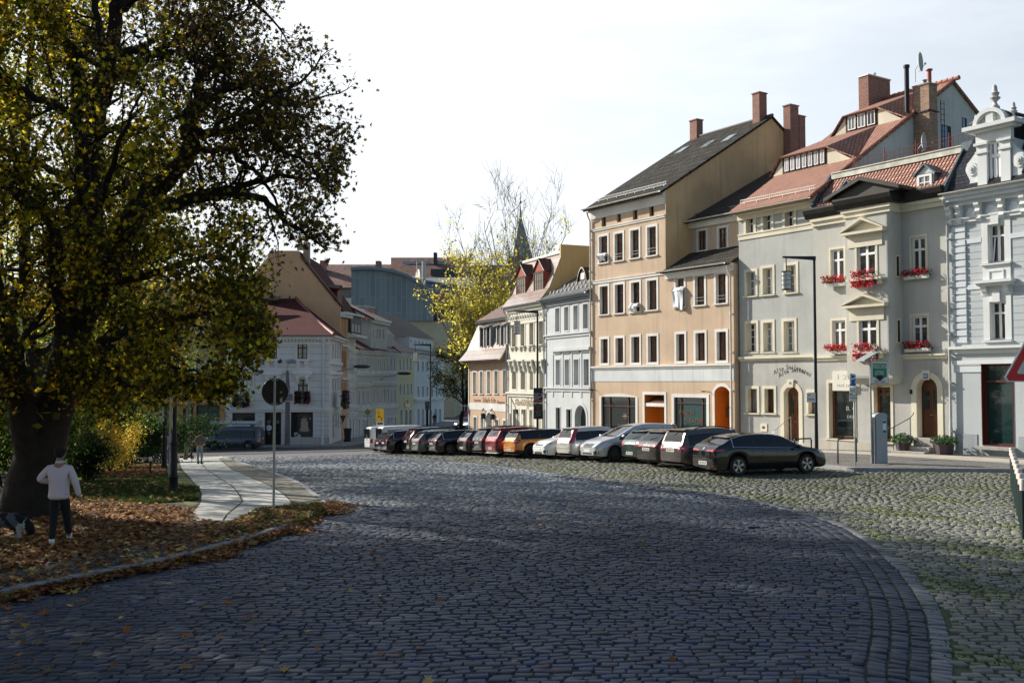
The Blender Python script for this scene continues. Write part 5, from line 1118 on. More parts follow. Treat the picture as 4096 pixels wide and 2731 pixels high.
k=MB(f); k.slab([(P[0][0]+.6,-.4,P[0][1]-.9),(P[2][0]+.1,-.4,P[2][1]+.1),(P[2][0]+.1,-12,P[2][1]+.1),(P[0][0]+.6,-12,P[0][1]-.9)],.2); k.slab([(P[2][0]+.1,-.4,P[2][1]+.1),(P[4][0],-.4,P[4][1]),(P[4][0],-12,P[4][1]),(P[2][0]+.1,-12,P[2][1]+.1)],.2); k.build('roof',tr2,H,uv=True)
k=MB(f); a=S_(752,262); k.prism([(a[0],a[1]),(a[0]+.7,a[1]),(a[0]+.25,a[1]+1.9)],-.3,0); a=S_(790,400); k.box(a[0],a[0]+.6,-2,-1.2,a[1],a[1]+2.4); k.build('gable_spike',bricks,H)
k=MB(f); a=S_(1030,780); b=S_(1140,655); k.box(a[0],b[0],-5,-2,a[1]-1.,b[1]); DM=k.build('dormer',mat('dark_red_boards',(.13,.03,.025),.7),H); k=MB(f); c_=S_(985,640); d_=S_(1165,590); k.slab([(c_[0]-1.,-1.4,c_[1]+.2),(d_[0],-1.4,c_[1]-.1),(d_[0]-.4,-6,d_[1]+.2),(c_[0]-1,-6,d_[1]+.4)],.25); k.build('dormer_roof',tr2,DM,uv=True)
g=Fac(1361,103.,1391,105.5); zg2=-3.3; hs=[]
for v0,v1,zf_ in ((985,1170,z7),(1305,1500,z7),(5,210,z8),(330,520,z8)):
 for u in (1216,1236,1252): hs.append(window(H,g,g.zr(zf_,u,u+13,v0,v1),og,darkwood,pdark,trim=.1,depth=.25,sill=0,cols=1))
wall(H,g,0,g.len,zg2,P[0][1]-1.2,hs,og,depth=.5,name='street_wall'); z_=g.hit(*z7(1245,940))[1]; cornice(H,g,-.1,g.len+.1,[(z_-.3,z_,.5),(z_,z_+.25,.7)],wfl,'eaves_moulding')
for v,zf_ in ((1252,z7),(290,z8),(530,z8)): z_=g.hit(*zf_(1245,v))[1]; cornice(H,g,0,g.len,[(z_-.2,z_,.25)],wfl,'string_course')
# ---- terrace going down the side street
def street_house(name,label,a,b,zt,m,wins,roof=None,rm=None,back=9,courses=(),extra=None,doors=(),trim=.14,hz=-3.3):
 g=Fac(a[0],a[1],b[0],b[1]); H=thing('terraced_house',label,'house',g.w(0,0,-2.75),'terraced houses down the side street'); hs=[]
 for w_ in wins:
  zf_,us,v0,v1,wd_=w_[:5]; nm=w_[5] if len(w_)>5 else 'window'
  for i,u in enumerate(us):
   vv=(v1-v0); r_=g.zr(zf_,u,u+wd_,v0,v1); hs.append(window(H,g,r_,wfl,darkwood if wd_<40 else gfr,pdark,trim=trim,depth=.3,sill=0,cols=1,rows=(.3,),name=nm,arch=.35 if nm=='arched_opening' else 0))
 wall(H,g,0,g.len,hz,zt,hs,m,depth=back); 
 cornice(H,g,-.05,g.len+.05,[(zt-.5,zt-.2,.15),(zt-.2,zt,.45)],wfl,'eaves_moulding')
 for v,u,zf_,p in courses: z_=g.hit(*zf_(u,v))[1]; cornice(H,g,0,g.len,[(z_-.35,z_-.1,p*.5),(z_-.1,z_+.05,p)],wfl,'string_course')
 if roof:
  k=MB(g); s,hh=roof; k.slab([(-.1,.5,zt),(g.len+.1,.5,zt),(g.len+.1,-s,zt+hh),(-.1,-s,zt+hh)],.15); k.slab([(-.1,-s,zt+hh),(g.len+.1,-s,zt+hh),(g.len+.1,-2*s,zt+.2),(-.1,-2*s,zt+.2)],.15); k.prism([(0,0)]*0 or [(-.0,zt-.2),(.2,zt-.2),(.2,zt),(-.0,zt)],-2*s,0)
  k.quad((0.02,.3,zt-.1),(.02,-s,zt+hh-.1),(.02,-2*s,zt)); k.quad((g.len-.02,.3,zt-.1),(g.len-.02,-s,zt+hh-.1),(g.len-.02,-2*s,zt)); k.build('roof',rm,H,uv=True)
 return H,g
p1=(1391,105.5);p2=(1423,108.5);p3=(1480,113.5);p4=(1589,124.);p5=(1656,132.);p6=(1776,151.)
ash=plaster('ash_green_plaster',(.47,.49,.47),.15,.2,.05); wh=plaster('white_facade',(.58,.60,.60),.15,.2,.05); yl=plaster('pale_yellow_plaster',(.56,.52,.32),.12,.2,.05); bw=plaster('bluish_white_plaster',(.55,.60,.62),.12,.2,.05)
rbr=tiles('brown_red_tiles',(.13,.07,.055),.26,.36,.45,.6,False); 
H,g=street_house('x','narrow white house with a dark boxed dormer, behind the salmon gable',p1,p2,FV(p1,p2).hit(*z7(1330,1130))[1],wh,[(z7,(1297,1316,1335),1180,1290,14),(z7,(1293,1312,1332),1430,1560,13),(z8,(1293,1312,1332),40,275,13),(z8,(1296,1315,1336),415,575,14),(z8,(1297,1330),700,950,22)],(6,3.6),rbr,courses=((1310,1330,z7,.3),(1370,1330,z7,.2),(290,1330,z8,.25),(360,1330,z8,.2),(585,1330,z8,.35),(655,1330,z8,.3)))
q=g.zr(z7,1305,1400,1010,1130,.2); k=MB(g); k.box(q[0],q[1]+.6,-3,.3,q[2]-.1,q[3]+.6); D=k.build('boxed_dormer',mat('dark_grey_boards',(.035,.04,.045),.6),H); k=MB(g)
for i in range(3): a_=q[0]+.2+i*(q[1]-q[0])/3; k.box(a_,a_+(q[1]-q[0])/3-.25,.302,.34,q[2]+.1,q[3]-.3)
k.build('dormer_window',gfr,D); k=MB(g); k.box(q[0]-.2,q[1]+.8,-3.2,.6,q[3]+.6,q[3]+.8); k.box(q[0]-.1,q[1]+.6,-.2,1.,q[2]-.5,q[2]-.25); k.build('dormer_fascia',wfl,D)
H,g=street_house('x','ash grey terraced house with low red roof between two downpipes',p2,p3,FV(p2,p3).hit(*z7(1440,1300))[1],ash,[(z8,(1385,1430,1478),65,228,22),(z8,(1388,1434,1481),410,585,24),(z8,(1390,1438,1468),710,915,26)],(6,3.2),rbr,courses=((232,1440,z8,.2),(350,1440,z8,.3),(598,1440,z8,.2)))
H,g=street_house('x','long pale terraced house with a tall attic gable storey and bus stop in front',p3,p4,FV(p3,p4).hit(*z7(1700,1320))[1],ash,[(z8,(1545,1588,1614,1653,1688,1724,1760),72,230,20),(z8,(1548,1591,1617,1656,1694,1730,1766),398,565,20),(z8,(1545,1620,1698,1730,1768),690,790,24)],(7,4.),rbr,courses=((235,1660,z8,.2),(335,1660,z8,.3),(580,1660,z8,.2)))
gg=g; q=g.zr(z7,1520,1690,1010,1320,.05); zz_=g.hit(*z7(1600,1320))[1]; hs=[]
for u,w_ in ((1540,22),(1580,22),(1606,22),(1646,22)): hs.append(window(H,g,g.zr(z7,u,u+w_,1078,1200,.1),wfl,darkwood,pdark,trim=.1,depth=.2,sill=0,cols=1,n=.1))
wall(H,g,q[0],q[1],zz_-.5,q[3],hs,ash,n=.1,depth=7,name='attic_storey'); cornice(H,g,q[0]-.2,q[1]+.2,[(q[3]-.3,q[3],.3),(q[3],q[3]+.2,.5)],wfl,'eaves_moulding',n=.1)
k=MB(g); k.slab([(q[0]-.4,.6,q[3]+.2),(q[1]+.4,.6,q[3]+.2),(q[1]+.4,-6,q[3]+3.0),(q[0]-.4,-6,q[3]+3.4)],.2); RR=k.build('attic_roof',rbr,H,uv=True)
tA=g.T(z7(1505,0)[0],-3); chimney(RR,g,tA,tA+2.,-4,-2.6,q[3]+.5,g.hit(*z7(1540,885),-3)[1],bricks,mat('chimney_cap_red',(.33,.13,.1),.8))
k=MB(g); tb,zb_=g.hit(*z7(1480,860),-2); k.tube([(tb,-2,zb_-4),(tb,-2,zb_)],.05,5)
for i,dz in enumerate((0,-.3,-.6,.1)): k.tube([(tb-3+i*.4,-2.3+i*.2,zb_+dz),(tb+3,-2,zb_+dz+.1)],.035,4)
k.build('roof_aerial',zinc,RR)
H,g=street_house('x','pale yellow terraced house with arched doorways',p4,p5,FV(p4,p5).hit(*z7(1880,1335))[1],yl,[(z8,(1820,1858,1896,1930),80,222,19),(z8,(1824,1862,1900,1936),342,480,19),(z8,(1828,1880,1922),608,820,30,'arched_opening')],(7,5.),rbr)
q=g.zr(z8,1876,1920,548,592,.05); k=MB(g); k.box(q[0],q[1],.02,.2,q[2],q[3]); SG=k.build('shop_sign',mat('sign_cream',(.68,.66,.58),.6,0,.03),H); k=MB(g); k.prism([((q[0]+q[1])/2+.32*math.cos(i*.785),(q[2]+q[3])/2+.35+.32*math.sin(i*.785)) for i in range(8)],.201,.22); k.build('red_emblem',mat('emblem_red',(.45,.03,.03),.6),SG)
H,g=street_house('x','bluish white terraced house with dark roof at the bottom of the street',p5,p6,FV(p5,p6).hit(*z7(2080,1350))[1],bw,[(z8,(2008,2056,2100,2150,2200),110,235,20),(z8,(2010,2058,2105,2152,2200),370,500,20),(z8,(2010,2056,2192,2236),605,800,24),(z8,(2100,2145),620,780,20)],(7,3.),tslate,courses=((510,2080,z8,.4),))
q=g.zr(z7,1925,2175,1190,1250,-1.5); hs=[]
k=MB(g); a_=g.hit(*z7(1920,1265),-1.5); k.box(q[0],q[1],-8,-1.5,a_[1]-2,q[3]); AT=k.build('attic_storey',bw,H); k=MB(g)
for i in range(6): t_=q[0]+.6+i*(q[1]-q[0]-.8)/6; k.box(t_,t_+1.1,-1.5,-1.46,q[2]+.1,q[3]-.35)
k.build('attic_windows',mat('attic_pane',(.12,.12,.12),.4),AT)
k=MB(); c0=at(*z7(1575,940),128.); c1=at(*z7(1830,950),140.); c2=at(*z7(2188,1192),151.); c3=at(*z7(1780,1170),131.); k.add([c0,c1,c2,c3],[(0,1,2,3)],raw=True); k.build('upper_roof',tslate,AT,uv=True)
k=MB(gg); q=gg.zr(z7,1700,1825,1130,1290,.0); a_=q[0]+1; b_=q[1]; N=10
k.prism([(a_,q[2])]+[((a_+b_)/2-(b_-a_)/2*math.cos(math.pi*i/N),q[2]+(q[3]-q[2])*math.sin(math.pi*i/N)**.7) for i in range(N+1)],-5,-.6); k.build('arched_dormer',mat('blue_zinc',(.06,.08,.12),.45,.5),H)
# ============ theatre with curved metal gable, long red roofs and spire
TY=172.; f=Fac(1405,TY,1736,TY)
H=thing('theatre','large building with a curved blue-grey sheet metal front behind the terrace','building',f.w(5,0,-2.7))
def sheet(name,c):
 m,nt,bs=newmat(name); tc_=nn(nt,'ShaderNodeTexCoord'); b=nn(nt,'ShaderNodeTexBrick',offset=.45); uv=nn(nt,'ShaderNodeUVMap').outputs[0]
 mp_=nn(nt,'ShaderNodeMapping'); mp_.inputs['Rotation'].default_value=(0,0,R(90)); nt.links.new(uv,mp_.inputs[0]); nt.links.new(mp_.outputs[0],b.inputs['Vector'])
 for k_,v in (('Scale',1.),('Mortar Size',.05),('Brick Width',6.),('Row Height',.9),('Mortar Smooth',.5)): b.inputs[k_].default_value=v
 b.inputs['Color1'].default_value=c4([x*.85 for x in c]); b.inputs['Color2'].default_value=c4([x*1.1 for x in c]); b.inputs['Mortar'].default_value=c4([x*1.6 for x in c])
 n=noise(nt,.25,mapped(nt,(1,1,1))); nt.links.new(mixc(nt,mth(nt,'MULTIPLY',n,.5),b.outputs['Color'],[x*.6 for x in c]),bs.inputs['Base Color']); bs.inputs['Roughness'].default_value=.6; bs.inputs['Metallic'].default_value=.3; return m
sh=sheet('standing_seam_zinc',(.19,.24,.27))
S_=lambda u,v:f.hit(*z7(u,v)); top=[S_(*p) for p in ((1320,478),(1400,470),(1520,468),(1640,478),(1740,495),(1850,525),(1930,558),(2010,600),(2090,655),(2140,705),(2180,765))]
k=MB(f); k.prism([S_(2180,1002),(S_(1320,1002)[0],S_(1320,1002)[1])]+top,-45,0); k.build('metal_front',sh,H,uv=True)
k=MB(f); 
for i in range(len(top)-1): a,b=top[i],top[i+1]; k.prism([a,b,(b[0],b[1]+.5),(a[0],a[1]+.5)],-44.,.8)
k.build('roof_edge',mat('zinc_edge',(.16,.22,.27),.5,.5),H)
bg_=plaster('theatre_beige',(.42,.40,.30),.1,.1); k=MB(f); a=S_(1320,1003); b=S_(2400,1003); k.prism([(a[0],-3),(b[0],-3),(b[0],S_(2400,985)[1]),(S_(2180,985)[0],a[1]),(a[0],a[1])],-40,-.6); k.build('base_wall',bg_,H)
k=MB(f); a=S_(2180,985); b=S_(2400,790); k.box(a[0],b[0],-38,-1.2,a[1],b[1]); k.build('glazed_bay',mat('dark_glazing',(.02,.025,.035),.2),H); k=MB(f); k.box(a[0],b[0],-38,-1.,b[1],b[1]+1.4); k.build('salmon_fascia',mat('salmon_paint',(.40,.19,.13),.8),H)
k=MB(f)
for i in range(9): x_=a[0]+.6+i*1.1; k.box(x_,x_+.08,-1.2,-1.0,a[1],b[1])
k.box(a[0],b[0],-1.,-.9,a[1]+2.9,a[1]+3.1); k.build('glazing_bars',zinc,H)
k=MB(f); P0=S_(1880,530); P1=S_(2600,560); k.slab([(P0[0],-6,P0[1]+.2),(P1[0],-6,P0[1]-1.5),(P1[0],-30,P0[1]+3.),(P0[0],-30,P0[1]+2.)],.3); k.slab([(S_(2050,0)[0],-1,S_(0,780)[1]),(P1[0],-1,S_(0,800)[1]),(P1[0],-7,P0[1]-1.5),(P0[0]+2,-7,P0[1]+.2)],.3); k.build('side_roof',mat('profiled_grey_roof',(.17,.2,.23),.5,.3,.15,1.),H)
k=MB(f); p_=S_(1960,500); k.lathe(p_[0],-8,[(.08,P0[1]),(.08,p_[1]+3)],6); k.build('mast',zinc,H); dish(H,f,p_[0],-8,p_[1],1.6,mat('dish_pale',(.5,.5,.5),.5),.2)
p_=S_(2052,500); k=MB(f); k.lathe(p_[0],-5,[(.35,p_[1]-2.5),(.35,p_[1]+2.6)],10); k.build('antenna_drum',mat('dish_pale',(.5,.5,.5),.5),H); k=MB(f); p_=S_(1915,525); k.ellip((p_[0],-8,p_[1]-.6),(2.,2.,1.3),12,8); k.build('roof_dome',mat('dish_pale',(.5,.5,.5),.5),H)
f=Fac(1221,215.,1800,215.); lr=tiles('long_roof_red',(.17,.085,.065),.8,1.0,.6,.8,False); S_=lambda u,v:f.hit(*z7(u,v)); dg=35.
def longroof(label,u0,u1,vr,ve,right=None,dep=14,rise=None):
 a=S_(u0,ve); b=S_(u1,ve); H=thing('long_roofed_building',label,'building',f.w(a[0],0,-2.7),'long red roofed buildings on the skyline')
 r0=f.hit(*z7(u0,vr),-dep); r1=f.hit(*z7(u1,vr),-dep)
 k=MB(f); k.slab([(a[0],.5,a[1]),(b[0],.5,b[1]),(r1[0],-dep,r1[1]),(r0[0],-dep,r0[1])],.4); k.slab([(r0[0],-dep,r0[1]),(r1[0],-dep,r1[1]),(b[0],-2*dep,b[1]),(a[0],-2*dep,a[1])],.4); k.quad((b[0],0,a[1]-.2),(r1[0],-dep,r1[1]-.2),(b[0],-2*dep,b[1]-.2)); RO=k.build('roof',lr,H,uv=True)
 k=MB(f); k.box(a[0]+.3,b[0]-.3,-2*dep,0,-3,a[1]-.2); k.build('wall',plaster('pale_green_wall',(.50,.53,.45),.1,.1),H); return H,RO,a,b,r0,r1
H,RO,a,b,r0,r1=longroof('long red tiled roof left of the curved theatre front',842,1745,412,655)
for u,v0,v1,w_ in ((1000,375,500,50),(1580,380,410,50)):
 p=f.hit(*z7(u,v0),-9); q=f.hit(*z7(u+w_,v1),-9); k=MB(f); k.box(p[0],q[0],-10.5,-8,q[1]-2,p[1]); k.build('chimney',bricks,RO,uv=True)
p=S_(1190,560); k=MB(f); k.slab([(p[0],-5.5,p[1]),(p[0]+1.6,-5.5,p[1]),(p[0]+1.6,-6.8,p[1]+1.2),(p[0],-6.8,p[1]+1.2)],.1); k.build('roof_light',zinc,RO)
p=S_(1215,690); k=MB(f); k.box(p[0]-3,p[0]+2.2,.0,.06,p[1]-1.5,p[1]+.6); k.build('window',mat('attic_pane',(.12,.12,.12),.4),H)
H,RO,a,b,r0,r1=longroof('higher red tiled roof with four roof lights behind the theatre',1735,2560,340,655)
for u in (1896,2002,2096,2258):
 p=f.hit(*z7(u,405),-10.5); k=MB(f); k.slab([(p[0]-.9,-10.2,p[1]-.7),(p[0]+.9,-10.2,p[1]-.7),(p[0]+.9,-11.2,p[1]+.7),(p[0]-.9,-11.2,p[1]+.7)],.2); k.build('roof_light',glass_pane('skylight_pale',(.25,.32,.36)),RO)
p=f.hit(*z7(2183,292),-11); q=f.hit(*z7(2215,430),-11); k=MB(f); k.box(p[0],q[0],-12.5,-10,q[1]-1,p[1]); k.build('chimney',mat('slate_clad_chimney',(.04,.045,.05),.6),RO); p=S_(2250,480); k=MB(f); k.box(p[0]-2.5,p[0]+2.8,-9,-5,p[1]-3,p[1]+1.); k.build('shed_dormer',mat('dark_green_grey',(.04,.06,.06),.6),RO)
H,RO,a,b,r0,r1=longroof('reddish tiled roof half hidden behind the bare trees',2400,3400,420,900)
p=at(2033,1033,285.); q=at(2138,1033,285.); ap=at(2074.5,812,285.); cx_=(p.x+q.x)/2-.3; rb=(q.x-p.x)/2
H=thing('church_spire','slender eight-sided grey green church spire behind the bare tree','church spire',(cx_,285,-2.7)); k=MB(); bz=p.z
k.v=[(cx_+rb*math.cos(i*math.pi/4+.2),285+rb*math.sin(i*math.pi/4+.2),bz) for i in range(8)]+[(cx_+rb*.16*math.cos(i*math.pi/4+.2),285+rb*.16*math.sin(i*math.pi/4+.2),ap.z-5.) for i in range(8)]+[(cx_,285,ap.z)]
k.f=[(i,(i+1)%8,8+(i+1)%8,8+i) for i in range(8)]+[(8+i,8+(i+1)%8,16) for i in range(8)]; k.build('spire_roof',tiles('grey_green_slates',(.27,.33,.31),.9,1.0,.75,.6,False),H,uv=True)
k=MB(); k.box(cx_-rb*.9,cx_+rb*.9,285-rb*.9,285+rb*.9,-3,bz); k.build('tower',plaster('tower_stone',(.30,.29,.26),.3,.2),H); k=MB(); k.ellip((cx_,285,ap.z+.2),(.4,.4,.5),8,6); k.tube([(cx_,285,ap.z),(cx_,285,ap.z+3)],.1,5); k.build('finial',zinc,H)
# ============ ground
from mathutils.geometry import delaunay_2d_cdt
def grid(name,x0,x1,nx,y0,y1,ny,dz,m,pw=1.):
 X,Y=np.meshgrid(x0+(x1-x0)*np.linspace(0,1,nx),y0+(y1-y0)*np.linspace(0,1,ny)**pw)
 V=np.stack([X.ravel(),Y.ravel(),gzv(X,Y).ravel()+dz],1); i=np.arange(nx*(ny-1)).reshape(ny-1,nx)[:,:-1].ravel()
 return npmesh(name,V,np.stack([i,i+1,i+nx+1,i+nx],1),m)
def groundmat():
 m,nt,bs=newmat('joint_sand_and_moss'); v=mapped(nt,(1,1,1)); n=noise(nt,2.2,v,5.); n2=noise(nt,.35,v,3.)
 base=mixc(nt,n,(.035,.032,.030),(.13,.115,.10))
 sep=nn(nt,'ShaderNodeSeparateXYZ'); nt.links.new(v,sep.inputs[0])
 side=nn(nt,'ShaderNodeMapRange'); side.inputs['From Min'].default_value=2.; side.inputs['From Max'].default_value=6.5; nt.links.new(sep.outputs[0],side.inputs['Value'])
 far=nn(nt,'ShaderNodeMapRange'); far.inputs['From Min'].default_value=60.; far.inputs['From Max'].default_value=32.; nt.links.new(sep.outputs[1],far.inputs['Value'])
 k=mth(nt,'MULTIPLY',mth(nt,'MULTIPLY',side.outputs[0],ramp(nt,mth(nt,'ADD',mth(nt,'MULTIPLY',n,.5),mth(nt,'MULTIPLY',n2,.6)),[(.42,(0,0,0)),(.62,(1,1,1))])),1.)
 nt.links.new(mixc(nt,k,base,(.055,.085,.018)),bs.inputs['Base Color']); bs.inputs['Roughness'].default_value=.95; bump(nt,bs,noise(nt,30,v,3.),.6,.02); return m
def cobblefar():
 m,nt,bs=newmat('distant_setts'); v=mapped(nt,(1,1,1)); b=nn(nt,'ShaderNodeTexBrick'); nt.links.new(v,b.inputs['Vector'])
 for k_,q in (('Scale',1.),('Mortar Size',.02),('Brick Width',.25),('Row Height',.17)): b.inputs[k_].default_value=q
 b.inputs['Color1'].default_value=(.10,.10,.105,1); b.inputs['Color2'].default_value=(.17,.165,.165,1); b.inputs['Mortar'].default_value=(.05,.045,.04,1)
 nt.links.new(b.outputs[0],bs.inputs['Base Color']); bs.inputs['Roughness'].default_value=.7; return m
tag(grid('ground',-260,260,160,-15,420,260,-.024,groundmat(),1.6),kind='structure')
def pipv(poly,X,Y):
 ins=np.zeros(X.shape,bool); n=len(poly)
 for i in range(n):
  x1,y1=poly[i]; x2,y2=poly[(i+1)%n]
  if y1==y2: continue
  c=((y1>Y)!=(y2>Y))&(X<(x2-x1)*(Y-y1)/(y2-y1)+x1); ins^=c
 return ins
def sheet(name,poly,dz,m,step=.8,kind='structure',skirt=0.):
 xs=[p[0] for p in poly]; ys=[p[1] for p in poly]
 X,Y=np.meshgrid(np.arange(min(xs),max(xs),step),np.arange(min(ys),max(ys),step)); X=X.ravel()+.013; Y=Y.ravel()+.017
 q=pipv(poly,X,Y); dens=[]
 for i in range(len(poly)):
  a=Vector(poly[i]); b=Vector(poly[(i+1)%len(poly)]); k=max(1,int((b-a).length/step)); dens+=[tuple(a.lerp(b,j/k)) for j in range(k)]
 nb=len(dens); V=[Vector(p) for p in dens]+[Vector((x,y)) for x,y in zip(X[q],Y[q])]
 r=delaunay_2d_cdt(V,[(i,(i+1)%nb) for i in range(nb)],[],0,1e-5); vv,ff=r[0],r[2]
 cx=np.array([sum(vv[i].x for i in t)/3 for t in ff]); cy=np.array([sum(vv[i].y for i in t)/3 for t in ff]); keep=pipv(poly,cx,cy)
 vs=[(p.x,p.y,gz(p.x,p.y)+dz) for p in vv]; fs=[tuple(t) for t,k in zip(ff,keep) if k]
 if skirt:
  b=len(vs); 
  for p in dens: vs.append((p[0],p[1],gz(*p)+dz)); vs.append((p[0],p[1],gz(*p)+dz-skirt))
  for i in range(nb): j=(i+1)%nb; fs.append((b+2*i,b+2*j,b+2*j+1,b+2*i+1))
 o=mesh_obj(name,vs,fs,m,uv=False); return tag(o,kind=kind)
G=lambda x,y,dz=0.:tuple(gp(x,y,dz))[:2]
zl=lambda u,v:(u/1.68,1900+v/1.68); zk=zz(600,1650,2.613); zr_=zz(2900,1850,1.78); zm=zz(1400,1850,1.568); zB=zz(1400,1650,2.352)
K1=[G(*zl(*p)) for p in ((-420,900),(0,840),(300,775),(600,720),(900,655),(1200,590),(1450,525),(1750,440),(2000,345),(2110,285),(2170,240),(2212,195))]
K2=[G(x,y) for x,y in ((1300,2012),(1258,1985),(1220,1952),(1160,1925),(1094,1899),(983,1862),(887,1832))]
ISL=[(-60,2.)]+[(K1[0][0]-9,K1[0][1]-2.2)]+K1+K2+[(K2[-1][0]-6,K2[-1][1]+2.5),(-60,K2[-1][1]+6)]
soil,nt,bs=newmat('park_soil'); v=mapped(nt,(1,1,1)); n=noise(nt,1.6,v,6.); nt.links.new(ramp(nt,n,[(.3,(.035,.03,.02)),(.55,(.075,.062,.035)),(.75,(.05,.075,.02))]),bs.inputs['Base Color']); bs.inputs['Roughness'].default_value=1.; bump(nt,bs,noise(nt,40,v),.8,.03)
H0=.12
sheet('park_ground',ISL,H0,soil,1.1)
def kerb(name,line,w,h,m,seg=1.0,out=0.):
 mb=MB(); L=[Vector(p) for p in line]; cum=[0]
 for i in range(len(L)-1): cum.append(cum[-1]+(L[i+1]-L[i]).length)
 def P(s):
  for i in range(len(L)-1):
   if s<=cum[i+1] or i==len(L)-2: t=(s-cum[i])/(cum[i+1]-cum[i]); return L[i].lerp(L[i+1],t),(L[i+1]-L[i]).normalized()
 s=0.
 while s<cum[-1]-.05:
  e=min(s+seg-.012,cum[-1]); k=3
  ring=[]
  for j in range(k+1):
   p,d=P(s+(e-s)*j/k); n_=Vector((-d.y,d.x)); a=p; b=p+n_*w; zt=gz(p.x,p.y)+h
   ring.append([(a.x,a.y,zt-.35),(a.x,a.y,zt-.025),(a.x+n_.x*.03,a.y+n_.y*.03,zt),(b.x,b.y,zt),(b.x,b.y,zt-.35)])
  b0=len(mb.v)
  for r_ in ring: mb.v+=r_
  for j in range(k):
   for q in range(4): mb.f.append((b0+j*5+q,b0+j*5+q+1,b0+(j+1)*5+q+1,b0+(j+1)*5+q))
  mb.f.append(tuple(b0+q for q in range(5))); mb.f.append(tuple(b0+k*5+q for q in range(5))[::-1]); s+=seg
 return tag(mb.build(name,m),kind='structure')
kst=mat('granite_kerb',(.27,.27,.275),.75,0,.2,3.,.4,50.); kerb('kerb',K1+K2,.16,H0+.02,kst)
slabm=mat('concrete_slab',(.50,.495,.46),.9,0,.14,1.2,.35,40.,.2); gravel=mat('gravel_verge',(.20,.19,.155),.95,0,.3,2.,.9,70.); mossg=mat('mossy_verge',(.13,.15,.06),1.,0,.4,2.,.8,60.)
LE=[zk(290,480),zk(330,590),zk(420,690),zk(480,760),zk(535,850),zk(520,950),zk(430,1060),zk(400,1130)]
RE=[zk(720,478),zk(850,590),zk(1030,670),zk(1200,740),zk(1370,830),zk(1500,945),zk(1440,1000),zk(1230,1060),zk(900,1150)]
SE=[zk(480,480),zk(590,590),zk(720,680),zk(860,770),zk(930,850),zk(970,930),zk(900,990),zk(810,1060),zk(760,1140)]
LEw=[G(*p,H0) for p in LE]; REw=[G(*p,H0) for p in RE]; SEw=[G(*p,H0) for p in SE]
def xat(line,Y):
 best=None
 for i in range(len(line)-1):
  a,b=line[i],line[i+1]
  if (a[1]-Y)*(b[1]-Y)<=0 and a[1]!=b[1]: return a[0]+(b[0]-a[0])*(Y-a[1])/(b[1]-a[1])
 return line[0][0] if abs(Y-line[0][1])<abs(Y-line[-1][1]) else line[-1][0]
mb=MB(); Y=LEw[-1][1]+.0; rg=random.Random(3)
while Y<LEw[0][1]+1:
 Y2=Y+.98
 for A,B in ((LEw,SEw),(SEw,REw)):
  a0,a1,b0,b1=xat(A,Y+.02),xat(A,Y2-.02),xat(B,Y+.02),xat(B,Y2-.02)
  g=.028; h=H0+.012+rg.uniform(-.006,.006); q=[(a0+g,Y+.02),(b0-g,Y+.02),(b1-g,Y2-.02),(a1+g,Y2-.02)]
  k=4
  for j in range(k):
   u0,u1=j/k,(j+1)/k; f0=lambda u,s:(q[0][0]+(q[1][0]-q[0][0])*u,q[0][1]) if s==0 else (q[3][0]+(q[2][0]-q[3][0])*u,q[2][1])
   P=[f0(u0,0),f0(u1,0),f0(u1,1),f0(u0,1)]; i0=len(mb.v); mb.v+=[(x,y,gz(x,y)+h) for x,y in P]+[(x,y,gz(x,y)+h-.05) for x,y in P]; mb.f+=[(i0,i0+1,i0+2,i0+3),(i0,i0+1,i0+5,i0+4),(i0+1,i0+2,i0+6,i0+5),(i0+2,i0+3,i0+7,i0+6),(i0+3,i0,i0+4,i0+7)]
 Y=Y2+.012
tag(mb.build('path',slabm),kind='structure')
VG=REw[:6]+[K2[0]]+K2[1:]; VG=[(x,y) for x,y in REw[:6]]+[K1[-1]]+K2+[]
sheet('gravel_verge',[(p[0]+.03,p[1]) for p in REw[:6]]+[(K1[-1][0]-.25,K1[-1][1]+.1)]+[(p[0]-.17,p[1]-.05) for p in K2],H0+.006,gravel,.5)
sheet('path_margin',[G(*zk(*p),H0) for p in ((150,600),(290,590),(420,700),(530,850),(510,950),(420,1000),(310,900),(290,760),(220,700))],H0+.005,mossg,.5)
far_y=K2[-1][1]
asp=mat('asphalt',(.055,.057,.062),.9,0,.15,2.,.4,60.)
R1a=G(-500,1812); A0=G(600,1812); A1=G(1480,1806)
ay0=G(1000,1815)[1]
sheet('side_road',[(-70,ay0),(G(1180,1815)[0],ay0),(G(1420,1806)[0],G(1420,1806)[1]),(-8.5,ay0+8),(-9.,100),(-4.5,150),(6.,200),(14,200),(3.2,150),(-1.5,110),(-2.3,98),(-14.2,91.5),(-14.,88.8),(-70,88.8)] if False else [(-70,ay0),(G(1180,1815)[0],ay0),(G(1430,1803)[0],G(1430,1803)[1]),(-6.,86.),(-3.4,98.),(-1.,120.),(3.,150.),(12.,200.),(4.,200.),(-5.8,150.),(-11.,120.),(-13.8,100.),(-14.6,89.2),(-70,89.2)],.004,asp,2.2)
pav=mat('pavement_slabs_grey',(.24,.24,.24),.9,0,.15,1.,.3,30.)
sheet('pavement',[(-70,89.5),(-15.2,89.5),(-14.,100.),(-11.3,120.),(-6.1,150.),(-10.4,151.),(-17.2,101.),(-17.,92.4),(-70,92.4)],.13,pav,2.,skirt=.15)
e0=G(3236,1866); 
def FP(fr,t,n): q=fr.p0+fr.t*t+fr.n*n; return (q.x,q.y)
RP=[FP(R7F,-1.5,1.6),FP(R7F,0,2.4),FP(R5F,0,2.6),FP(PE,0,2.8),FP(PE,PE.len,2.9),FP(R1F,-6.5,3.0)]
RIM=[G(3330,1876),G(3405,1884),G(3700,1886),G(4040,1889)]
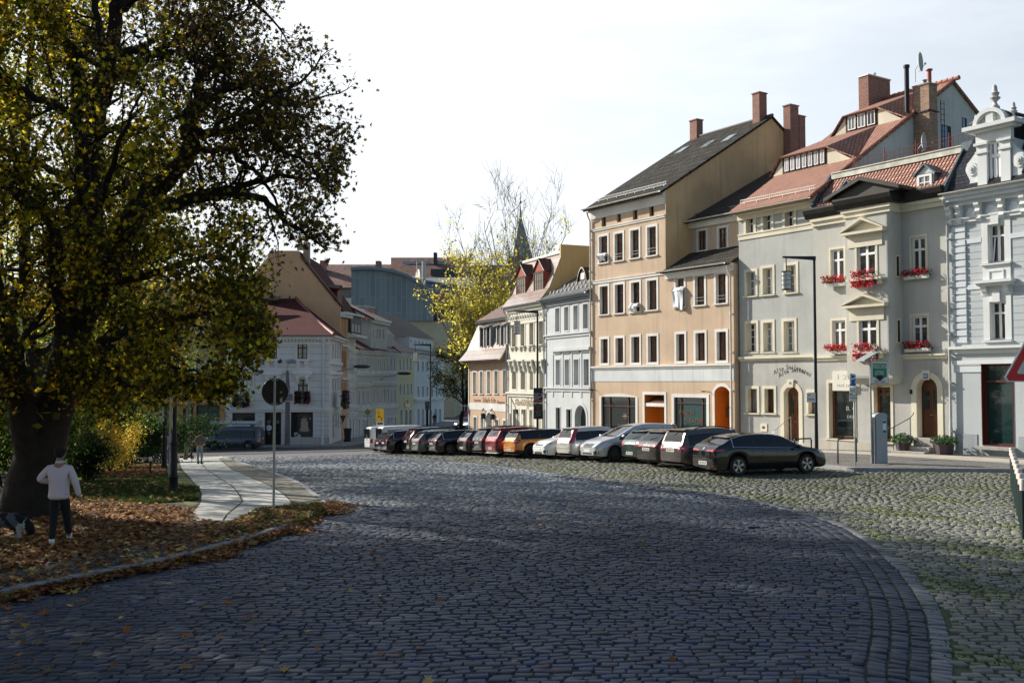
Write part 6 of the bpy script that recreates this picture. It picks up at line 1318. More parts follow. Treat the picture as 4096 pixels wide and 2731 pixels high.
SW=RP+[e0]+RIM+[(RIM[-1][0]+14,RIM[-1][1]-.6),(RIM[-1][0]+14,RIM[-1][1]+9)]+[FP(R1F,R1F.len,-.3),FP(R1F,0,-.3),FP(PE,PE.len,-.6),FP(PE,0,-.5),FP(R5F,0,-.5),FP(R7F,0,-.4),FP(R7F,-1.5,-.4)]
mosaic,nt,bs=newmat('mosaic_paving'); v=mapped(nt,(1,1,1)); vo=nn(nt,'ShaderNodeTexVoronoi',feature='F1'); vo.inputs['Scale'].default_value=11; nt.links.new(v,vo.inputs['Vector']); vd=nn(nt,'ShaderNodeTexVoronoi',feature='DISTANCE_TO_EDGE'); vd.inputs['Scale'].default_value=11; nt.links.new(v,vd.inputs['Vector'])
nt.links.new(mixc(nt,ramp(nt,vd.outputs[0],[(.02,(0,0,0)),(.09,(1,1,1))]),(.07,.065,.055),mixc(nt,.35,(.20,.19,.17),vo.outputs['Color'],'SOFT_LIGHT')),bs.inputs['Base Color']); bs.inputs['Roughness'].default_value=.85; bump(nt,bs,ramp(nt,vd.outputs[0],[(0,(0,0,0)),(.12,(1,1,1))]),.8,.02)
sheet('pavement',SW,H0,mosaic,.9); kerb('kerb',[(p[0],p[1]) for p in RP[2:]]+[e0]+RIM+[(RIM[-1][0]+14,RIM[-1][1]-.6)],.16,H0+.015,kst)
ps=mat('pavement_strip',(.42,.385,.32),.9,0,.14,1.,.3,30.)
s0,s1=FP(R1F,-8.2,1.45),FP(R1F,R1F.len,1.45); s2,s3=FP(R1F,R1F.len,3.4),FP(R1F,-8.2,2.75)
sheet('pavement_strip',[FP(PE,0,1.0),FP(PE,PE.len,1.0),FP(R1F,0,1.25),FP(R1F,R1F.len,1.4),FP(R1F,R1F.len,3.7),FP(R1F,0,3.3),FP(R1F,-6.5,2.6),FP(PE,PE.len,2.5),FP(PE,0,2.4)],H0+.006,ps,.9)
# ---- granite setts, every stone modelled
BC=[G(*p) for p in ((1500,1815),(1612,1829),(1910,1854),(2272,1901),(2600,1940))]+[G(*zr_(*p)) for p in ((0,225),(240,275),(480,338),(640,375),(780,420),(900,470),(1000,530),(1110,610),(1200,690),(1280,765),(1350,850),(1405,925),(1450,1000),(1495,1100),(1520,1200),(1538,1300),(1545,1400),(1547,1500),(1549,1568))]
BC.append((BC[-1][0]-.02,BC[-1][1]-2.2))
PL1=[G(*zB(*p)) for p in ((0,515),(250,560),(500,602),(950,690))]+[G(*zm(*p)) for p in ((820,185),(1000,240),(1180,290),(1240,350),(1255,430),(1200,530),(1040,640),(880,770),(480,920),(200,1000),(0,1090))]+[G(*zl(*p)) for p in ((2050,1180),(1700,1310),(1480,1380))]
def distline(line,X,Y):
 best=np.full(X.shape,1e9); side=np.zeros(X.shape); 
 for i in range(len(line)-1):
  ax,ay=line[i]; bx_,by=line[i+1]; dx,dy=bx_-ax,by-ay; L=dx*dx+dy*dy; t=np.clip(((X-ax)*dx+(Y-ay)*dy)/L,0,1); d=np.hypot(X-ax-t*dx,Y-ay-t*dy); s=np.sign((X-ax)*dy-(Y-ay)*dx); m=d<best; best=np.where(m,d,best); side=np.where(m,s,side)
 return best,side
def stones(C,A,L,Wd,hh,name,m,col,warp=True,rings=True):
 """C centres (n,2), A direction angle, L,Wd half sizes"""
 n=len(C); ca,sa=np.cos(A),np.sin(A); cx=np.array([-1,1,1,-1.]); cy=np.array([-1,-1,1,1.])
 levels=[(1.,-.04),(.985,-.007),(.91,.0)] if rings else [(1.,-.025),(.94,0.)]
 V=[]; jit=RNG.normal(0,.05,(n,4,2)); shr=RNG.normal(.16,.16,n); tx=RNG.normal(0,.035,n); ty=RNG.normal(0,.04,n)
 for s,dz in levels:
  lx=(cx[None]*s+jit[:,:,0]*(1.2 if s<.9 else 1))*L[:,None]; ly=(cy[None]*s+jit[:,:,1])*Wd[:,None]; lx=lx+ly*shr[:,None]
  X=C[:,0,None]+lx*ca[:,None]-ly*sa[:,None]; Y=C[:,1,None]+lx*sa[:,None]+ly*ca[:,None]
  z=gzv(X,Y)+dz*1.+hh[:,None]+(lx*tx[:,None]+ly*ty[:,None])*(1 if dz>-.04 else .3)
  V.append(np.stack([X,Y,z],2))
 k=len(levels); V=np.stack(V,1).reshape(-1,3)   # n, level, 4
 base=(np.arange(n)*4*k)[:,None]; F=[]
 for l in range(k-1):
  for i in range(4): j=(i+1)%4; F.append(base+np.array([l*4+i,l*4+j,(l+1)*4+j,(l+1)*4+i]))
 F.append(base+np.array([(k-1)*4+i for i in range(4)])); nf=len(F); F=np.stack(F,1).reshape(-1,4)
 cols=np.repeat(col,nf,axis=0)
 return tag(npmesh(name,V,F,m,None,cols,smooth=False),kind='structure')
sett=attrmat('granite_sett',.62,0,.22,.5,55.)
C=[];Lh=[];Wh=[]; y=7.0; 
while y<66:
 rw=RNG.uniform(.13,.165)*(1. if y<40 else 1.35); half=.56*y+3.; x=-half-RNG.uniform(0,.3); n=int(2*half/.15); w=RNG.uniform(.15,.28,n)*(1. if y<40 else 1.3); xs=x+np.cumsum(w)-w/2
 C.append(np.stack([xs,np.full(n,y+rw/2)],1)); Lh.append(w/2-.012); Wh.append(np.full(n,rw/2-.010)); y+=rw
C=np.concatenate(C); Lh=np.concatenate(Lh); Wh=np.concatenate(Wh)
def wrp(X,Y): return Y+.30*np.sin(X*.23+.8)+.06*np.sin(X*.9+Y*.5)+.012*X
sl_=.069*np.cos(C[:,0]*.23+.8)+.054*np.cos(C[:,0]*.9+C[:,1]*.5)+.012; C[:,1]=wrp(C[:,0],C[:,1]); C+=RNG.normal(0,.008,C.shape)
X,Y=C[:,0],C[:,1]; d1,_=distline(K1+K2,X,Y)
mask=(np.abs(X)<.54*Y+2.5)&~pipv(ISL,X,Y)&~pipv(SW,X,Y)&(d1>.05)
dB,sB=distline(BC,X,Y); inside=sB>0   # sB sign: +1 right side
near=(Y<30)
mask&=~(dB<.15)
C,Lh,Wh,sl_,dB,sB=C[mask],Lh[mask],Wh[mask],sl_[mask],dB[mask],sB[mask]; X,Y=C[:,0],C[:,1]
SG=np.sign(distline(BC,np.array([12.]),np.array([14.]))[1][0]); outer=(sB==SG)
keep=~((~outer)&(dB<.92)&(Y<34)); C,Lh,Wh,sl_,dB,outer=C[keep],Lh[keep],Wh[keep],sl_[keep],dB[keep],outer[keep]; X,Y=C[:,0],C[:,1]; n=len(C)
wear=1.+1.7*np.clip((Y-21)/9,0,1); lum=RNG.uniform(.75,1.2,n); lum*=1.+.25*np.sin(X*.35+1)*np.sin(Y*.22); colr=np.stack([.055*lum*wear*1.06,.067*lum*wear,.090*lum*wear**.8],1)  # farther setts coloured paler, painting the sunlit part of the road
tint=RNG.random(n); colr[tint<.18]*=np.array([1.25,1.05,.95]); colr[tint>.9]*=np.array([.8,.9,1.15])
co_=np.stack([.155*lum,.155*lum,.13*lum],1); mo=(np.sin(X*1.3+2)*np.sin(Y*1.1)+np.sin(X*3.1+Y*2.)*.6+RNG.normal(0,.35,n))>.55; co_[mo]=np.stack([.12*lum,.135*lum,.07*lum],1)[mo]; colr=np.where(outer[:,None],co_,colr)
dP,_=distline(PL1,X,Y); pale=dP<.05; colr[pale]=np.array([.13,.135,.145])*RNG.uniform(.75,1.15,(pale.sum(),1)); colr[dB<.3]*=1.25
Lh=np.where(outer,Lh*.9,Lh)
hh=RNG.normal(0,.0045,n)
nr=Y<26
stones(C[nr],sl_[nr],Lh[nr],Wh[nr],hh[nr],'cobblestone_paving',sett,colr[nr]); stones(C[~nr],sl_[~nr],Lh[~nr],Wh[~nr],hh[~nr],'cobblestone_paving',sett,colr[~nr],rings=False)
def offs(line,d):
 L=[Vector(p) for p in line]; out=[]
 for i,p in enumerate(L):
  t=(L[min(i+1,len(L)-1)]-L[max(i-1,0)]).normalized(); out.append(p+Vector((t.y,-t.x))*d*SG)
 return out
CC=[];AA=[];LL=[];WW=[];KK=[]
for r_,(o_,w_,st_,cl) in enumerate(((.0,.24,.125,(.17,.175,.18)),(-.23,.21,.15,(.055,.066,.088)),(-.45,.21,.15,(.055,.066,.088)),(-.67,.21,.16,(.055,.066,.088)),(-.87,.17,.16,(.055,.066,.088)))):
 L=offs(BC,o_); 
 for i in range(len(L)-1):
  d=L[i+1]-L[i]; ln=d.length; a=math.atan2(d.y,d.x); yy=(L[i].y+L[i+1].y)/2
  if r_ and yy>34: continue
  k=max(1,int(ln/st_)) 
  for j in range(k):
   p=L[i].lerp(L[i+1],(j+.5)/k); CC.append((p.x,p.y)); AA.append(a+RNG.normal(0,.04)); LL.append(ln/k/2-.010); WW.append(w_/2-.012); g_=RNG.uniform(.7,1.25); KK.append(tuple(q*g_ for q in cl))
stones(np.array(CC),np.array(AA),np.array(LL),np.array(WW),RNG.normal(0,.006,len(CC))+.004,'edge_setts',sett,np.array(KK))
sheet('distant_paving',[(-40,62.),(5.,62.),(4.,70.),(-3.,80.),(-5.,86.),(-8,ay0-.1),(-45,ay0-.1)],-.022,cobblefar(),2.)
SB=[G(*zl(*p),H0) for p in ((-300,830),(0,640),(200,620),(600,520),(900,500),(1450,430),(1750,400),(2100,260),(2180,200))]
band=[(p[0],p[1]) for p in SB]+[(p[0],p[1]) for p in K1[::-1]]
xx,yy=[p[0] for p in band],[p[1] for p in band]; C=[];y=min(yy)
while y<max(yy): n=int((max(xx)-min(xx))/.13); C.append(np.stack([min(xx)+np.arange(n)*.13+RNG.uniform(-.02,.02,n)+RNG.uniform(0,.1),np.full(n,y)+RNG.uniform(-.008,.008,n)],1)); y+=.115
C=np.concatenate(C); d1,_=distline(K1,C[:,0],C[:,1]); C=C[pipv(band,C[:,0],C[:,1])&(d1>.24)]; n=len(C); g_=RNG.uniform(.6,1.3,(n,1))
stones(C,RNG.normal(0,.1,n),np.full(n,.056),np.full(n,.049),RNG.normal(0,.004,n)+H0+.012,'small_setts',sett,np.array([[.10,.105,.10]])*g_,rings=False)
# ============ leaf litter and grass
LEAF=np.array([(0,-.5),(.16,-.12),(.5,-.2),(.3,.1),(.42,.36),(.12,.3),(0,.58),(-.12,.3),(-.42,.36),(-.3,.1),(-.5,-.2),(-.16,-.12)])
def leaves(name,P,size,cols,m,parent=None,flat=False,simple=False,label=None):
 n=len(P); shp=LEAF if not simple else np.array([(0,-.5),(.3,-.05),(0,.55),(-.3,-.05)]); k=len(shp)
 if flat:
  Nn=np.stack([RNG.normal(0,.28,n),RNG.normal(0,.28,n),np.ones(n)],1)
 else: Nn=RNG.normal(0,1,(n,3)); 
 Nn/=np.linalg.norm(Nn,axis=1)[:,None]; T_=np.cross(Nn,RNG.normal(0,1,(n,3))); T_/=np.linalg.norm(T_,axis=1)[:,None]; B_=np.cross(Nn,T_)
 s=size if hasattr(size,'shape') else np.full(n,size); s=s*RNG.uniform(.7,1.25,n)
 cu=RNG.uniform(.0,.5,n)
 V=P[:,None,:]+(shp[None,:,0,None]*T_[:,None,:]+shp[None,:,1,None]*B_[:,None,:])*s[:,None,None]+Nn[:,None,:]*((np.abs(shp[None,:,0])*cu[:,None])*s[:,None])[:,:,None]
 return npmesh(name,V.reshape(-1,3),np.arange(n*k).reshape(n,k),m,parent,cols)
def pick(pal,n,lo=.7,hi=1.25):
 pal=np.array(pal); return pal[RNG.integers(0,len(pal),n)]*RNG.uniform(lo,hi,(n,1))
ORG=[(.30,.11,.03),(.34,.15,.04),(.46,.27,.07),(.18,.07,.03),(.13,.06,.03),(.50,.34,.13),(.26,.13,.06),(.36,.12,.03),(.10,.05,.03),(.22,.13,.07)]
lit=attrmat('dry_leaf',.75,.12,.2)
def scatter(poly,n,fn=None):
 xs=[p[0] for p in poly]; ys=[p[1] for p in poly]; X=RNG.uniform(min(xs),max(xs),n*4); Y=RNG.uniform(min(ys),max(ys),n*4); q=pipv(poly,X,Y)
 X,Y=X[q][:n],Y[q][:n]; return X,Y
MAIN=[G(*zl(*p),H0) for p in ((-400,330),(0,255),(200,235),(480,150),(700,165),(900,200),(1150,215),(1290,240),(1330,300),(1500,325),(1700,290),(1900,250),(2120,235),(2060,290),(1750,400),(1450,440),(1200,470),(900,500),(600,525),(200,625),(-300,700))]
X,Y=scatter(MAIN,17000); dn=np.sin(X*.9+1)*np.sin(Y*.7)+np.sin(X*2.1+Y*1.4)*.5; q=RNG.random(len(X))<np.clip(.62+.35*dn,.12,1); q&=~((X>-7.2)&(RNG.random(len(X))<.72)); X,Y=X[q],Y[q]; n=len(X)
gb_,_=distline(band+[band[0]],X,Y)
P=np.stack([X,Y,gzv(X,Y)+H0+RNG.uniform(.01,.07,n)],1)
tag(leaves('leaf_litter',P,.125,pick(ORG,n),lit,flat=True),kind='stuff')
L=[Vector(p) for p in K1]; n=5200; seg=[(L[i+1]-L[i]).length for i in range(len(L)-1)]; cs=np.cumsum([0]+seg); s=RNG.uniform(0,cs[-1],n); pts=[]
for s_ in s:
 i=min(len(seg)-1,int(np.searchsorted(cs,s_)-1)); t=(s_-cs[i])/seg[i]; p=L[i].lerp(L[i+1],t); d=(L[i+1]-L[i]).normalized(); wd=.12+.10*math.sin(s_*1.7)+.07*math.sin(s_*4.1)+(.10 if s_>cs[-1]-2.5 else 0); o_=abs(RNG.normal(0,max(.08,wd))); pts.append((p.x+d.y*(o_+.03),p.y-d.x*(o_+.03),o_))
pts=np.array(pts); P=np.stack([pts[:,0],pts[:,1],gzv(pts[:,0],pts[:,1])+RNG.uniform(.005,.10,n)*np.exp(-pts[:,2]*2.5)+.012],1)
tag(leaves('gutter_leaves',P,.125,pick(ORG,n),lit,flat=True),kind='stuff')
X=RNG.uniform(-14,3,900); Y=8+RNG.random(900)**1.2*18; q=~pipv(ISL,X,Y); q&=(RNG.random(900)<np.exp(-np.maximum(0,X+6)*.18)); X,Y=X[q],Y[q]; P1=np.stack([X,Y,gzv(X,Y)+.03],1)
X,Y=scatter(band,900); P2=np.stack([X,Y,gzv(X,Y)+H0+.04],1); X=RNG.uniform(-22,-6,260); Y=RNG.uniform(66,90,260); P3=np.stack([X,Y,gzv(X,Y)+.15],1)
P=np.concatenate([P1,P2]); tag(leaves('scattered_leaves',P,.115,pick(ORG+[(.65,.45,.15)],len(P)),lit,flat=True),kind='stuff')
FARL=[G(*zz(0,1650,1.96)(*p),H0) for p in ((800,440),(900,435),(1180,415),(1285,425),(1290,500),(1100,520),(780,525))]
X,Y=scatter(FARL,5000); n=len(X); P=np.stack([X,Y,gzv(X,Y)+H0+RNG.uniform(.01,.12,n)],1); tag(leaves('leaf_litter',P,.13,pick(ORG,n),lit,flat=True),kind='stuff')
GR=[G(*zz(0,1650,1.96)(*p),H0) for p in ((560,570),(780,520),(1100,515),(1300,455),(1350,560),(1560,590),(1560,690),(1400,700),(1100,720),(640,720),(500,640))]
def blades(name,X,Y,h,base,col,m):
 n=len(X); a=RNG.uniform(0,6.28,n); w=RNG.uniform(.006,.012,n)*1.6; hh=h*RNG.uniform(.5,1.2,n); lx=RNG.normal(0,.4,n)*hh; ly=RNG.normal(0,.4,n)*hh; z=gzv(X,Y)+base
 V=np.stack([np.stack([X-w*np.cos(a),Y-w*np.sin(a),z],1),np.stack([X+w*np.cos(a),Y+w*np.sin(a),z],1),np.stack([X+lx,Y+ly,z+hh],1)],1).reshape(-1,3)
 return tag(npmesh(name,V,np.arange(3*n).reshape(n,3),m,None,col),kind='stuff')
gm=attrmat('grass_blade',.6,.35,.3)
X,Y=scatter(GR,60000); n=len(X); sheet('lawn',GR,H0+.005,mat('lawn_soil',(.03,.05,.012),1.,0,.3,2.,.8,60.),.7); blades('grass',X,Y,.10,H0,pick([(.03,.07,.012),(.04,.09,.015),(.02,.05,.01),(.08,.09,.02)],n),gm)
n=900; X,Y=scatter(GR,n); n=len(X); P=np.stack([X,Y,gzv(X,Y)+H0+RNG.uniform(.04,.10,n)],1); tag(leaves('lawn_leaves',P,.115,pick(ORG,n),lit,flat=True),kind='stuff')
T2=[G(*zl(*p),H0) for p in ((1500,340),(1760,225),(1900,215),(2170,190),(2180,230),(2050,300),(1850,350),(1500,400))]
X,Y=scatter(T2,16000); n=len(X); blades('grass',X,Y,.06,H0,pick([(.09,.15,.02),(.12,.16,.03),(.07,.12,.02)],n),gm)
X,Y=scatter(T2,900); n=len(X); P=np.stack([X,Y,gzv(X,Y)+H0+RNG.uniform(.02,.06,n)],1); tag(leaves('leaf_litter',P,.11,pick(ORG,n),lit,flat=True),kind='stuff')
n=26000; X=RNG.uniform(3,16,n); Y=8+RNG.random(n)*17; d_,s_=distline(BC,X,Y); md=np.sin(X*1.3+2)*np.sin(Y*1.1)+np.sin(X*3.1+Y*2.)*.6; q=(s_==SG)&(md>.35)&(X<.55*Y+1)&~pipv(SW,X,Y); X,Y=X[q],Y[q]; n=len(X); blades('moss',X,Y,.035,-.005,pick([(.06,.09,.015),(.08,.10,.02),(.04,.07,.012)],n),gm)
# ============ trees
bark=mat('dark_bark',(.022,.017,.014),.95,0,.35,5.,.9,14.); barkl=mat('grey_bark',(.16,.145,.13),.9,0,.3,5.,.6,20.)
lf_m=attrmat('maple_leaf',.6,.6,.25,tgain=2.6); lf_b=attrmat('small_leaf',.6,.55,.25,tgain=2.2)
def smoothpath(P,Rr,sub=4):
 out=[];ro=[]; n=len(P)
 for i in range(n-1):
  p0,p1,p2,p3=P[max(i-1,0)],P[i],P[i+1],P[min(i+2,n-1)]
  for j in range(sub):
   t=j/sub; out.append(.5*((2*p1)+(p2-p0)*t+(2*p0-5*p1+4*p2-p3)*t*t+(3*p1-p0-3*p2+p3)*t**3)); ro.append(Rr[i]+(Rr[i+1]-Rr[i])*t)
 out.append(P[-1]); ro.append(Rr[-1]); return out,ro
OUTL=[(-900,-900),(560,-900),(640,-20),(665,60),(720,95),(765,105),(820,150),(828,200),(832,300),(800,340),(785,370),(775,420),(755,500),(790,575),(770,590),(700,545),(640,560),(655,620),(690,640),(615,690),(622,760),(610,810),(560,850),(530,900),(480,905),(440,890),(380,905),(330,930),(260,985),(150,985),(60,1040),(-900,1200)]
OUTL=[(a*1.7415,b*1.7415) for a,b in OUTL]
def proj(p):
 y=p[1]; z=p[2]-CAMZ; d=y*CT+z*ST; return CX+F*p[0]/d,CY-F*(z*CT-y*ST)/d
def inout(p):
 x,y=proj(p); ins=False; n=len(OUTL)
 for i in range(n):
  x1,y1=OUTL[i]; x2,y2=OUTL[(i+1)%n]
  if (y1>y)!=(y2>y) and x<(x2-x1)*(y-y1)/(y2-y1)+x1: ins=not ins
 return ins
class Grow:
 trim=False
 def __init__(s,seed): s.rg=random.Random(seed); s.mb=MB(); s.tw=[]; s.small=MB()
 def limb(s,P,Rr,seg=9,wob=.0,main=True):
  P=[Vector(p) for p in P]; P,Rr=smoothpath(P,Rr,4)
  if wob: 
   for i in range(1,len(P)-1): P[i]=P[i]+Vector((s.rg.gauss(0,wob),s.rg.gauss(0,wob),s.rg.gauss(0,wob)))
  (s.mb if main else s.small).tube(P,Rr,seg,local=False); return P,Rr
 def shoot(s,p,d,L,r,lev,wander=.28,lift=.05,kids=(4,4,3),ratio=.55,minr=.006,spread=.9,tag_=0,gnarl=1.):
  n=max(3,int(5+L*1.2)); P=[p.copy()]; d=d.normalized(); st=L/n; rr=[r]
  for i in range(n):
   d=(d+Vector((s.rg.gauss(0,wander*gnarl),s.rg.gauss(0,wander*gnarl),s.rg.gauss(lift,wander*gnarl)))*.6).normalized(); p=p+d*st
   if s.trim and not inout(p): break
   P.append(p.copy()); rr.append(max(minr*.6,r*(1-(i+1)/n*.8)))
  n=len(P)-1
  if n<1: return
  rr[-1]=minr*.5
  s.small.tube(P,rr,5 if r>.03 else (4 if r>.012 else 3),cap=False,local=False)
  if lev<=0 or L<.35: 
   for q in P[1:]: s.tw.append((q,tag_))
   return
  k=kids[min(lev,len(kids)-1)]; k=max(2,int(round(k*s.rg.uniform(.8,1.3))))
  for i in range(k):
   u=s.rg.uniform(.25,1.); j=min(n-1,int(u*n)); q=P[j].lerp(P[j+1],u*n-j); dd=(P[j+1]-P[j]).normalized()
   a=Vector((s.rg.gauss(0,1),s.rg.gauss(0,1),s.rg.gauss(.1,.8))); a=(a-dd*a.dot(dd)).normalized(); nd=(dd*s.rg.uniform(.5,1.1)+a*spread).normalized()
   s.shoot(q,nd,L*ratio*s.rg.uniform(.75,1.25),max(minr,rr[j]*.6),lev-1,wander,lift,kids,ratio,minr,spread,tag_,gnarl)
  for q in P[n//2:]: s.tw.append((q,tag_))
def finish(name,label,G_,base,bm,lm,per,sig,size,pal,cat='tree',group=None,simple=False,tagpal=None,dens=None,parent=None,droop=0.):
 T_=thing(name,label,cat,base,group); G_.mb.build('trunk',bm,T_,smooth=60)
 if G_.small.v: G_.small.build('branches',bm,T_,smooth=60)
 pts=[];cols=[]
 tw=G_.tw; A=np.array([tuple(p) for p,_ in tw]); tg=np.array([t for _,t in tw]); 
 for t in np.unique(tg):
  B=A[tg==t]; k=per if not dens else dens.get(int(t),per); n=int(len(B)*k); i=RNG.integers(0,len(B),n)
  w=(np.sin(B[i,0]*1.9+B[i,2]*1.3)+np.sin(B[i,1]*2.3-B[i,2]*1.7)+RNG.normal(0,.6,n))>-1.0; i=i[w]
  pts.append(B[i]+RNG.normal(0,sig,(len(i),3))+np.array([0,0,-droop])); pp=(tagpal or {}).get(int(t),pal); cols.append(pick(pp,len(i),.6,1.3))
 P=np.concatenate(pts); Cc=np.concatenate(cols); leaves('crown',P,size,Cc,lm,T_,simple=simple); print(name,'twigs',len(tw),'leaves',len(P)); return T_
GOLD=[(.46,.37,.03),(.36,.30,.02),(.30,.17,.015),(.10,.10,.012),(.05,.055,.01),(.03,.035,.008),(.04,.045,.01),(.06,.04,.01),(.025,.03,.008),(.14,.15,.015)]
GREENY=[(.16,.19,.02),(.10,.14,.015),(.24,.22,.025),(.32,.25,.03),(.07,.10,.012)]
BROWN=[(.05,.03,.015),(.07,.045,.015),(.04,.04,.01),(.09,.065,.015),(.03,.02,.01)]
# ---- the big maple, limbs read from the photograph
g=Grow(5); g.trim=True; YT=22.9; D=lambda x,y,dy=0.: at(x*1.7415,y*1.7415,YT+dy)
LM={}
def L_(name,pts,r,seg=10,wob=.03):
 P=[D(a,b,c) for a,b,c in pts]; k=len(P); rr=r if len(r)==k else [r[0]+(r[1]-r[0])*i/(k-1) for i in range(k)]
 LM[name]=g.limb(P,rr,seg,wob); return LM[name]
base=gp(62*1.7415,1180*1.7415,.12)
L_('trunk',[(52,1215,0),(72,1130,0),(103,1000,0),(150,850,.3),(185,700,.5),(205,560,.8),(200,430,1),(190,300,1.2),(180,180,1.3),(150,60,1.4),(135,-80,1.5),(120,-260,1.5)],[.78,.60,.5,.45,.40,.35,.30,.24,.19,.15,.11,.06],14,.02)
for i,(dx,dy) in enumerate(((-.8,.2),(.75,.1),(.2,-.8),(-.3,-.7),(.5,.6))): 
 b=base; g.mb.tube([b+Vector((dx*1.15,dy*1.15,-.12)),b+Vector((dx*.75,dy*.75,.1)),b+Vector((dx*.3,dy*.3,.8))],[.12,.22,.2],8,local=False)
L_('s2',[(203,440,1),(215,330,.6),(235,190,.4),(258,90,.2),(275,0,0),(285,-120,0),(300,-260,0)],[.26,.23,.20,.17,.15,.11,.06])
L_('s2b',[(238,170,.4),(238,110,.3),(218,25,.2),(200,-90,0)],(.12,.06))
L_('lst',[(80,1080,-.1),(45,930,-.6),(15,780,-1),(-20,640,-1.2),(-60,500,-1.5),(-120,300,-1.5)],(.34,.12))
L_('ll',[(200,300,1.2),(157,262,.4),(102,234,0),(22,187,-.5),(-60,140,-.5)],(.13,.05))
L_('ll2',[(160,790,.3),(130,680,-.3),(128,574,-.6),(113,494,-.9),(70,469,-1.2),(0,421,-1.5),(-90,370,-1.5)],(.19,.07))
L_('big',[(178,750,.4),(250,620,-.6),(311,490,-1.4),(366,432,-1.8),(410,385,-2),(434,340,-2.1),(432,290,-2.2),(440,252,-2.3),(483,223,-2.4),(542,198,-2.5),(601,200,-2.6),(641,227,-2.6),(695,240,-2.7)],[.30,.26,.23,.21,.19,.18,.15,.13,.11,.09,.07,.05,.03])
L_('b1',[(437,310,-2.1),(470,305,-2.3),(513,304,-2.6),(564,267,-2.9),(623,223,-3.2),(690,190,-3.3)],(.12,.03))
L_('b1b',[(436,258,-2.2),(448,235,-2.),(455,190,-1.8),(480,158,-1.6),(540,140,-1.2)],(.08,.03))
L_('b2',[(436,352,-2.1),(480,346,-2.),(527,344,-1.8),(571,381,-1.6),(608,414,-1.4),(650,490,-1.2)],(.09,.025))
L_('b2b',[(560,275,-2.9),(600,295,-3),(640,340,-3.2),(700,370,-3.4),(750,430,-3.6)],(.06,.02))
L_('low',[(322,480,-1.5),(370,470,-1.9),(421,462,-2),(494,443,-2.2),(549,447,-2.4),(623,469,-2.5),(659,505,-2.6),(720,550,-2.7)],(.17,.03))
L_('low2',[(494,443,-2.2),(560,425,-2.0),(640,408,-1.8),(720,410,-1.6)],(.09,.03))
L_('f',[(247,140,.3),(300,126,.1),(348,125,-.2),(425,124,-.5),(472,154,-.8),(520,165,-1),(590,170,-1.2)],(.11,.03))
L_('g',[(235,195,.4),(290,165,-.5),(330,140,-1),(400,100,-1.5),(470,60,-2),(560,30,-2.4)],(.11,.03))
L_('h',[(272,25,0),(350,-30,-.5),(450,-50,-1),(540,-20,-1.4),(610,30,-1.6)],(.10,.03))
L_('r1',[(155,860,.3),(200,810,-.6),(260,775,-1.4),(350,740,-2.2),(450,720,-2.9),(500,722,-3.2),(535,740,-3.5)],(.13,.025))
L_('r2',[(140,910,.2),(190,885,-.6),(250,880,-1.4),(350,855,-2.4),(410,850,-3.),(455,855,-3.3)],(.10,.02))
L_('r3',[(187,700,.5),(240,660,-.4),(300,640,-1.2),(420,605,-2),(490,590,-2.6),(545,605,-3)],(.13,.025))
L_('r4',[(197,600,.8),(260,560,1.4),(340,540,2),(420,560,2.6),(480,610,3)],(.12,.025))
L_('l1',[(98,1000,0),(60,900,-1.),(20,850,-2),(-60,820,-3)],(.12,.03)); L_('l2',[(180,720,.5),(120,650,1.2),(50,620,2),(-60,610,3)],(.12,.03)); L_('l3',[(195,420,1),(120,390,2),(40,350,3),(-80,330,4)],(.12,.03))
L_('bk1',[(203,520,.8),(240,400,2.2),(300,300,3.4),(380,240,4.4)],(.13,.03)); L_('bk2',[(203,560,.8),(220,480,-1.),(260,380,-2.6),(300,260,-4.)],(.12,.03))
KD={'trunk':(8,.30,0,2.2),'s2':(7,.1,0,2.0),'s2b':(4,.2,0,1.6),'lst':(9,.2,0,2.2),'ll':(7,.15,0,1.6),'ll2':(8,.2,0,1.8),'big':(13,.42,1,1.5),'b1':(9,.2,1,1.25),'b1b':(5,.2,1,1.1),'b2':(7,.3,1,1.25),'b2b':(8,.1,1,1.2),'low':(12,.3,1,1.3),'low2':(8,.2,1,1.2),'f':(9,.2,1,1.4),'g':(9,.2,1,1.4),'h':(9,.2,1,1.5),'r1':(13,.1,2,1.25),'r2':(11,.1,2,1.1),'r3':(13,.1,2,1.35),'r4':(12,.1,2,1.5),'l1':(8,.1,0,1.5),'l2':(9,.1,0,1.6),'l3':(9,.1,0,1.7),'bk1':(10,.2,0,1.8),'bk2':(10,.2,0,1.8)}
for nm,(k,u0,tg_,L) in KD.items():
 P,Rr=LM[nm]
 for i in range(k):
  u=u0+(1-u0)*(i+g.rg.random())/k; j=min(len(P)-2,int(u*(len(P)-1))); q=P[j]; dd=(P[j+1]-P[j]).normalized(); a=Vector((g.rg.gauss(0,1),g.rg.gauss(0,.8),g.rg.gauss(.15 if nm[0]!='r' else -.1,.9))); a=(a-dd*a.dot(dd)).normalized()
  if tg_==1 and a.x<-.2 and g.rg.random()<.5: a.x=-a.x
  g.shoot(q,dd*.6+a*.9,L*g.rg.uniform(.7,1.25),max(.014,Rr[j]*.42),2,.30,.03 if tg_!=2 else -.03,(3,3,4) if tg_!=1 else (4,4,5),.56,.005,1.,tg_,1.1)
 g.shoot(P[-1],(P[-1]-P[-3]),L*.8,Rr[-1],2,.3,.0,(3,3,4),.56,.005,1.,tg_)
finish('maple_tree','big old golden maple with a leaning dark trunk filling the left foreground',g,base,bark,lf_m,7.,.15,.108,GOLD,tagpal={1:BROWN+[(.22,.17,.03)],2:GOLD},dens={0:4.2,1:1.15,2:4.8})
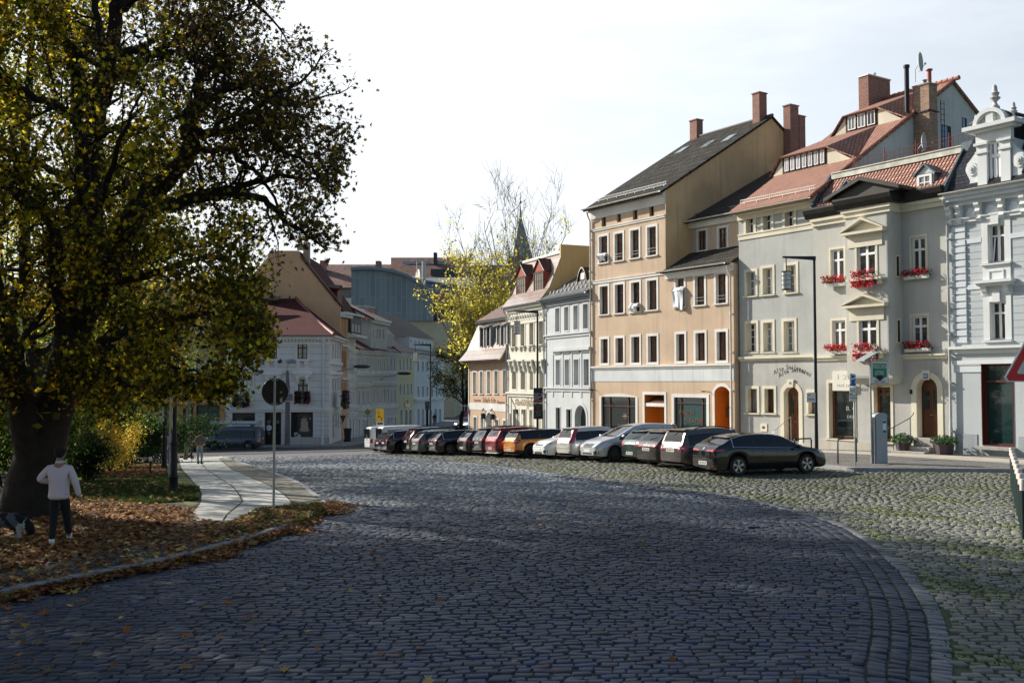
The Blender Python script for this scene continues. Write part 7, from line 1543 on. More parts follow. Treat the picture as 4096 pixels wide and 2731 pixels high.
# ---- park trees behind and beside it
def simple_tree(name,label,x,y,h,spread,seed,pal,size=.11,per=9,levels=3,trunk=.3,low=.25,group='park trees behind the maple',n1=16,bm=bark,sig=.3,lean=(0,0),lm=None,droop=0,lift=.05,ratio=.55,kids=(3,3,4)):
 G_=Grow(seed); z=gz(x,y)+.1; b=Vector((x,y,z)); P=[b+Vector((lean[0]*t,lean[1]*t,h*t)) + Vector((G_.rg.gauss(0,.12),G_.rg.gauss(0,.12),0))*(t>0) for t in (0,.12,.3,.5,.7,.88,1.)]; P,Rr=G_.limb(P,[trunk,trunk*.85,trunk*.7,trunk*.5,trunk*.32,trunk*.16,.03],9)
 for i in range(n1):
  u=low+(1-low)*(i+.5)/n1; j=min(len(P)-2,int(u*(len(P)-1))); th=i*2.4+G_.rg.uniform(-.4,.4); L=spread*(1-.65*max(0,(u-low)/(1-low))**1.6)*G_.rg.uniform(.8,1.15)
  G_.shoot(P[j],Vector((math.cos(th),math.sin(th),.35+.9*u)),L,max(.02,Rr[j]*.5),levels-1,.22,lift,kids,ratio,.006,.9)
 return finish(name,label,G_,b,bm,lm or lf_b,per,sig,size,pal,group=group,simple=True,droop=droop)
simple_tree('park_tree','yellow-green park tree showing between the maple limbs',-19.5,37,22,6.2,21,GREENY+[(.42,.36,.05)],.17,15)
simple_tree('park_tree','tall thin-crowned golden tree at the far left behind the maple',-15.2,31,20,5.8,22,GOLD+GREENY,.15,15)
simple_tree('park_tree','leafy green tree left of the maple trunk at the frame edge',-25.5,46,20,6.5,23,GREENY,.17,10)
simple_tree('park_tree','bushy green-gold tree above the park hedge',-17.5,45,13,5.,24,GREENY+GOLD,.14,10)
simple_tree('park_tree','broad park tree beyond the left edge shading the road',-19.5,20.5,18,7.5,25,GOLD,.27,13,n1=22)
simple_tree('park_tree','second broad park tree beyond the left edge nearer the camera',-17.5,14.,18,7.,26,GOLD,.27,13,n1=22)
simple_tree('park_tree','tall park tree beyond the left edge behind the other two',-25,28,23,8.,27,GOLD,.28,12,n1=22)
simple_tree('park_tree','wide park tree beyond the left edge close to the kerb',-14.5,7.5,16,6.,28,GOLD,.26,12,n1=20)
# ---- weeping birches by the pavement
def weeping(name,label,x,y,h,seed,rad,zlow,n,pal,size=.10,per=5.,trunk=.14,stake=False):
 G_=Grow(seed); z=gz(x,y)+.1; b=Vector((x,y,z)); P=[b+Vector((.15*math.sin(t*5),0,h*t)) for t in (0,.2,.4,.6,.8,1.)]; P,Rr=G_.limb(P,[trunk,trunk*.85,trunk*.7,trunk*.55,trunk*.35,.03],8)
 for i in range(n):
  th=G_.rg.uniform(0,6.28); j=G_.rg.randrange(len(P)//2,len(P)-1); q=P[j]; r=rad*G_.rg.uniform(.3,1); e=q+Vector((math.cos(th)*r,math.sin(th)*r,G_.rg.uniform(.1,.8))); e2=Vector((e.x+math.cos(th)*.3,e.y,z+zlow+G_.rg.uniform(0,1.6)+r*.15)); pts=[q,(q+e)/2+Vector((0,0,.5)),e,e.lerp(e2,.35)+Vector((math.cos(th)*.25,0,0)),e.lerp(e2,.7),e2]
  if e2.z>e.z: continue
  G_.small.tube(smoothpath(pts,[.03,.02,.014,.01,.008,.005],3)[0],[.012]*16,3,cap=False,local=False)
  pp=smoothpath(pts,[1]*6,5)[0]; G_.tw+=[(p,0) for p in pp[6:]]
 return finish(name,label,G_,b,barkl,lf_b,per,.14,size,pal,group='weeping birches',simple=True)
BG=[(.07,.13,.02),(.10,.17,.025),(.16,.21,.03),(.05,.09,.015)]
p=gp(775*1.0,1850,.1); weeping('weeping_birch','weeping birch with trailing green strands before the orange shop',-19.6,60.,10.5,31,4.2,3.0,130,BG)
weeping('weeping_birch','weeping birch with dense strands left of the classic lamp post',-20.5,50.,10.5,32,3.2,1.2,100,BG+[(.22,.24,.04)],.11,6.)
# ---- shrubs
def shrub(name,label,x,y,rx,ry,h,n,pal,size,seed,z0=.1,group='shrubs in the park',simple=True):
 rg=random.Random(seed); z=gz(x,y)+.08; T_=thing(name,label,'shrub',(x,y,z),group); mb=MB()
 for i in range(9):
  th=rg.uniform(0,6.28); mb.tube([(x,y,z),(x+.3*rx*math.cos(th),y+.3*ry*math.sin(th),z+h*.4),(x+.65*rx*math.cos(th),y+.65*ry*math.sin(th),z+h*.85)],[.03,.02,.008],4,local=False)
 mb.build('stems',bark,T_)
 k=26; ce=np.array([[rg.gauss(0,.42)*rx,rg.gauss(0,.42)*ry,h*(.12+.8*rg.random()**.8)] for _ in range(k)]); i=RNG.integers(0,k,n); P=ce[i]+RNG.normal(0,1,(n,3))*np.array([rx*.2,ry*.2,h*.12]); P[:,2]=np.abs(P[:,2]); P+=np.array([x,y,z])
 leaves('leaves',P,size,pick(pal,n,.6,1.3),lf_b,T_,simple=simple)
w=gp(240*1.7415,1090*1.7415,.1); shrub('shrub','bright yellow shrub at the end of the lawn',w.x,w.y+.6,1.1,.9,2.3,7000,[(.50,.38,.07),(.42,.30,.04),(.34,.28,.05),(.55,.42,.12)],.085,41)
w=gp(190*1.7415,1112*1.7415,.1); shrub('shrub','low dark green yew behind the man in the white shirt',w.x,w.y+.3,.9,.9,1.7,8000,[(.012,.022,.008),(.02,.035,.01)],.08,42)
w=gp(160*1.7415,1085*1.7415,.1); shrub('shrub','leafy green shrub right of the maple trunk',w.x-.2,w.y+2.,2.,1.4,3.2,16000,GREENY+[(.04,.07,.012)],.10,43)
w=gp(10,1100*1.7415,.1); shrub('shrub','green shrub left of the maple trunk',w.x-1.,w.y+3.5,2.4,1.5,3.6,12000,GREENY+[(.05,.10,.015)],.11,44)
w=gp(330*1.7415,1066*1.7415,.1); shrub('shrub','dark clipped hedge behind the low park rail',w.x-1.5,w.y+2.5,4.2,1.2,2.6,26000,[(.02,.045,.012),(.035,.07,.015),(.015,.03,.01)],.11,45)
shrub('shrub','tall dark thicket between the park trees',-21.,42.,5.,1.8,5.5,30000,[(.03,.06,.012),(.05,.09,.015),(.10,.13,.02)],.16,46); shrub('shrub','dark thicket behind the maple trunk',-16.8,33.,3.6,1.4,5.0,26000,[(.02,.04,.01),(.04,.08,.015),(.09,.12,.02)],.13,47)
# ---- bare and yellow trees behind the corner house
def vase(name,label,x,y,h,seed,pal,per,spread,trunk,n1,bm=barkl,leafz=None,size=.2,sig=.3):
 G_=Grow(seed); z=-2.75; b=Vector((x,y,z)); P,Rr=G_.limb([b,b+Vector((0,0,h*.15)),b+Vector((.2,0,h*.3))],[trunk,trunk*.85,trunk*.7],8); top=P[-1]
 for i in range(n1):
  th=i*2.399; sp=spread*(i+1)/n1; e=Vector((math.cos(th)*sp,math.sin(th)*sp*.6,h*.7*(1-.28*(i/n1)**2))); pts=[top-Vector((0,0,h*.12*G_.rg.random())),top+e*.25+Vector((0,0,-h*.03)),top+e*.55,top+e]; Q,rr=G_.limb(pts,[trunk*.38,trunk*.26,trunk*.15,.03],6,.12)
  for k in range(7):
   j=int(len(Q)*(.25+.72*k/7)); j=min(j,len(Q)-2); a=Vector((G_.rg.gauss(0,1),G_.rg.gauss(0,.7),G_.rg.gauss(.7,.4))).normalized(); G_.shoot(Q[j],(Q[j+1]-Q[j]).normalized()*.9+a*.75,h*.17*G_.rg.uniform(.7,1.3),max(.04,rr[j]*.55),2,.13,.12,(4,4,4),.6,.020,.6,0)
 if leafz: G_.tw=[(p,t) for p,t in G_.tw if leafz(p,G_.rg)]
 return finish(name,label,G_,b,bm,lf_b,per,sig,size,pal,group='trees behind the corner house',simple=True)
YL=[(.42,.35,.05),(.36,.32,.06),(.48,.42,.10),(.26,.26,.05)]
c=at(2050,1500,112.); vase('bare_tree','tall nearly bare tree with upswept branches in front of the spire',c.x,112.,24.6,51,YL,2.0,9.,.36,13,leafz=lambda p,r:(p.z<13 or r.random()<.05) and p.z<22,size=.34)
c=at(1905,1500,108.); vase('yellow_tree','smaller golden tree leaning over the side street',c.x,106.,17.5,52,YL,1.3,5.6,.25,10,size=.31,leafz=lambda p,r:r.random()<.75)
c=at(1800,1560,118.); simple_tree('dark_tree','dark low tree in the shade at the bottom of the side street',c.x+1.5,118.,10.5,4.5,53,[(.05,.05,.02),(.08,.07,.02),(.03,.04,.015)],.22,9,group='trees behind the corner house',low=.3)
# ============ vehicles
def paint(name,c,metal=.5,rough=.28): 
 if name in MATS: return MATS[name]
 m,nt,bs=newmat(name); MATS[name]=m; bs.inputs['Base Color'].default_value=c4(c); bs.inputs['Metallic'].default_value=metal; bs.inputs['Roughness'].default_value=rough; bs.inputs['Coat Weight'].default_value=.45; bs.inputs['Coat Roughness'].default_value=.04
 f=noise(nt,3.,mapped(nt,(1,1,1)),5.); r=nn(nt,'ShaderNodeMapRange'); r.inputs['To Min'].default_value=rough-.08; r.inputs['To Max'].default_value=rough+.04; nt.links.new(f,r.inputs['Value']); nt.links.new(r.outputs[0],bs.inputs['Roughness']); return m
cglass=glass_pane('car_glass',(.006,.008,.009),None,.5,.03); rubber=mat('tyre_rubber',(.018,.018,.018),.85,0,0); alloy=mat('alloy_rim',(.42,.43,.45),.3,.9,0); alloyd=mat('dark_rim',(.04,.04,.042),.35,.7,0); blkp=mat('black_plastic',(.02,.02,.021),.55,0,0)
redl=mat('red_lens',(.35,.008,.01),.12,0,0,spec=.8,coat=.6); whl=mat('clear_lens',(.55,.57,.6),.08,.3,0,spec=.8,coat=.6); plate=mat('plate_white',(.62,.62,.58),.4,0,0); chrome=mat('chrome_trim',(.75,.76,.78),.12,1.,0); ptx=mat('plate_text',(.02,.02,.02),.6,0,0)
PR={
'hatch':dict(top=[(0,.52),(.012,.63),(.045,.72),(.11,.91),(.16,.965),(.30,.995),(.45,1.),(.56,.965),(.73,.69),(.76,.665),(.90,.60),(.97,.50),(1.,.40)],belt=[(0,.50),(.03,.615),(.25,.645),(.5,.625),(.72,.60),(.92,.53),(1.,.38)],rw=(.035,.135),ws=(.555,.735),sg=(.12,.715),pil=(.335,.50)),
'wagon':dict(top=[(0,.52),(.01,.62),(.035,.70),(.10,.92),(.14,.97),(.30,1.),(.45,1.),(.55,.96),(.70,.70),(.735,.675),(.90,.60),(.97,.50),(1.,.40)],belt=[(0,.50),(.03,.62),(.25,.65),(.5,.63),(.70,.61),(.92,.54),(1.,.38)],rw=(.03,.12),ws=(.54,.71),sg=(.10,.695),pil=(.30,.48)),
'coupe':dict(top=[(0,.56),(.012,.66),(.04,.735),(.06,.745),(.15,.90),(.25,.975),(.40,1.),(.52,.985),(.60,.93),(.735,.69),(.76,.665),(.90,.60),(.97,.50),(1.,.38)],belt=[(0,.52),(.03,.66),(.20,.685),(.5,.655),(.73,.625),(.92,.54),(1.,.36)],rw=(.05,.17),ws=(.575,.74),sg=(.15,.72),pil=(.33,.52)),
'suv':dict(top=[(0,.50),(.012,.60),(.035,.68),(.085,.91),(.12,.965),(.30,.995),(.45,1.),(.57,.955),(.71,.70),(.74,.68),(.90,.635),(.97,.55),(1.,.42)],belt=[(0,.48),(.03,.62),(.25,.65),(.5,.635),(.71,.615),(.92,.57),(1.,.40)],rw=(.035,.105),ws=(.56,.715),sg=(.10,.70),pil=(.32,.50)),
'mpv':dict(top=[(0,.48),(.010,.58),(.025,.66),(.06,.92),(.09,.965),(.28,.995),(.42,1.),(.55,.95),(.76,.67),(.80,.635),(.92,.56),(.98,.46),(1.,.38)],belt=[(0,.46),(.03,.585),(.25,.60),(.5,.59),(.76,.575),(.93,.51),(1.,.36)],rw=(.025,.08),ws=(.545,.77),sg=(.075,.745),pil=(.27,.47)),
'mini':dict(top=[(0,.54),(.01,.66),(.03,.74),(.06,.92),(.09,.965),(.3,.995),(.5,1.),(.62,.975),(.735,.71),(.76,.69),(.92,.64),(.98,.55),(1.,.42)],belt=[(0,.52),(.03,.655),(.25,.66),(.5,.65),(.73,.635),(.92,.59),(1.,.40)],rw=(.025,.08),ws=(.62,.745),sg=(.075,.73),pil=(.32,.52)),
'van':dict(top=[(0,.50),(.006,.9),(.02,.955),(.06,.98),(.4,1.),(.62,.985),(.68,.95),(.80,.64),(.84,.60),(.95,.52),(1.,.38)],belt=[(0,.44),(.03,.50),(.4,.51),(.7,.50),(.80,.50),(.95,.45),(1.,.34)],rw=(0,0),ws=(.675,.81),sg=(.10,.79),pil=(.34,.60)),
}
def interp(pts,x):
 for i in range(len(pts)-1):
  if x<=pts[i+1][0]: a,b=pts[i],pts[i+1]; return a[1]+(b[1]-a[1])*(x-a[0])/max(1e-6,b[0]-a[0])
 return pts[-1][1]
def sm(pts,x,w=.012):
 return sum(interp(pts,min(1,max(0,x+d*w)))*k for d,k in ((-2,.1),(-1,.2),(0,.4),(1,.2),(2,.1)))
def make_car(label,kind,L,Wd,Hh,pm,wr=.32,rim='alloy',spokes=5,roofm=None,rail=False,chl=False,cladding=False,tail='side',plate_low=False,front=False,wb=None,group='cars parked along the kerb',cat='car',name='parked_car',bumper=None,mirror=None,plate_txt='GR AB 123',lights_on=False,tint=None,side_glass=True,lower=None):
 T_=thing(name,label,cat,(0,0,0),group); p=PR[kind]; wb=wb or L*.605; xr=L*.5-L*.19-wb*0; 
 xR=.19*L if kind!='van' else .20*L; xF=xR+wb; Ra=wr*1.13; zb0=.19 if kind in('hatch','coupe','wagon') else .24
 xs=set([0,.003,.010,.022,.04,.06,.08,.10,.12,.14,.16]+[i/46 for i in range(1,46)]+[.985,.993,.998,1.])
 xs|={p['ws'][0],p['ws'][1],p['sg'][0],p['sg'][1],p['pil'][0]-.008,p['pil'][0]+.008,p['pil'][1]-.008,p['pil'][1]+.008}
 if p['rw'][1]>0: xs|=set(p['rw'])
 for xc in (xR,xF):
  for k in range(13): xs.add((xc-Ra*math.cos(math.pi*k/12))/L)
 xs=sorted(xs); X=[xs[0]]
 for x in xs[1:]:
  if x-X[-1]>.0018: X.append(x)
 NL=13; rings=[]; hw=Wd/2
 for x in X:
  top=sm(p['top'],x)*Hh; belt=sm(p['belt'],x)*Hh; top=max(top,belt+.02)
  if x<.14: tw=1-.17*((.14-x)/.14)**2.1
  elif x>.80: tw=1-.20*((x-.80)/.20)**2.4
  else: tw=1
  if x<.012: tw*=.90+.10*math.sqrt(x/.012)
  if x>.985: tw*=.86+.14*math.sqrt((1-x)/.015)
  ws=hw*tw; zb=zb0+(.10*((.08-x)/.08)**1.5 if x<.08 else 0)+(.07*((x-.93)/.07)**1.5 if x>.93 else 0)
  za=zb; 
  for xc in (xR,xF):
   d=x*L-xc
   if abs(d)<=Ra+1e-6: za=max(za,wr+math.sqrt(max(0,Ra*Ra-d*d)))
  g=min(1.,max(0,(top-belt)/(Hh-belt)))
  ry=ws*(.955-.27*g*(1 if kind!='van' else .75)); lv=[]
  body=lambda f:za+(belt-za)*f
  lv+=[(0,za+.0),(ws*.80,za+.0),(ws*.955,za+.012),(ws*.985,body(.22)),(ws*1.0,body(.50)),(ws*.992,body(.74)),(ws*.975,body(.90)),(ws*.945,belt)]
  zt=top-.035*g
  for q in (.36,.70): lv.append((ws*.945+(ry-ws*.945)*(q**1.25),belt+(zt-belt)*q))
  lv.append((ry,zt)); lv.append((ry*.86,top-.012*g-.004)); lv.append((ry*.5,top-.002)); lv.append((0,top+.006))
  if x<.004 or x>.996:
   pass
  rings.append([(x*L-L/2,y,z) for y,z in lv])
 NL=len(rings[0]); V=[]; idx={}
 for i,r in enumerate(rings):
  for k,(x,y,z) in enumerate(r):
   idx[(i,k,1)]=len(V); V.append((x,y,z))
   if y>1e-6: idx[(i,k,-1)]=len(V); V.append((x,-y,z))
   else: idx[(i,k,-1)]=idx[(i,k,1)]
 grp={'body':[],'side_window':[],'windscreen':[],'rear_window':[],'roof':[],'sill_cladding':[],'underbody':[]}
 rt=lambda a,b:[j for j in range(len(X)-1)]
 for i in range(len(X)-1):
  xm=(X[i]+X[i+1])/2
  for s_ in (1,-1):
   for k in range(NL-1):
    f_=(idx[(i,k,s_)],idx[(i+1,k,s_)],idx[(i+1,k+1,s_)],idx[(i,k+1,s_)]); f_=tuple(dict.fromkeys(f_)); 
    if len(f_)<3: continue
    if s_<0: f_=f_[::-1]
    g='body'
    topm=sm(p['top'],xm)*Hh; bm_=sm(p['belt'],xm)*Hh
    if k<1: g='underbody'
    elif k in(1,2) and cladding: g='sill_cladding'
    elif k in (7,8): 
     if side_glass and p['sg'][0]<xm<p['sg'][1] and topm-bm_>.05 and not any(abs(xm-q)<.0085 for q in p['pil']): 
      g='side_window' 
      if kind=='van' and tint=='panel' and xm<.0: g='body'
     elif any(abs(xm-q)<.0085 for q in p['pil']): g='sill_cladding' 
    elif k>=11:
     if p['ws'][0]<xm<p['ws'][1]: g='windscreen'
     elif p['rw'][0]<xm<p['rw'][1]: g='rear_window'
     elif roofm is not None and p['rw'][1]<=xm<=p['ws'][0]: g='roof'
    elif k>=9 and roofm is not None and topm-bm_>.1: g='roof'
    grp[g].append(f_)
 for i,fl in ((0,0),(len(X)-1,1)):
  for k in range(NL-1):
   f_=(idx[(i,k,1)],idx[(i,k+1,1)],idx[(i,k+1,-1)],idx[(i,k,-1)]); f_=tuple(dict.fromkeys(f_))
   if len(f_)>2: grp['body'].append(f_ if not fl else f_[::-1])
 allf=[f_ for v_ in grp.values() for f_ in v_]; bvh=BVHTree.FromPolygons([Vector(v) for v in V],allf)
 mm={'body':pm,'side_window':cglass,'windscreen':cglass,'rear_window':cglass,'roof':roofm,'sill_cladding':blkp,'underbody':blkp}
 for g,fs in grp.items():
  if not fs: continue
  if g=='underbody': 
   fs=fs
  us=sorted({i for f_ in fs for i in f_}); mp_={u:i for i,u in enumerate(us)}
  if g=='side_window':
   for sd in (1,-1):
    ff=[f_ for f_ in fs if sum(V[i][1] for i in f_)*sd>0]; us=sorted({i for f_ in ff for i in f_}); mp_={u:i for i,u in enumerate(us)}
    mesh_obj('side_window',[V[u] for u in us],[tuple(mp_[i] for i in f_) for f_ in ff],mm[g],T_,smooth=38)
   continue
  mesh_obj(g if g!='sill_cladding' else 'trim',[V[u] for u in us],[tuple(mp_[i] for i in f_) for f_ in fs],mm[g],T_,smooth=38)
 def patch(nm,c,d,m,nx=5,ny=3,off=.008,par=None):
  """c: four corner points; d: inward ray direction"""
  d=Vector(d).normalized(); c=[Vector(q) for q in c]; pts=[]; ok=True
  for j in range(ny+1):
   for i in range(nx+1):
    u,v=i/nx,j/ny; q=(c[0]*(1-u)+c[1]*u)*(1-v)+(c[3]*(1-u)+c[2]*u)*v; hit=bvh.ray_cast(q-d*1.2,d,2.6); pts.append(hit[0]-d*off if hit[0] else q)
  n=len(pts); vs=[tuple(q) for q in pts]+[tuple(q+d*(off+.01)) for q in pts]; w=nx+1
  fs=[(j*w+i,j*w+i+1,(j+1)*w+i+1,(j+1)*w+i) for j in range(ny) for i in range(nx)]
  bd=list(range(w))+[j*w+nx for j in range(1,ny+1)]+[ny*w+i for i in range(nx-1,-1,-1)]+[j*w for j in range(ny-1,0,-1)]
  fs+=[(bd[i],bd[(i+1)%len(bd)],n+bd[(i+1)%len(bd)],n+bd[i]) for i in range(len(bd))]
  return mesh_obj(nm,vs,fs,m,par or T_,smooth=40)
 rx=-L/2; fx=L/2; B=lambda f:f*Hh
 zt=sm(p['belt'],.03)*Hh
 for s_ in (1,-1):
  if tail=='side': patch('tail_light',[(rx,s_*hw*.52,zt-.12),(rx+.10,s_*hw*1.04,zt-.10),(rx+.16,s_*hw*1.04,zt+.05),(rx,s_*hw*.52,zt+.03)],(1,-s_*.55,0),redl,6,3)
  elif tail=='tall': patch('tail_light',[(rx,s_*hw*.70,zt-.08),(rx+.10,s_*hw*.98,zt-.08),(rx+.30,s_*hw*.86,B(.93)),(rx+.10,s_*hw*.72,B(.93))],(1,-s_*.5,0),redl,4,6)
  elif tail=='round': 
   patch('tail_light',[(rx,s_*hw*.55,zt-.16),(rx+.08,s_*hw*1.0,zt-.16),(rx+.1,s_*hw*1.0,zt+.04),(rx,s_*hw*.55,zt+.04)],(1,-s_*.4,0),redl,6,4)
   for q in (.66,.86): patch('lamp_lens',[(rx,s_*hw*(q-.05),zt-.09),(rx,s_*hw*(q+.05),zt-.09),(rx,s_*hw*(q+.05),zt-.02),(rx,s_*hw*(q-.05),zt-.02)],(1,-s_*.4,0),whl,2,2,.016)
  elif tail=='low': patch('tail_light',[(rx,s_*hw*.80,B(.34)),(rx+.05,s_*hw*1.0,B(.34)),(rx+.05,s_*hw*1.0,B(.50)),(rx,s_*hw*.80,B(.50))],(1,-s_*.5,0),redl,3,4)
  elif tail=='band': patch('tail_light',[(rx,s_*hw*.30,zt-.075),(rx+.14,s_*hw*1.04,zt-.06),(rx+.16,s_*hw*1.04,zt+.01),(rx,s_*hw*.30,zt-.02)],(1,-s_*.5,0),redl,7,2)
  em=whl
  if lights_on: em=mat('lit_headlamp',(.9,.9,.9),.2,0,0,emit=((1.,.98,.9),6.))
  patch('headlight',[(fx,s_*hw*.50,B(.475)),(fx-.14,s_*hw*1.02,B(.50)),(fx-.22,s_*hw*1.02,B(.585)),(fx,s_*hw*.56,B(.545))],(-1,-s_*.5,-.15),em,5,3)
  patch('fog_light',[(fx,s_*hw*.62,B(.20)),(fx-.05,s_*hw*.9,B(.22)),(fx-.05,s_*hw*.9,B(.31)),(fx,s_*hw*.62,B(.29))],(-1,-s_*.3,0),blkp,3,2)
  patch('rear_reflector',[(rx,s_*hw*.68,B(.235)),(rx+.05,s_*hw*.86,B(.235)),(rx+.05,s_*hw*.86,B(.255)),(rx,s_*hw*.68,B(.255))],(1,-s_*.3,0),redl,3,1)
  for xd in (.42,.62) if kind!='van' else (.60,): patch('door_handle',[(L*(xd-.5)-.09,s_*hw,B(.555)),(L*(xd-.5)+.09,s_*hw,B(.56)),(L*(xd-.5)+.09,s_*hw,B(.585)),(L*(xd-.5)-.09,s_*hw,B(.58))],(0,-s_,0),pm,3,1,.022)
  for xd in (p['pil'][0]-.02,p['pil'][1],p['sg'][1]+.005): patch('door_gap',[(L*(xd-.5)-.004,s_*hw,B(.21)),(L*(xd-.5)+.004,s_*hw,B(.21)),(L*(xd-.5)+.004,s_*hw,B(.60)),(L*(xd-.5)-.004,s_*hw,B(.60))],(0,-s_,0),blkp,1,6,.0015)
  xm_=L*(p['sg'][1]-.5)-.10; yb=hw*.97; mb=MB(); zc=B(.655)
  mb.tube([(xm_-.02,s_*(yb-.06),zc-.02),(xm_-.02,s_*(yb+.06),zc)],.025,6); mb.ellip((xm_-.02,s_*(yb+.13),zc+.03),(.07,.115,.075),10,7); mb.build('wing_mirror',mirror or pm,T_,smooth=60)
 pz=B(.30) if plate_low else B(.475)
 k=patch('number_plate',[(rx,-.26,pz-.06),(rx,.26,pz-.06),(rx,.26,pz+.06),(rx,-.26,pz+.06)],(1,0,0),plate,3,2,.012)
 class _F: pass
 fr=Fac.__new__(Fac); fr.p0=Vector((rx-.0,0)); fr.t=Vector((0,-1)); fr.n=Vector((-1,0)); fr.len=1
 hit=bvh.ray_cast(Vector((rx-1,0,pz)),Vector((1,0,0)))[0]
 text(k,fr,0,(rx-hit.x)+.017 if hit else .02,pz,plate_txt,.11,ptx,.42,'plate_lettering',.001)
 k=patch('number_plate',[(fx,-.26,B(.27)),(fx,.26,B(.27)),(fx,.26,B(.27)+.11),(fx,-.26,B(.27)+.11)],(-1,0,0),plate,3,2,.012)
 patch('grille',[(fx,-hw*.42,B(.40)),(fx,hw*.42,B(.40)),(fx,hw*.5,B(.50)),(fx,-hw*.5,B(.50))],(-1,0,-.1),blkp,6,2,.008); patch('air_intake',[(fx,-hw*.5,B(.18)),(fx,hw*.5,B(.18)),(fx,hw*.45,B(.25)),(fx,-hw*.45,B(.25))],(-1,0,0),blkp,6,2,.007)
 patch('emblem',[(fx,-.05,B(.45)),(fx,.05,B(.45)),(fx,.05,B(.49)),(fx,-.05,B(.49))],(-1,0,0),chrome,1,1,.02)
 patch('emblem',[(rx,-.045,zt-.02),(rx,.045,zt-.02),(rx,.045,zt+.05),(rx,-.045,zt+.05)],(1,0,0),chrome,1,1,.014)
 patch('rear_bumper_trim',[(rx,-hw*.9,B(.14)),(rx,hw*.9,B(.14)),(rx,hw*.93,B(.21)),(rx,-hw*.93,B(.21))],(1,0,0),bumper or blkp,8,2,.012)
 patch('rear_bumper_edge',[(rx,-hw*.96,B(.37)),(rx,hw*.96,B(.37)),(rx,hw*.96,B(.385)),(rx,-hw*.96,B(.385))],(1,0,0),pm,8,1,.022)
 if p['rw'][1]>0:
  mb=MB(); q=(.09 if kind in('hatch','wagon','coupe') else .055)*L; za_=sm(p['top'],q/L)*Hh; zc=sm(p['top'],.045)*Hh; mb.tube([(rx+.045*L,0.02,zc+.02),(rx+.06*L,-.2,sm(p['top'],.06)*Hh+.035),(rx+.065*L,-.34,sm(p['top'],.065)*Hh+.03)],.011,4); mb.build('rear_wiper',blkp,T_)
  mb=MB(); a=p['rw'][1]; zs_=sm(p['top'],a)*Hh; mb.add([(rx+a*L+.12,-hw*.68,zs_+.03),(rx+a*L+.12,hw*.68,zs_+.03),(rx+a*L-.14,hw*.64,zs_+.0),(rx+a*L-.14,-hw*.64,zs_+.0),(rx+a*L+.12,-hw*.68,zs_-.02),(rx+a*L+.12,hw*.68,zs_-.02),(rx+a*L-.12,hw*.62,zs_-.03),(rx+a*L-.12,-hw*.62,zs_-.03)],[(0,1,2,3),(7,6,5,4),(0,3,7,4),(1,5,6,2),(2,6,7,3),(0,4,5,1)]); mb.build('roof_spoiler',roofm or pm,T_)
 if chl:
  for s_ in (1,-1):
   mb=MB(); A_=[];Bq=[]
   for i,x in enumerate(X):
    if p['sg'][0]<=x<=p['sg'][1]+.001:
     v=rings[i][7]; w=rings[i][10]; A_.append((v[0],s_*(v[1]+.006),v[2]-.004)); Bq.append((w[0],s_*(w[1]+.008),w[2]))
   mb.tube(A_,.011,4,local=False); mb.tube([A_[0]]+Bq,.013,4,local=False); mb.build('window_trim_line',chrome if chl is True else chl,T_,smooth=60)
 if rail:
  for s_ in (1,-1):
   mb=MB(); pts=[]
   for i in range(9): x=.16+i*.42/8; r=[rings[j] for j in range(len(X)) if X[j]>=x][0][10]; pts.append((r[0],s_*(r[1]-.04),r[2]+(.065 if 0<i<8 else .02)))
   mb.tube(pts,.017,6,local=False); mb.build('roof_rail',blkp if rail=='black' else chrome,T_,smooth=60)
 mb=MB(); q=[rings[j] for j in range(len(X)) if X[j]>=.2][0]; mb.tube([(rx+.2*L,0,Hh*.985),(rx+.2*L-.12,0,Hh+.13)],.008,4); mb.build('aerial',blkp,T_)
 mb=MB(); mb.box(-L*.42,L*.42,-hw*.62,hw*.62,.17,.5); mb.build('chassis',blkp,T_)
 rm=alloy if rim=='alloy' else alloyd
 for xc in (xR-L/2,xF-L/2):
  for s_ in (1,-1):
   y0=s_*(hw*.985); mb=MB(); prof=[(wr*.62,0),(wr*.66,-.012*s_*-1*-1),(wr*.93,-.0),(wr,-.03),(wr,-.17),(wr*.93,-.2),(wr*.6,-.2)]; seg=26; b=0
   for r_,dy in prof:
    for k_ in range(seg): an=2*math.pi*k_/seg; mb.v.append((xc+r_*math.cos(an),y0+s_*(dy if dy<=0 else -dy),wr+r_*math.sin(an)))
   for i in range(len(prof)-1):
    for k_ in range(seg): k2=(k_+1)%seg; mb.f.append((i*seg+k_,i*seg+k2,(i+1)*seg+k2,(i+1)*seg+k_))
   Wh_=mb.build('wheel',rubber,T_,smooth=35); mb=MB(); rr=wr*.66
   def disc(r0,r1,dy0,dy1,m_=mb):
    b=len(m_.v)
    for r_,dy in ((r0,dy0),(r1,dy1)):
     for k_ in range(24): an=2*math.pi*k_/24; m_.v.append((xc+r_*math.cos(an),y0-s_*dy,wr+r_*math.sin(an)))
    for k_ in range(24): k2=(k_+1)%24; m_.f.append((b+k_,b+k2,b+24+k2,b+24+k_))
   disc(rr,rr*.93,.004,.004); disc(rr*.93,rr*.90,.004,.05); disc(rr*.20,0.001,.012,.012); disc(rr*.2,rr*.2,.012,.05)
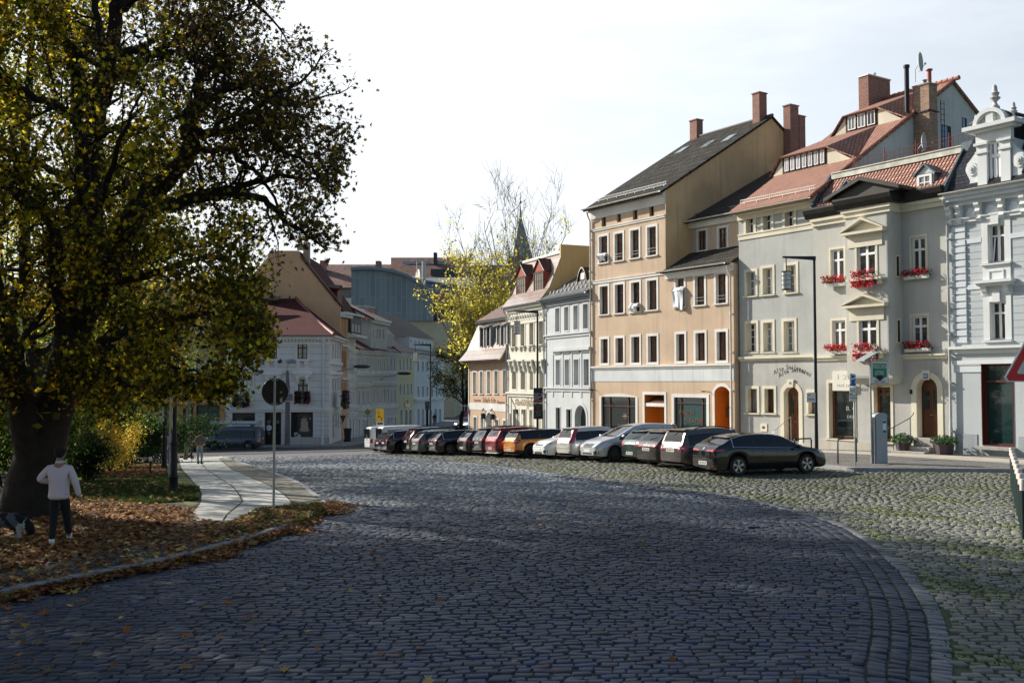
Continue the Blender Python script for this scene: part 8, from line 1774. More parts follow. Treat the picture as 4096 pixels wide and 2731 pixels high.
   for k_ in range(spokes):
    an=2*math.pi*k_/spokes+.3; w0=.055/ (spokes/5)**.5
    for sg in ((-.13,.13) if spokes<=5 else (0,)):
     a0=an; a1=an+sg; pts=[]
     c0=(xc+rr*.15*math.cos(a0),wr+rr*.15*math.sin(a0)); c1=(xc+rr*.94*math.cos(a1),wr+rr*.94*math.sin(a1)); nx_,nz_=-math.sin(an),math.cos(an); w_=w0*.33 if sg else w0*.5
     mb.add([(c0[0]-nx_*w_,y0-s_*.012,c0[1]-nz_*w_),(c0[0]+nx_*w_,y0-s_*.012,c0[1]+nz_*w_),(c1[0]+nx_*w_*1.15,y0-s_*.008,c1[1]+nz_*w_*1.15),(c1[0]-nx_*w_*1.15,y0-s_*.008,c1[1]-nz_*w_*1.15),(c0[0]-nx_*w_,y0-s_*.05,c0[1]-nz_*w_),(c0[0]+nx_*w_,y0-s_*.05,c0[1]+nz_*w_),(c1[0]+nx_*w_*1.15,y0-s_*.05,c1[1]+nz_*w_*1.15),(c1[0]-nx_*w_*1.15,y0-s_*.05,c1[1]-nz_*w_*1.15)],[(0,1,2,3),(0,4,5,1),(1,5,6,2),(2,6,7,3),(3,7,4,0)])
   mb.build('rim',rm,Wh_); mb=MB(); disc(rr*.92,.001,.055,.055,mb); mb.build('brake_disc',alloyd,Wh_)
 T_['L']=0; del T_['L']; return T_,L,Wd
CL0=Vector((6.42,35.5)); CLD=Vector((-.42,.906)); CLH=Vector((.906,.42))
def place_car(tp,xs_,slot,ang,facing=1,dz=0.):
 """slot along the row; xs_ = image column of the corner nearest the left, which sets how deep the car stands"""
 T_,L,Wd=tp; r=(xs_-CX)/F; q=CL0+CLD*(2.42*slot); e_=(r*q.y-q.x)/(CLH.x-r*CLH.y); print(T_.name,slot,'offset %.2f'%e_); q=q+CLH*e_
 h=Vector((math.cos(ang),math.sin(ang))); l=Vector((-h.y,h.x)); c=q+h*(L/2-.06)-l*(Wd/2-.10)
 ang2=ang+math.pi if facing<0 else ang
 e=.9; z=gz(c.x,c.y); hx=Vector((math.cos(ang2),math.sin(ang2))); ly=Vector((-hx.y,hx.x))
 pz=math.atan2(gz(c.x+hx.x*e,c.y+hx.y*e)-gz(c.x-hx.x*e,c.y-hx.y*e),2*e); rx_=math.atan2(gz(c.x+ly.x*e,c.y+ly.y*e)-gz(c.x-ly.x*e,c.y-ly.y*e),2*e)
 M_=Matrix.Rotation(ang2,4,'Z')@Matrix.Rotation(-pz,4,'Y')@Matrix.Rotation(rx_,4,'X'); T_.location=(c.x,c.y,z+.005+dz); T_.rotation_euler=M_.to_euler()
 return T_
A=R(24)
black=paint('black_metallic',(.003,.0035,.005),.0,.14); dgrey=paint('graphite_metallic',(.035,.036,.038),.6,.3); gbr=paint('grey_brown_metallic',(.10,.092,.085),.6,.3); brz=paint('dark_bronze',(.045,.038,.036),.6,.3); grn=paint('dark_green_metallic',(.02,.045,.038),.5,.3); sil=paint('silver_white',(.52,.53,.54),.45,.3); pearl=paint('pearl_silver',(.55,.54,.50),.4,.32); whp=paint('solid_white',(.72,.73,.74),0.,.3); org=paint('orange_metallic',(.55,.20,.03),.3,.3); redp=paint('dark_red',(.20,.012,.018),.4,.28); navy=paint('midnight_blue',(.004,.006,.012),.0,.14); smog=paint('smoky_grey',(.10,.115,.12),.6,.3); bluev=paint('camper_blue_grey',(.06,.075,.10),.6,.3); silb=paint('silver_blue',(.16,.22,.28),.6,.3); vw=paint('van_white',(.62,.63,.62),0,.35)
place_car(make_car('long low black car at the right end of the parked row, with star rims','coupe',4.62,1.8,1.43,black,.335,'alloy',5,chl=True,tail='band',plate_low=True,bumper=chrome,plate_txt='GR HK 81'),2768,0,R(20))
place_car(make_car('grey-brown hatchback with round red tail lights and roof rails beside the long black car','mpv',4.2,1.76,1.58,gbr,.32,'alloy',5,rail='black',tail='round',plate_txt='GR UM 711'),2640,1,A)
place_car(make_car('dark bronze hatchback left of the grey-brown one','hatch',4.36,1.81,1.45,brz,.32,'alloy',5,tail='band',plate_txt='GR JK 262'),2546,2,A)
place_car(make_car('small dark green hatchback with a sunlit sloping tailgate','hatch',3.9,1.68,1.42,grn,.30,'dark',7,tail='side',plate_low=True,plate_txt='GR CF 402'),2486,3,A)
place_car(make_car('silver-white people carrier parked nose out with ten spoke wheels','mpv',4.53,1.84,1.64,sil,.335,'alloy',10,tail='tall',mirror=sil),2318,4,A,-1)
place_car(make_car('pearl silver small people carrier with tall red tail lights','mpv',4.08,1.69,1.55,pearl,.31,'dark',6,tail='tall',plate_txt='GW TP 222'),2227,5,A)
place_car(make_car('white hatchback parked nose out next to the orange car','hatch',4.3,1.73,1.46,whp,.31,'alloy',7,tail='side'),2131,6,A,-1)
place_car(make_car('bright orange estate car with a black roof','mini',4.25,1.80,1.44,org,.33,'dark',8,roofm=black,cladding=True,tail='round',plate_low=True,bumper=blkp,plate_txt='GR M 77'),2016,7,A)
place_car(make_car('dark red crossover with a silver rear skid plate','suv',4.2,1.78,1.58,redp,.34,'dark',6,cladding=True,tail='side',bumper=zincp,rail='black',plate_txt='GR S 410',plate_low=True),1943,8,A)
place_car(make_car('black crossover left of the dark red one','suv',4.2,1.76,1.60,black,.34,'dark',6,tail='side',cladding=True,rail='black',plate_txt='GR RB 55'),1891,9,A)
place_car(make_car('small charcoal hatchback with a glaring rear window','hatch',3.97,1.68,1.47,dgrey,.30,'dark',6,tail='round',plate_low=True,plate_txt='GR KT 9'),1833,10,A)
place_car(make_car('black estate car with a bright window line and silver five spoke wheels','wagon',4.7,1.8,1.46,navy,.33,'alloy',5,chl=True,tail='side',bumper=chrome,plate_txt='GR CE 220'),1713,11,A)
place_car(make_car('smoky grey estate car between two black cars','wagon',4.58,1.8,1.47,smog,.32,'alloy',5,tail='side',rail=True,plate_txt='GR VA 12'),1646,12,A)
place_car(make_car('black sport utility car with tall red tail lights behind the grey estate','suv',4.7,1.9,1.68,black,.36,'dark',6,tail='tall',rail='black',plate_txt='GR XC 60'),1612,13,A)
place_car(make_car('black estate car with a round sticker on its side','wagon',4.85,1.85,1.52,navy,.33,'dark',6,chl=True,tail='side',plate_txt='GR IN 7'),1524,14,A)
place_car(make_car('black hatchback mostly hidden beside the white van','hatch',4.3,1.78,1.46,black,.32,'dark',6,tail='side',plate_txt='GR OP 3'),1502,15,A)
VT=lambda lab:make_car(lab,'van',4.5,1.79,1.84,vw,.32,'dark',6,tail='low',bumper=mat('grey_plastic',(.16,.18,.2),.6,0,0),name='parked_van',cat='van')
def van_back(T_,L,Wd,H_):
 for s_ in (1,-1):
  mb=MB(); mb.box(-L/2-.012,-L/2+.02,s_*.05,s_*.70,.98,1.66) if s_>0 else mb.box(-L/2-.012,-L/2+.02,-.70,-.05,.98,1.66); o=mb.build('rear_door_window',cglass,None); o.parent=T_
tp=VT('white van nearer the camera at the left end of the parked row'); place_car(tp,1508,16,A); van_back(tp[0],4.5,1.79,1.84)
tp=VT('white van half hidden behind the other one at the far left end'); place_car(tp,1462,17,A); van_back(tp[0],4.5,1.79,1.84)
c=at(1868,1722,118.); T_,_,_=make_car('silver blue saloon with headlights on coming up the side street','hatch',4.8,1.86,1.5,silb,.33,'alloy',5,group=None,name='moving_car',lights_on=True,tail='side'); T_.location=(c.x-.0,118.+2.3,gz(c.x,118)+.01+.25); T_.rotation_euler=(0,0,R(-112))
T_,_,_=make_car('dark blue camper van with a pale roof box parked before the white corner house','van',4.97,1.98,2.0,bluev,.34,'alloy',1,tail='low',group='cars parked before the left houses',name='camper_van',cat='camper van'); c=at(937,1790,86.8); T_.location=(c.x,86.8,gz(c.x,86.8)+.01); T_.rotation_euler=(0,0,math.pi)
mb=MB(); mb.prof([(-.75,2.14),(.75,2.14),(.82,2.28),(.6,2.44),(-.6,2.44),(-.82,2.28)],-2.2,1.9); k=mb.build('roof_box',mat('pale_grey_box',(.30,.34,.36),.5,0,0),None,bevel=.05); k.parent=T_
mb=MB(); mb.box(-1.6,-1.5,-.7,.7,2.0,2.14); mb.box(1.2,1.3,-.7,.7,2.0,2.14); k=mb.build('roof_bars',zinc,None); k.parent=T_
T_,_,_=make_car('dark saloon half hidden behind the standing people','hatch',4.6,1.8,1.45,navy,.33,'alloy',6,group='cars parked before the left houses'); c=at(700,1790,84.5); T_.location=(c.x,84.5,gz(c.x,84.5)+.01); T_.rotation_euler=(0,0,0)
# ============ street furniture, signs, people
def yfr(x,Y,ang=0.):
 """upright frame facing the camera at image column x, depth Y, turned by ang"""
 f_=Fac.__new__(Fac); f_.p0=Vector(((x-CX)/F*Y,Y)); f_.t=Vector((math.cos(ang),math.sin(ang))); f_.n=Vector((math.sin(ang),-math.cos(ang))); f_.len=1; return f_
galv=mat('galvanised_steel',(.36,.37,.37),.45,.7,.12,6.); navyp=mat('blue_black_paint',(.012,.018,.028),.4,.2,.1,4.); lglass=mat('lantern_glass',(.55,.57,.55),.15,0,0,spec=.7)
def arm_lamp(label,x,Y,ztop,arm,xl=None,gh=.0):
 f_=yfr(x,Y); z0=gz(f_.p0.x,Y)+gh; T_=thing('street_lamp',label,'street lamp',f_.w(0,0,z0),'angular street lamps with hanging lanterns')
 k=MB(f_); k.tube([(0,0,z0-.2),(0,0,z0+2.2),(0,0,ztop)],[.085,.07,.055],10); k.build('pole',navyp,T_,smooth=50)
 k=MB(f_); k.prism([(.06,ztop+.02),(.06,ztop-.16),(-.1,ztop-.14),(-arm,ztop-.05),(-arm,ztop+.02)],-.045,.045); k.build('arm',navyp,T_)
 xa=-arm+.15; zt_=ztop-.62; k=MB(f_); k.tube([(xa,0,ztop-.04),(xa,0,zt_)],.022,6); 
 r=.19; h=.78
 k.lathe(xa,0,[(r+.02,zt_),(r+.02,zt_-.035),(r,zt_-.04)],14)
 for i in range(1,4): 
  z_=zt_-h*i/4
  k.tube([(xa+(r+.012)*math.cos(a),(r+.012)*math.sin(a),z_) for a in [2*math.pi*j/14 for j in range(15)]],.009,4)
 k.tube([(xa+(r+.01)*math.cos(a),(r+.01)*math.sin(a),zt_-h) for a in [2*math.pi*j/14 for j in range(15)]],.018,4)
 for a in (.3,2.4,4.4): k.tube([(xa+(r+.01)*math.cos(a),(r+.01)*math.sin(a),zt_),(xa+(r+.01)*math.cos(a),(r+.01)*math.sin(a),zt_-h)],.012,4)
 LT=k.build('lantern',navyp,T_,smooth=50); k=MB(f_); k.lathe(xa,0,[(r*.93,zt_-.04),(r*.93,zt_-h+.02)],14); k.build('lantern_glass',lglass,LT,smooth=50); pass
 return T_,f_,z0
T1,lf1,lz1=arm_lamp('tall angular street lamp at the right end of the parked cars, toilet sign on it',3262,42.4,8.5,1.35,gh=.12)
T2_,lf2,lz2=arm_lamp('angular street lamp with two posters before the cream stucco house',2150,60.6,7.5,1.4)
T3_,lf3,lz3=arm_lamp('distant angular street lamp with advertising board at the side street',1722,82.,6.3,1.4)
def board(name,f_,x0,x1,z0,z1,m,label,cat,n=.1,th=.02,fm=None,parent=None,bev=0.):
 k=MB(f_); k.box(x0,x1,n,n+th,z0,z1); o=k.build(name,m,parent,bevel=bev)
 if parent is None: tag(o,label,cat)
 return o
def pr(f_,zf_,u0,u1,v0,v1): a=zf_(u0,v0); b=zf_(u1,v1); return f_.rect(a[0],b[0],a[1],b[1])
wht_=mat('sign_white',(.72,.72,.70),.45,0,.03); bkt=mat('sign_black',(.012,.012,.014),.5,0,0)
q=pr(lf1,z2,41,103,994,1060); o=thing('toilet_sign','white sign with an arrow and Toiletten on the tall street lamp','sign',lf1.w(q[0],.1,q[2])); b_=board('panel',lf1,q[0],q[1],q[2],q[3],wht_,0,0,.08,parent=o,bev=.01); text(o,lf1,(q[0]+q[1])/2,.103,q[2]+.13,'Toiletten',.13,bkt,.3,'sign_lettering',.001); k=MB(lf1); a=q[0]+.07; c=q[3]-.1; k.prism([(a,c),(a+.04,c+.03),(a+.04,c+.01),(a+.1,c+.01),(a+.1,c-.01),(a+.04,c-.01),(a+.04,c-.03)],.1,.103); k.build('arrow',bkt,o)
zp=zz(2030,1560,9.8); pbk=mat('poster_black',(.02,.018,.02),.5,0,0)
q=pr(lf2,zp,1018,1388,-90,520); o=thing('poster','dark poster with white capital letters, upper one on the street lamp','poster',lf2.w(0,.1,q[2])); board('panel',lf2,q[0],q[1],q[2],q[3],pbk,0,0,.06,parent=o)
for i,wd_ in enumerate(('MOMO','VON','MICHAEL','ENDE')): 
 w_=(.34,.24,.43,.28)[i]; text(o,lf2,q[0]+.05+w_/2,.082,q[3]-.36-i*.095,wd_,.10,wht_,w_,'poster_lettering',.002)
k=MB(lf2); k.prism([(q[0]+.03,q[2]+.12),(q[1]-.02,q[2]+.12),(q[1]-.05,q[2]+.2),(q[0]+.03,q[2]+.27)],.081,.084); k.box(q[0]+.01,q[1]-.01,.081,.084,q[2]+.06,q[2]+.10); k.build('poster_picture',mat('poster_rust',(.28,.10,.08),.6,0,0),o); k=MB(lf2); k.box(q[0],q[1],.081,.085,q[2],q[2]+.05); k.build('poster_footer',mat('poster_grey',(.45,.44,.46),.6,0,0),o); k=MB(lf2); k.ellip((q[1]-.07,.08,q[3]-.42),(.06,.01,.1),8,6); k.build('poster_spot',mat('poster_flesh2',(.45,.22,.18),.6,0,0),o)
q=pr(lf2,zp,1022,1390,525,1130); o=thing('poster','black poster with red and turquoise writing, lower one on the street lamp','poster',lf2.w(0,.1,q[2])); board('panel',lf2,q[0],q[1],q[2],q[3],pbk,0,0,.06,parent=o); rdt=mat('red_print',(.55,.03,.04),.5,0,0); tqt=mat('turquoise_print',(.12,.42,.36),.5,0,0); cx_=(q[0]+q[1])/2
for i,(t_,m_,w_) in enumerate((('Silber',rdt,.27),('auf der',rdt,.26),('Leinwand',rdt,.34),('15.7.22–',tqt,.32),('8.1.23',tqt,.24))): text(o,lf2,cx_+.0,.082,q[3]-.22-i*.095,t_,.11,m_,w_,'poster_lettering',.002)
k=MB(lf2); k.tube([(cx_-.18,.083,q[3]-.05),(cx_-.18,.083,q[3]-.12),(cx_+.16,.083,q[3]-.15)],.008,4); k.tube([(cx_-.17,.083,q[2]+.2),(cx_+.17,.083,q[2]+.25)],.008,4)
for i in range(6): k.tube([(cx_-.15+i*.055,.083,q[2]+.2+i*.008),(cx_-.15+i*.055,.083,q[2]+.14+i*.008)],.005,4)
k.build('poster_drawing',tqt,o)
f_=yfr(1709,118.); zc_=gz(f_.p0.x,118); zF=zz(1450,1550,5.227); q=pr(f_,zF,1310,1398,288,452); o=thing('advertising_board','black advertising board with pale script on two posts by the distant lamp','advertising board',f_.w(0,0,zc_)); board('panel',f_,q[0],q[1],q[2],q[3],bkt,0,0,.0,.1,parent=o)
k=MB(f_); k.box(q[0]+.12,q[0]+.3,0,.08,zc_,q[2]); k.box(q[1]-.3,q[1]-.12,0,.08,zc_,q[2]); k.build('post',bkt,o)
for i,t_ in enumerate(('Café','Obermarkt','Hotel','Restaurant')): text(o,f_,(q[0]+q[1])/2,.102,q[3]-.16-i*.2,t_,.16,wht_,None,'board_lettering',.002)
q=pr(lf3,zF,1448,1508,240,275); b_=board('street_name_sign',lf3,.06,.06+(q[1]-q[0]),q[2],q[3],mat('enamel_pale',(.45,.5,.62),.4,0,0),'small pale street name sign on the distant lamp post','sign'); text(b_,lf3,.06+(q[1]-q[0])/2,.125,(q[2]+q[3])/2,'Steinweg',.16,mat('number_blue',(.1,.16,.3),.5,0,0),None,'street_name',.002)
f_=yfr(1152,90.6); z0=gz(f_.p0.x,90.6)+.13; H_=f_.hit(*z8(655,215))[1]; o=thing('street_lamp','grey concrete street lamp with a bent arm before the white corner house','street lamp',f_.w(0,0,z0)); k=MB(f_); k.tube([(0,0,z0),(0,0,z0+5.2),(-.05,0,H_)],[.26,.19,.13],10); k.build('pole',mat('concrete_post',(.14,.13,.13),.85,0,.2,3.),o,smooth=50)
a=f_.hit(*z8(652,170)); b=f_.hit(*z8(682,118)); k=MB(f_); k.tube(smoothpath([Vector((-.05,0,H_)),Vector((a[0],0,a[1])),Vector((b[0],.0,b[1]))],[1,1,1],5)[0],.055,6); k.build('arm',galv,o,smooth=50); k=MB(f_); c=f_.hit(*z8(692,118)); k.ellip((c[0],0,c[1]),(.50,.25,.22),10,6); k.box(c[0]-.42,c[0]+.42,-.18,.18,c[1]-.2,c[1]-.02); k.build('lamp_head',mat('lamp_head_grey',(.22,.25,.28),.4,.3,0),o)
q=pr(f_,z8,640,726,448,538); o=thing('traffic_mirror','square traffic mirror with red and white edging beside the street lamp','mirror',f_.w(0,.3,q[2])); k=MB(f_); k.box(q[0]+.08,q[1]-.08,.3,.36,q[2]+.08,q[3]-.08); k.build('mirror_glass',glass_pane('mirror_face',(.10,.14,.18)),o); n=8
for col,par in ((mat('mirror_red',(.4,.02,.02),.5,0,0),0),(wht_,1)):
 k=MB(f_)
 for i in range(n):
  if i%2!=par: continue
  u0,u1=i/n,(i+1)/n; X0,X1=q[0]+(q[1]-q[0])*u0,q[0]+(q[1]-q[0])*u1; Z0,Z1=q[2]+.08+(q[3]-q[2]-.16)*u0,q[2]+.08+(q[3]-q[2]-.16)*u1
  k.box(X0,X1,.29,.38,q[3]-.08,q[3]); k.box(X0,X1,.29,.38,q[2],q[2]+.08); k.box(q[0],q[0]+.08,.29,.38,Z0,Z1); k.box(q[1]-.08,q[1],.29,.38,Z0,Z1)
 k.build('mirror_edge',col,o)
k=MB(f_); k.tube([(0.1,.05,(q[2]+q[3])/2),(q[0]+.3,.3,(q[2]+q[3])/2)],.03,5); k.build('bracket',galv,o)
for (Yd,p0,p1,p2,lab) in ((97.,(1192,226),(1260,208),(1350,184),'wall mounted street lamp on a long arm at the white corner house'),(117.,(1652,318),(1672,282),(1806,254),'wall mounted street lamp on a bent arm further down the side street')):
 A_,B_,C_=[at(*z8(*p),Yd) for p in (p0,p1,p2)]; A_.x-=.3; o=thing('wall_street_lamp',lab,'street lamp',A_,'wall street lamps in the side street'); k=MB(); k.tube(smoothpath([A_,B_,C_],[1,1,1],5)[0],.06,6,local=False); k.build('arm',galv,o,smooth=50); k=MB(); c=C_+Vector((.75,0,.12)); k.ellip(c,(.85,.28,.2),10,6); k.build('lamp_head',mat('lamp_head_dark',(.05,.06,.07),.4,.3,0),o,smooth=60)
b=gp(1100,2038,.12); f_=yfr(1100,b.y); z0=b.z; ztp=CAMZ+(HZ-1507)/F*b.y; o=thing('round_sign','dark back of a round traffic sign on a steel pole by the path','traffic sign',b); k=MB(f_); k.tube([(0,0,z0-.1),(0,0,ztp)],.031,12); k.build('pole',galv,o,smooth=50); k=MB(f_); k.lathe(0,0,[(.034,ztp-.01),(.034,ztp+.02)],10); k.build('pole_cap',bkt,o)
zc_=CAMZ+(HZ-1567)/F*b.y; k=MB(f_); N=40; k.prism([(.325*math.cos(2*math.pi*i/N),zc_+.325*math.sin(2*math.pi*i/N)) for i in range(N)],-.055,-.04); D_=k.build('sign_plate',mat('sign_back',(.045,.042,.036),.5,.4,.15,6.),o); k=MB(f_); k.tube([(.325*math.cos(2*math.pi*i/N),-.045,zc_+.325*math.sin(2*math.pi*i/N)) for i in range(N+1)],.008,6); k.build('rim',galv,D_)
k=MB(f_); k.box(-.07,.07,-.042,.036,zc_+.27,zc_+.295); k.box(-.07,.07,-.042,.036,zc_-.295,zc_-.27); k.build('clamp',galv,o); k=MB(f_); a=f_.hit(*z8(585,525)); k.box(a[0]-.035,a[0]+.03,-.039,-.037,a[1]-.05,a[1]+.05); k.build('sticker',mat('sticker_pale',(.5,.42,.36),.6,0,.2,30.),D_); k=MB(f_); a=f_.hit(*z8(581,440)); k.box(a[0]-.02,a[0]+.03,-.039,-.037,a[1]-.015,a[1]+.02); k.build('sticker',mat('sticker_yellow',(.5,.4,.03),.6,0,0),D_)
k=MB(f_); a=f_.hit(*z8(592,495)); k.box(a[0]-.03,a[0]+.035,-.039,-.037,a[1]-.008,a[1]+.008); k.build('sticker',mat('sticker_yellow',(.5,.4,.03),.6,0,0),D_)
b=gp(701,1962,.12); f_=yfr(701,b.y); z0=b.z; o=thing('lamp_post','black cast iron lamp post standing in the grass at the path edge','street lamp',b); k=MB(f_); k.lathe(0,0,[(.19,z0-.1),(.19,z0+.08),(.14,z0+.12),(.125,z0+.35),(.15,z0+.4),(.105,z0+.5),(.095,z0+1.35),(.13,z0+1.38),(.13,z0+1.43),(.075,z0+1.5),(.065,z0+3.6),(.05,z0+4.2)],14); k.build('post',iron,o,smooth=40); k=MB(f_); k.lathe(0,0,[(.08,z0+4.2),(.2,z0+4.3),(.22,z0+4.75),(.3,z0+4.78),(.1,z0+5.0),(.03,z0+5.15)],8); k.build('lantern',iron,o)
b=gp(663,1877,.12); f_=yfr(663,b.y); z0=b.z; o=thing('post','dark slim tree-like post behind the cast iron lamp post','post',b); k=MB(f_); k.lathe(0,0,[(.17,z0-.1),(.15,z0+.15),(.12,z0+.25),(.10,z0+4.6)],10); k.build('shaft',iron,o,smooth=50); q=pr(f_,zz(0,1650,1.96),1276,1294,-60,72); k=MB(f_); k.box(q[0]-.1,q[1],.1,.13,q[2],q[3]); k.build('notice',wht_,o)
b=gp(683,1921,.12); f_=yfr(683,b.y); z0=b.z; o=thing('sign_pole','thin grey steel pole left of the cast iron lamp post','pole',b); k=MB(f_); k.tube([(0,0,z0-.1),(0,0,z0+3.4)],.03,8); k.build('tube',galv,o)
b=gp(608,1900,.12); f_=yfr(608,b.y); z0=b.z; o=thing('path_light','small black path light with a white top among the leaves','path light',b); k=MB(f_); k.tube([(0,0,z0-.1),(0,0,z0+.55)],.04,8); k.build('post',iron,o); k=MB(f_); k.lathe(0,0,[(.06,z0+.55),(.08,z0+.6),(.05,z0+.72)],8); k.build('head',wht_,o)
p0=gp(455,1868,.12); p1=gp(605,1866,.12); o=thing('park_rail','low dark park rail before the hedge','rail',p0); k=MB(); k.tube([p0+Vector((-2,0,.42)),p1+Vector((0,0,.42))],.03,6,local=False); k.build('bar',iron,o); 
for t in (-.5,.05,.5,1.): k=MB(); q=p0.lerp(p1,t); k.tube([q,q+Vector((0,0,.42))],.025,6,local=False); k.build('post',iron,o)
f_=yfr(1519.5,75.5); z0=gz(f_.p0.x,75.5); q=pr(f_,z8,1578,1661,615,743); o=thing('detour_sign','yellow detour sign with the letter U and a bent arrow above the white vans','traffic sign',f_.w(0,0,z0)); yl_=mat('sign_yellow',(.72,.42,.02),.45,0,.03); k=MB(f_); k.box(q[0],q[1],.05,.08,q[2],q[3]); Pn=k.build('panel',yl_,o,bevel=.01); text(Pn,f_,(q[0]+q[1])/2-.08,.085,q[3]-.24,'U',.30,bkt,.15,'sign_lettering',.003)
k=MB(f_); cx_=(q[0]+q[1])/2; cz=q[2]+.2; k.tube([(cx_+.12,.085,cz-.13),(cx_+.12,.085,cz+.06),(cx_+.06,.085,cz+.14),(cx_-.06,.085,cz+.16)],.022,6); k.prism([(cx_-.18,cz+.16),(cx_-.04,cz+.26),(cx_-.07,cz+.16),(cx_-.04,cz+.06)],.08,.095); k.build('arrow',bkt,Pn)
r=pr(f_,z8,1583,1662,748,790); k=MB(f_); k.box(r[0],r[1],.05,.08,r[2],r[3]); P2_=k.build('plate',wht_,o); k=MB(f_); m_=(r[2]+r[3])/2; k.box(r[0]+.08,r[1]-.06,.081,.09,m_-.03,m_+.09)
for u in (.2,.4): k.prism([(r[0]+u+.035*math.cos(i*.785),m_-.05+.035*math.sin(i*.785)) for i in range(8)],.081,.09)
k.build('bus_symbol',bkt,P2_); k=MB(f_); k.tube([(0,.02,z0),(0,.02,q[3])],.03,8); k.build('pole',galv,o)
f_=yfr(1471.4,103.); z0=gz(f_.p0.x,103.); c=f_.hit(*z8(1493,648)); o=thing('bus_stop_sign','round green and yellow bus stop sign in the side street','bus stop sign',f_.w(0,0,z0)); cg=mat('sign_green',(.02,.10,.04),.5,0,0); cy_=mat('sign_lemon',(.42,.42,.06),.5,0,0)
def disc_(f_,cx,cz,r,n0,n1,m,par,nm): k=MB(f_); k.prism([(cx+r*math.cos(2*math.pi*i/22),cz+r*math.sin(2*math.pi*i/22)) for i in range(22)],n0,n1); return k.build(nm,m,par)
d_=disc_(f_,c[0],c[1],.26,0,.03,cg,o,'sign_plate'); disc_(f_,c[0],c[1],.20,.031,.04,cy_,d_,'sign_field'); text(d_,f_,c[0],.045,c[1],'H',.28,cg,None,'sign_lettering',.003); k=MB(f_); k.tube([(0,-.03,z0),(0,-.03,c[1]+.4)],.035,6); k.box(c[0]-.5,c[0]+.5,0,.03,c[1]-.42,c[1]-.33); k.build('pole',galv,o)
f_=yfr(1371,91.); z0=gz(f_.p0.x,91)+.13; q=pr(f_,z8,1200,1264,682,765); o=thing('give_way_sign','dark back of a triangular give way sign beside the white corner house','traffic sign',f_.w(0,0,z0)); k=MB(f_); k.prism([(q[0],q[3]),(q[1],q[3]),((q[0]+q[1])/2,q[2])],0,.03); k.build('plate',mat('sign_back',(.045,.042,.036),.5,.4,.15,6.),o); k=MB(f_); m_=(q[0]+q[1])/2; k.tube([(m_,-.05,z0),(m_,-.05,q[3]+.15)],.035,6); k.tube([(m_,0,q[2]+.15),(m_-1.,0,q[2]+.2)],.02,5); k.tube([(m_,0,q[2]+.1),(m_-1.,0,q[2]-.25)],.02,5); k.build('pole',galv,o)
f_=yfr(1393,97.5); z0=gz(f_.p0.x,97.5)+.13; o=thing('wheelie_bin','black wheeled rubbish bin against the houses of the side street','bin',f_.w(0,0,z0)); k=MB(f_); k.add([(-.26,-.25,z0+.05),(.26,-.25,z0+.05),(.26,.25,z0+.05),(-.26,.25,z0+.05),(-.33,-.33,z0+1.2),(.33,-.33,z0+1.2),(.33,.33,z0+1.2),(-.33,.33,z0+1.2)],[(0,3,2,1),(0,1,5,4),(1,2,6,5),(2,3,7,6),(3,0,4,7),(4,5,6,7)]); k.build('body',blkp,o); k=MB(f_); k.box(-.36,.36,-.36,.38,z0+1.2,z0+1.28); k.build('lid',blkp,o); k=MB(f_); k.tube([(-.33,.3,z0+.1),(.33,.3,z0+.1)],.1,10); k.build('wheel',rubber,o)
f_=yfr(1876,89.); z0=gz(f_.p0.x,89.); c=f_.hit(1873.5,1656); o=thing('no_stopping_sign','red and blue no stopping sign half hidden by the corner house','traffic sign',f_.w(0,0,z0)); d_=disc_(f_,c[0],c[1],.30,0,.02,mat('sign_red',(.5,.01,.015),.4,0,0),o,'sign_plate'); disc_(f_,c[0],c[1],.23,.021,.03,mat('sign_blue',(.01,.05,.3),.4,0,0),d_,'sign_field'); k=MB(f_); k.tube([(c[0],-.04,z0),(c[0],-.04,c[1]+.35)],.03,6); k.build('pole',galv,o)
b=gp(3416,1861,.12); f_=yfr(3416,b.y); z0=b.z; q=pr(f_,z2,342,387,864,948); o=thing('parking_sign','blue parking sign with P above two small white plates','traffic sign',b); k=MB(f_); k.tube([(0,0,z0-.1),(0,0,q[3]-.02)],.03,10); k.build('pole',galv,o,smooth=50); k=MB(f_); k.box(q[0],q[1],.035,.055,q[2],q[3]); w_=k.build('plate',wht_,o,bevel=.012); k=MB(f_); k.box(q[0]+.02,q[1]-.02,.0555,.058,q[2]+.02,q[3]-.02); k.build('plate_field',mat('parking_blue',(.01,.10,.42),.4,0,0),w_); text(w_,f_,(q[0]+q[1])/2-.01,.06,q[2]+(q[3]-q[2])*.55,'P',.58,wht_,None,'sign_lettering',.002); k=MB(f_); k.tube([((q[0]+q[1])/2+.08,.062,q[2]+.2),((q[0]+q[1])/2+.08,.062,q[2]+.1)],.012,4); k.tube([((q[0]+q[1])/2+.08,.062,q[2]+.2),((q[0]+q[1])/2+.17,.062,q[2]+.2)],.012,4); k.build('arrow',wht_,w_)
for v0,v1,t_ in ((955,1000,('mit','Parkschein')),(1005,1053,('Bewohner','frei'))):
 r=pr(f_,z2,341,386,v0,v1); k=MB(f_); k.box(r[0],r[1],.035,.05,r[2],r[3]); P_=k.build('small_plate',wht_,o,bevel=.01)
 for i,s_ in enumerate(t_): text(P_,f_,(r[0]+r[1])/2,.053,r[3]-.12-i*.16,s_,.11,mat('print_grey',(.12,.12,.12),.6,0,0),None if len(s_)<6 else .46,'sign_lettering',.001)
b=gp(3480,1853,.12); f_=yfr(3480,b.y,R(12)); z0=b.z; s_=F/b.y; o=thing('ticket_machine','grey parking ticket machine with solar panel and green and white sign','ticket machine',b); mg=mat('machine_grey',(.30,.33,.36),.5,.3,.06); 
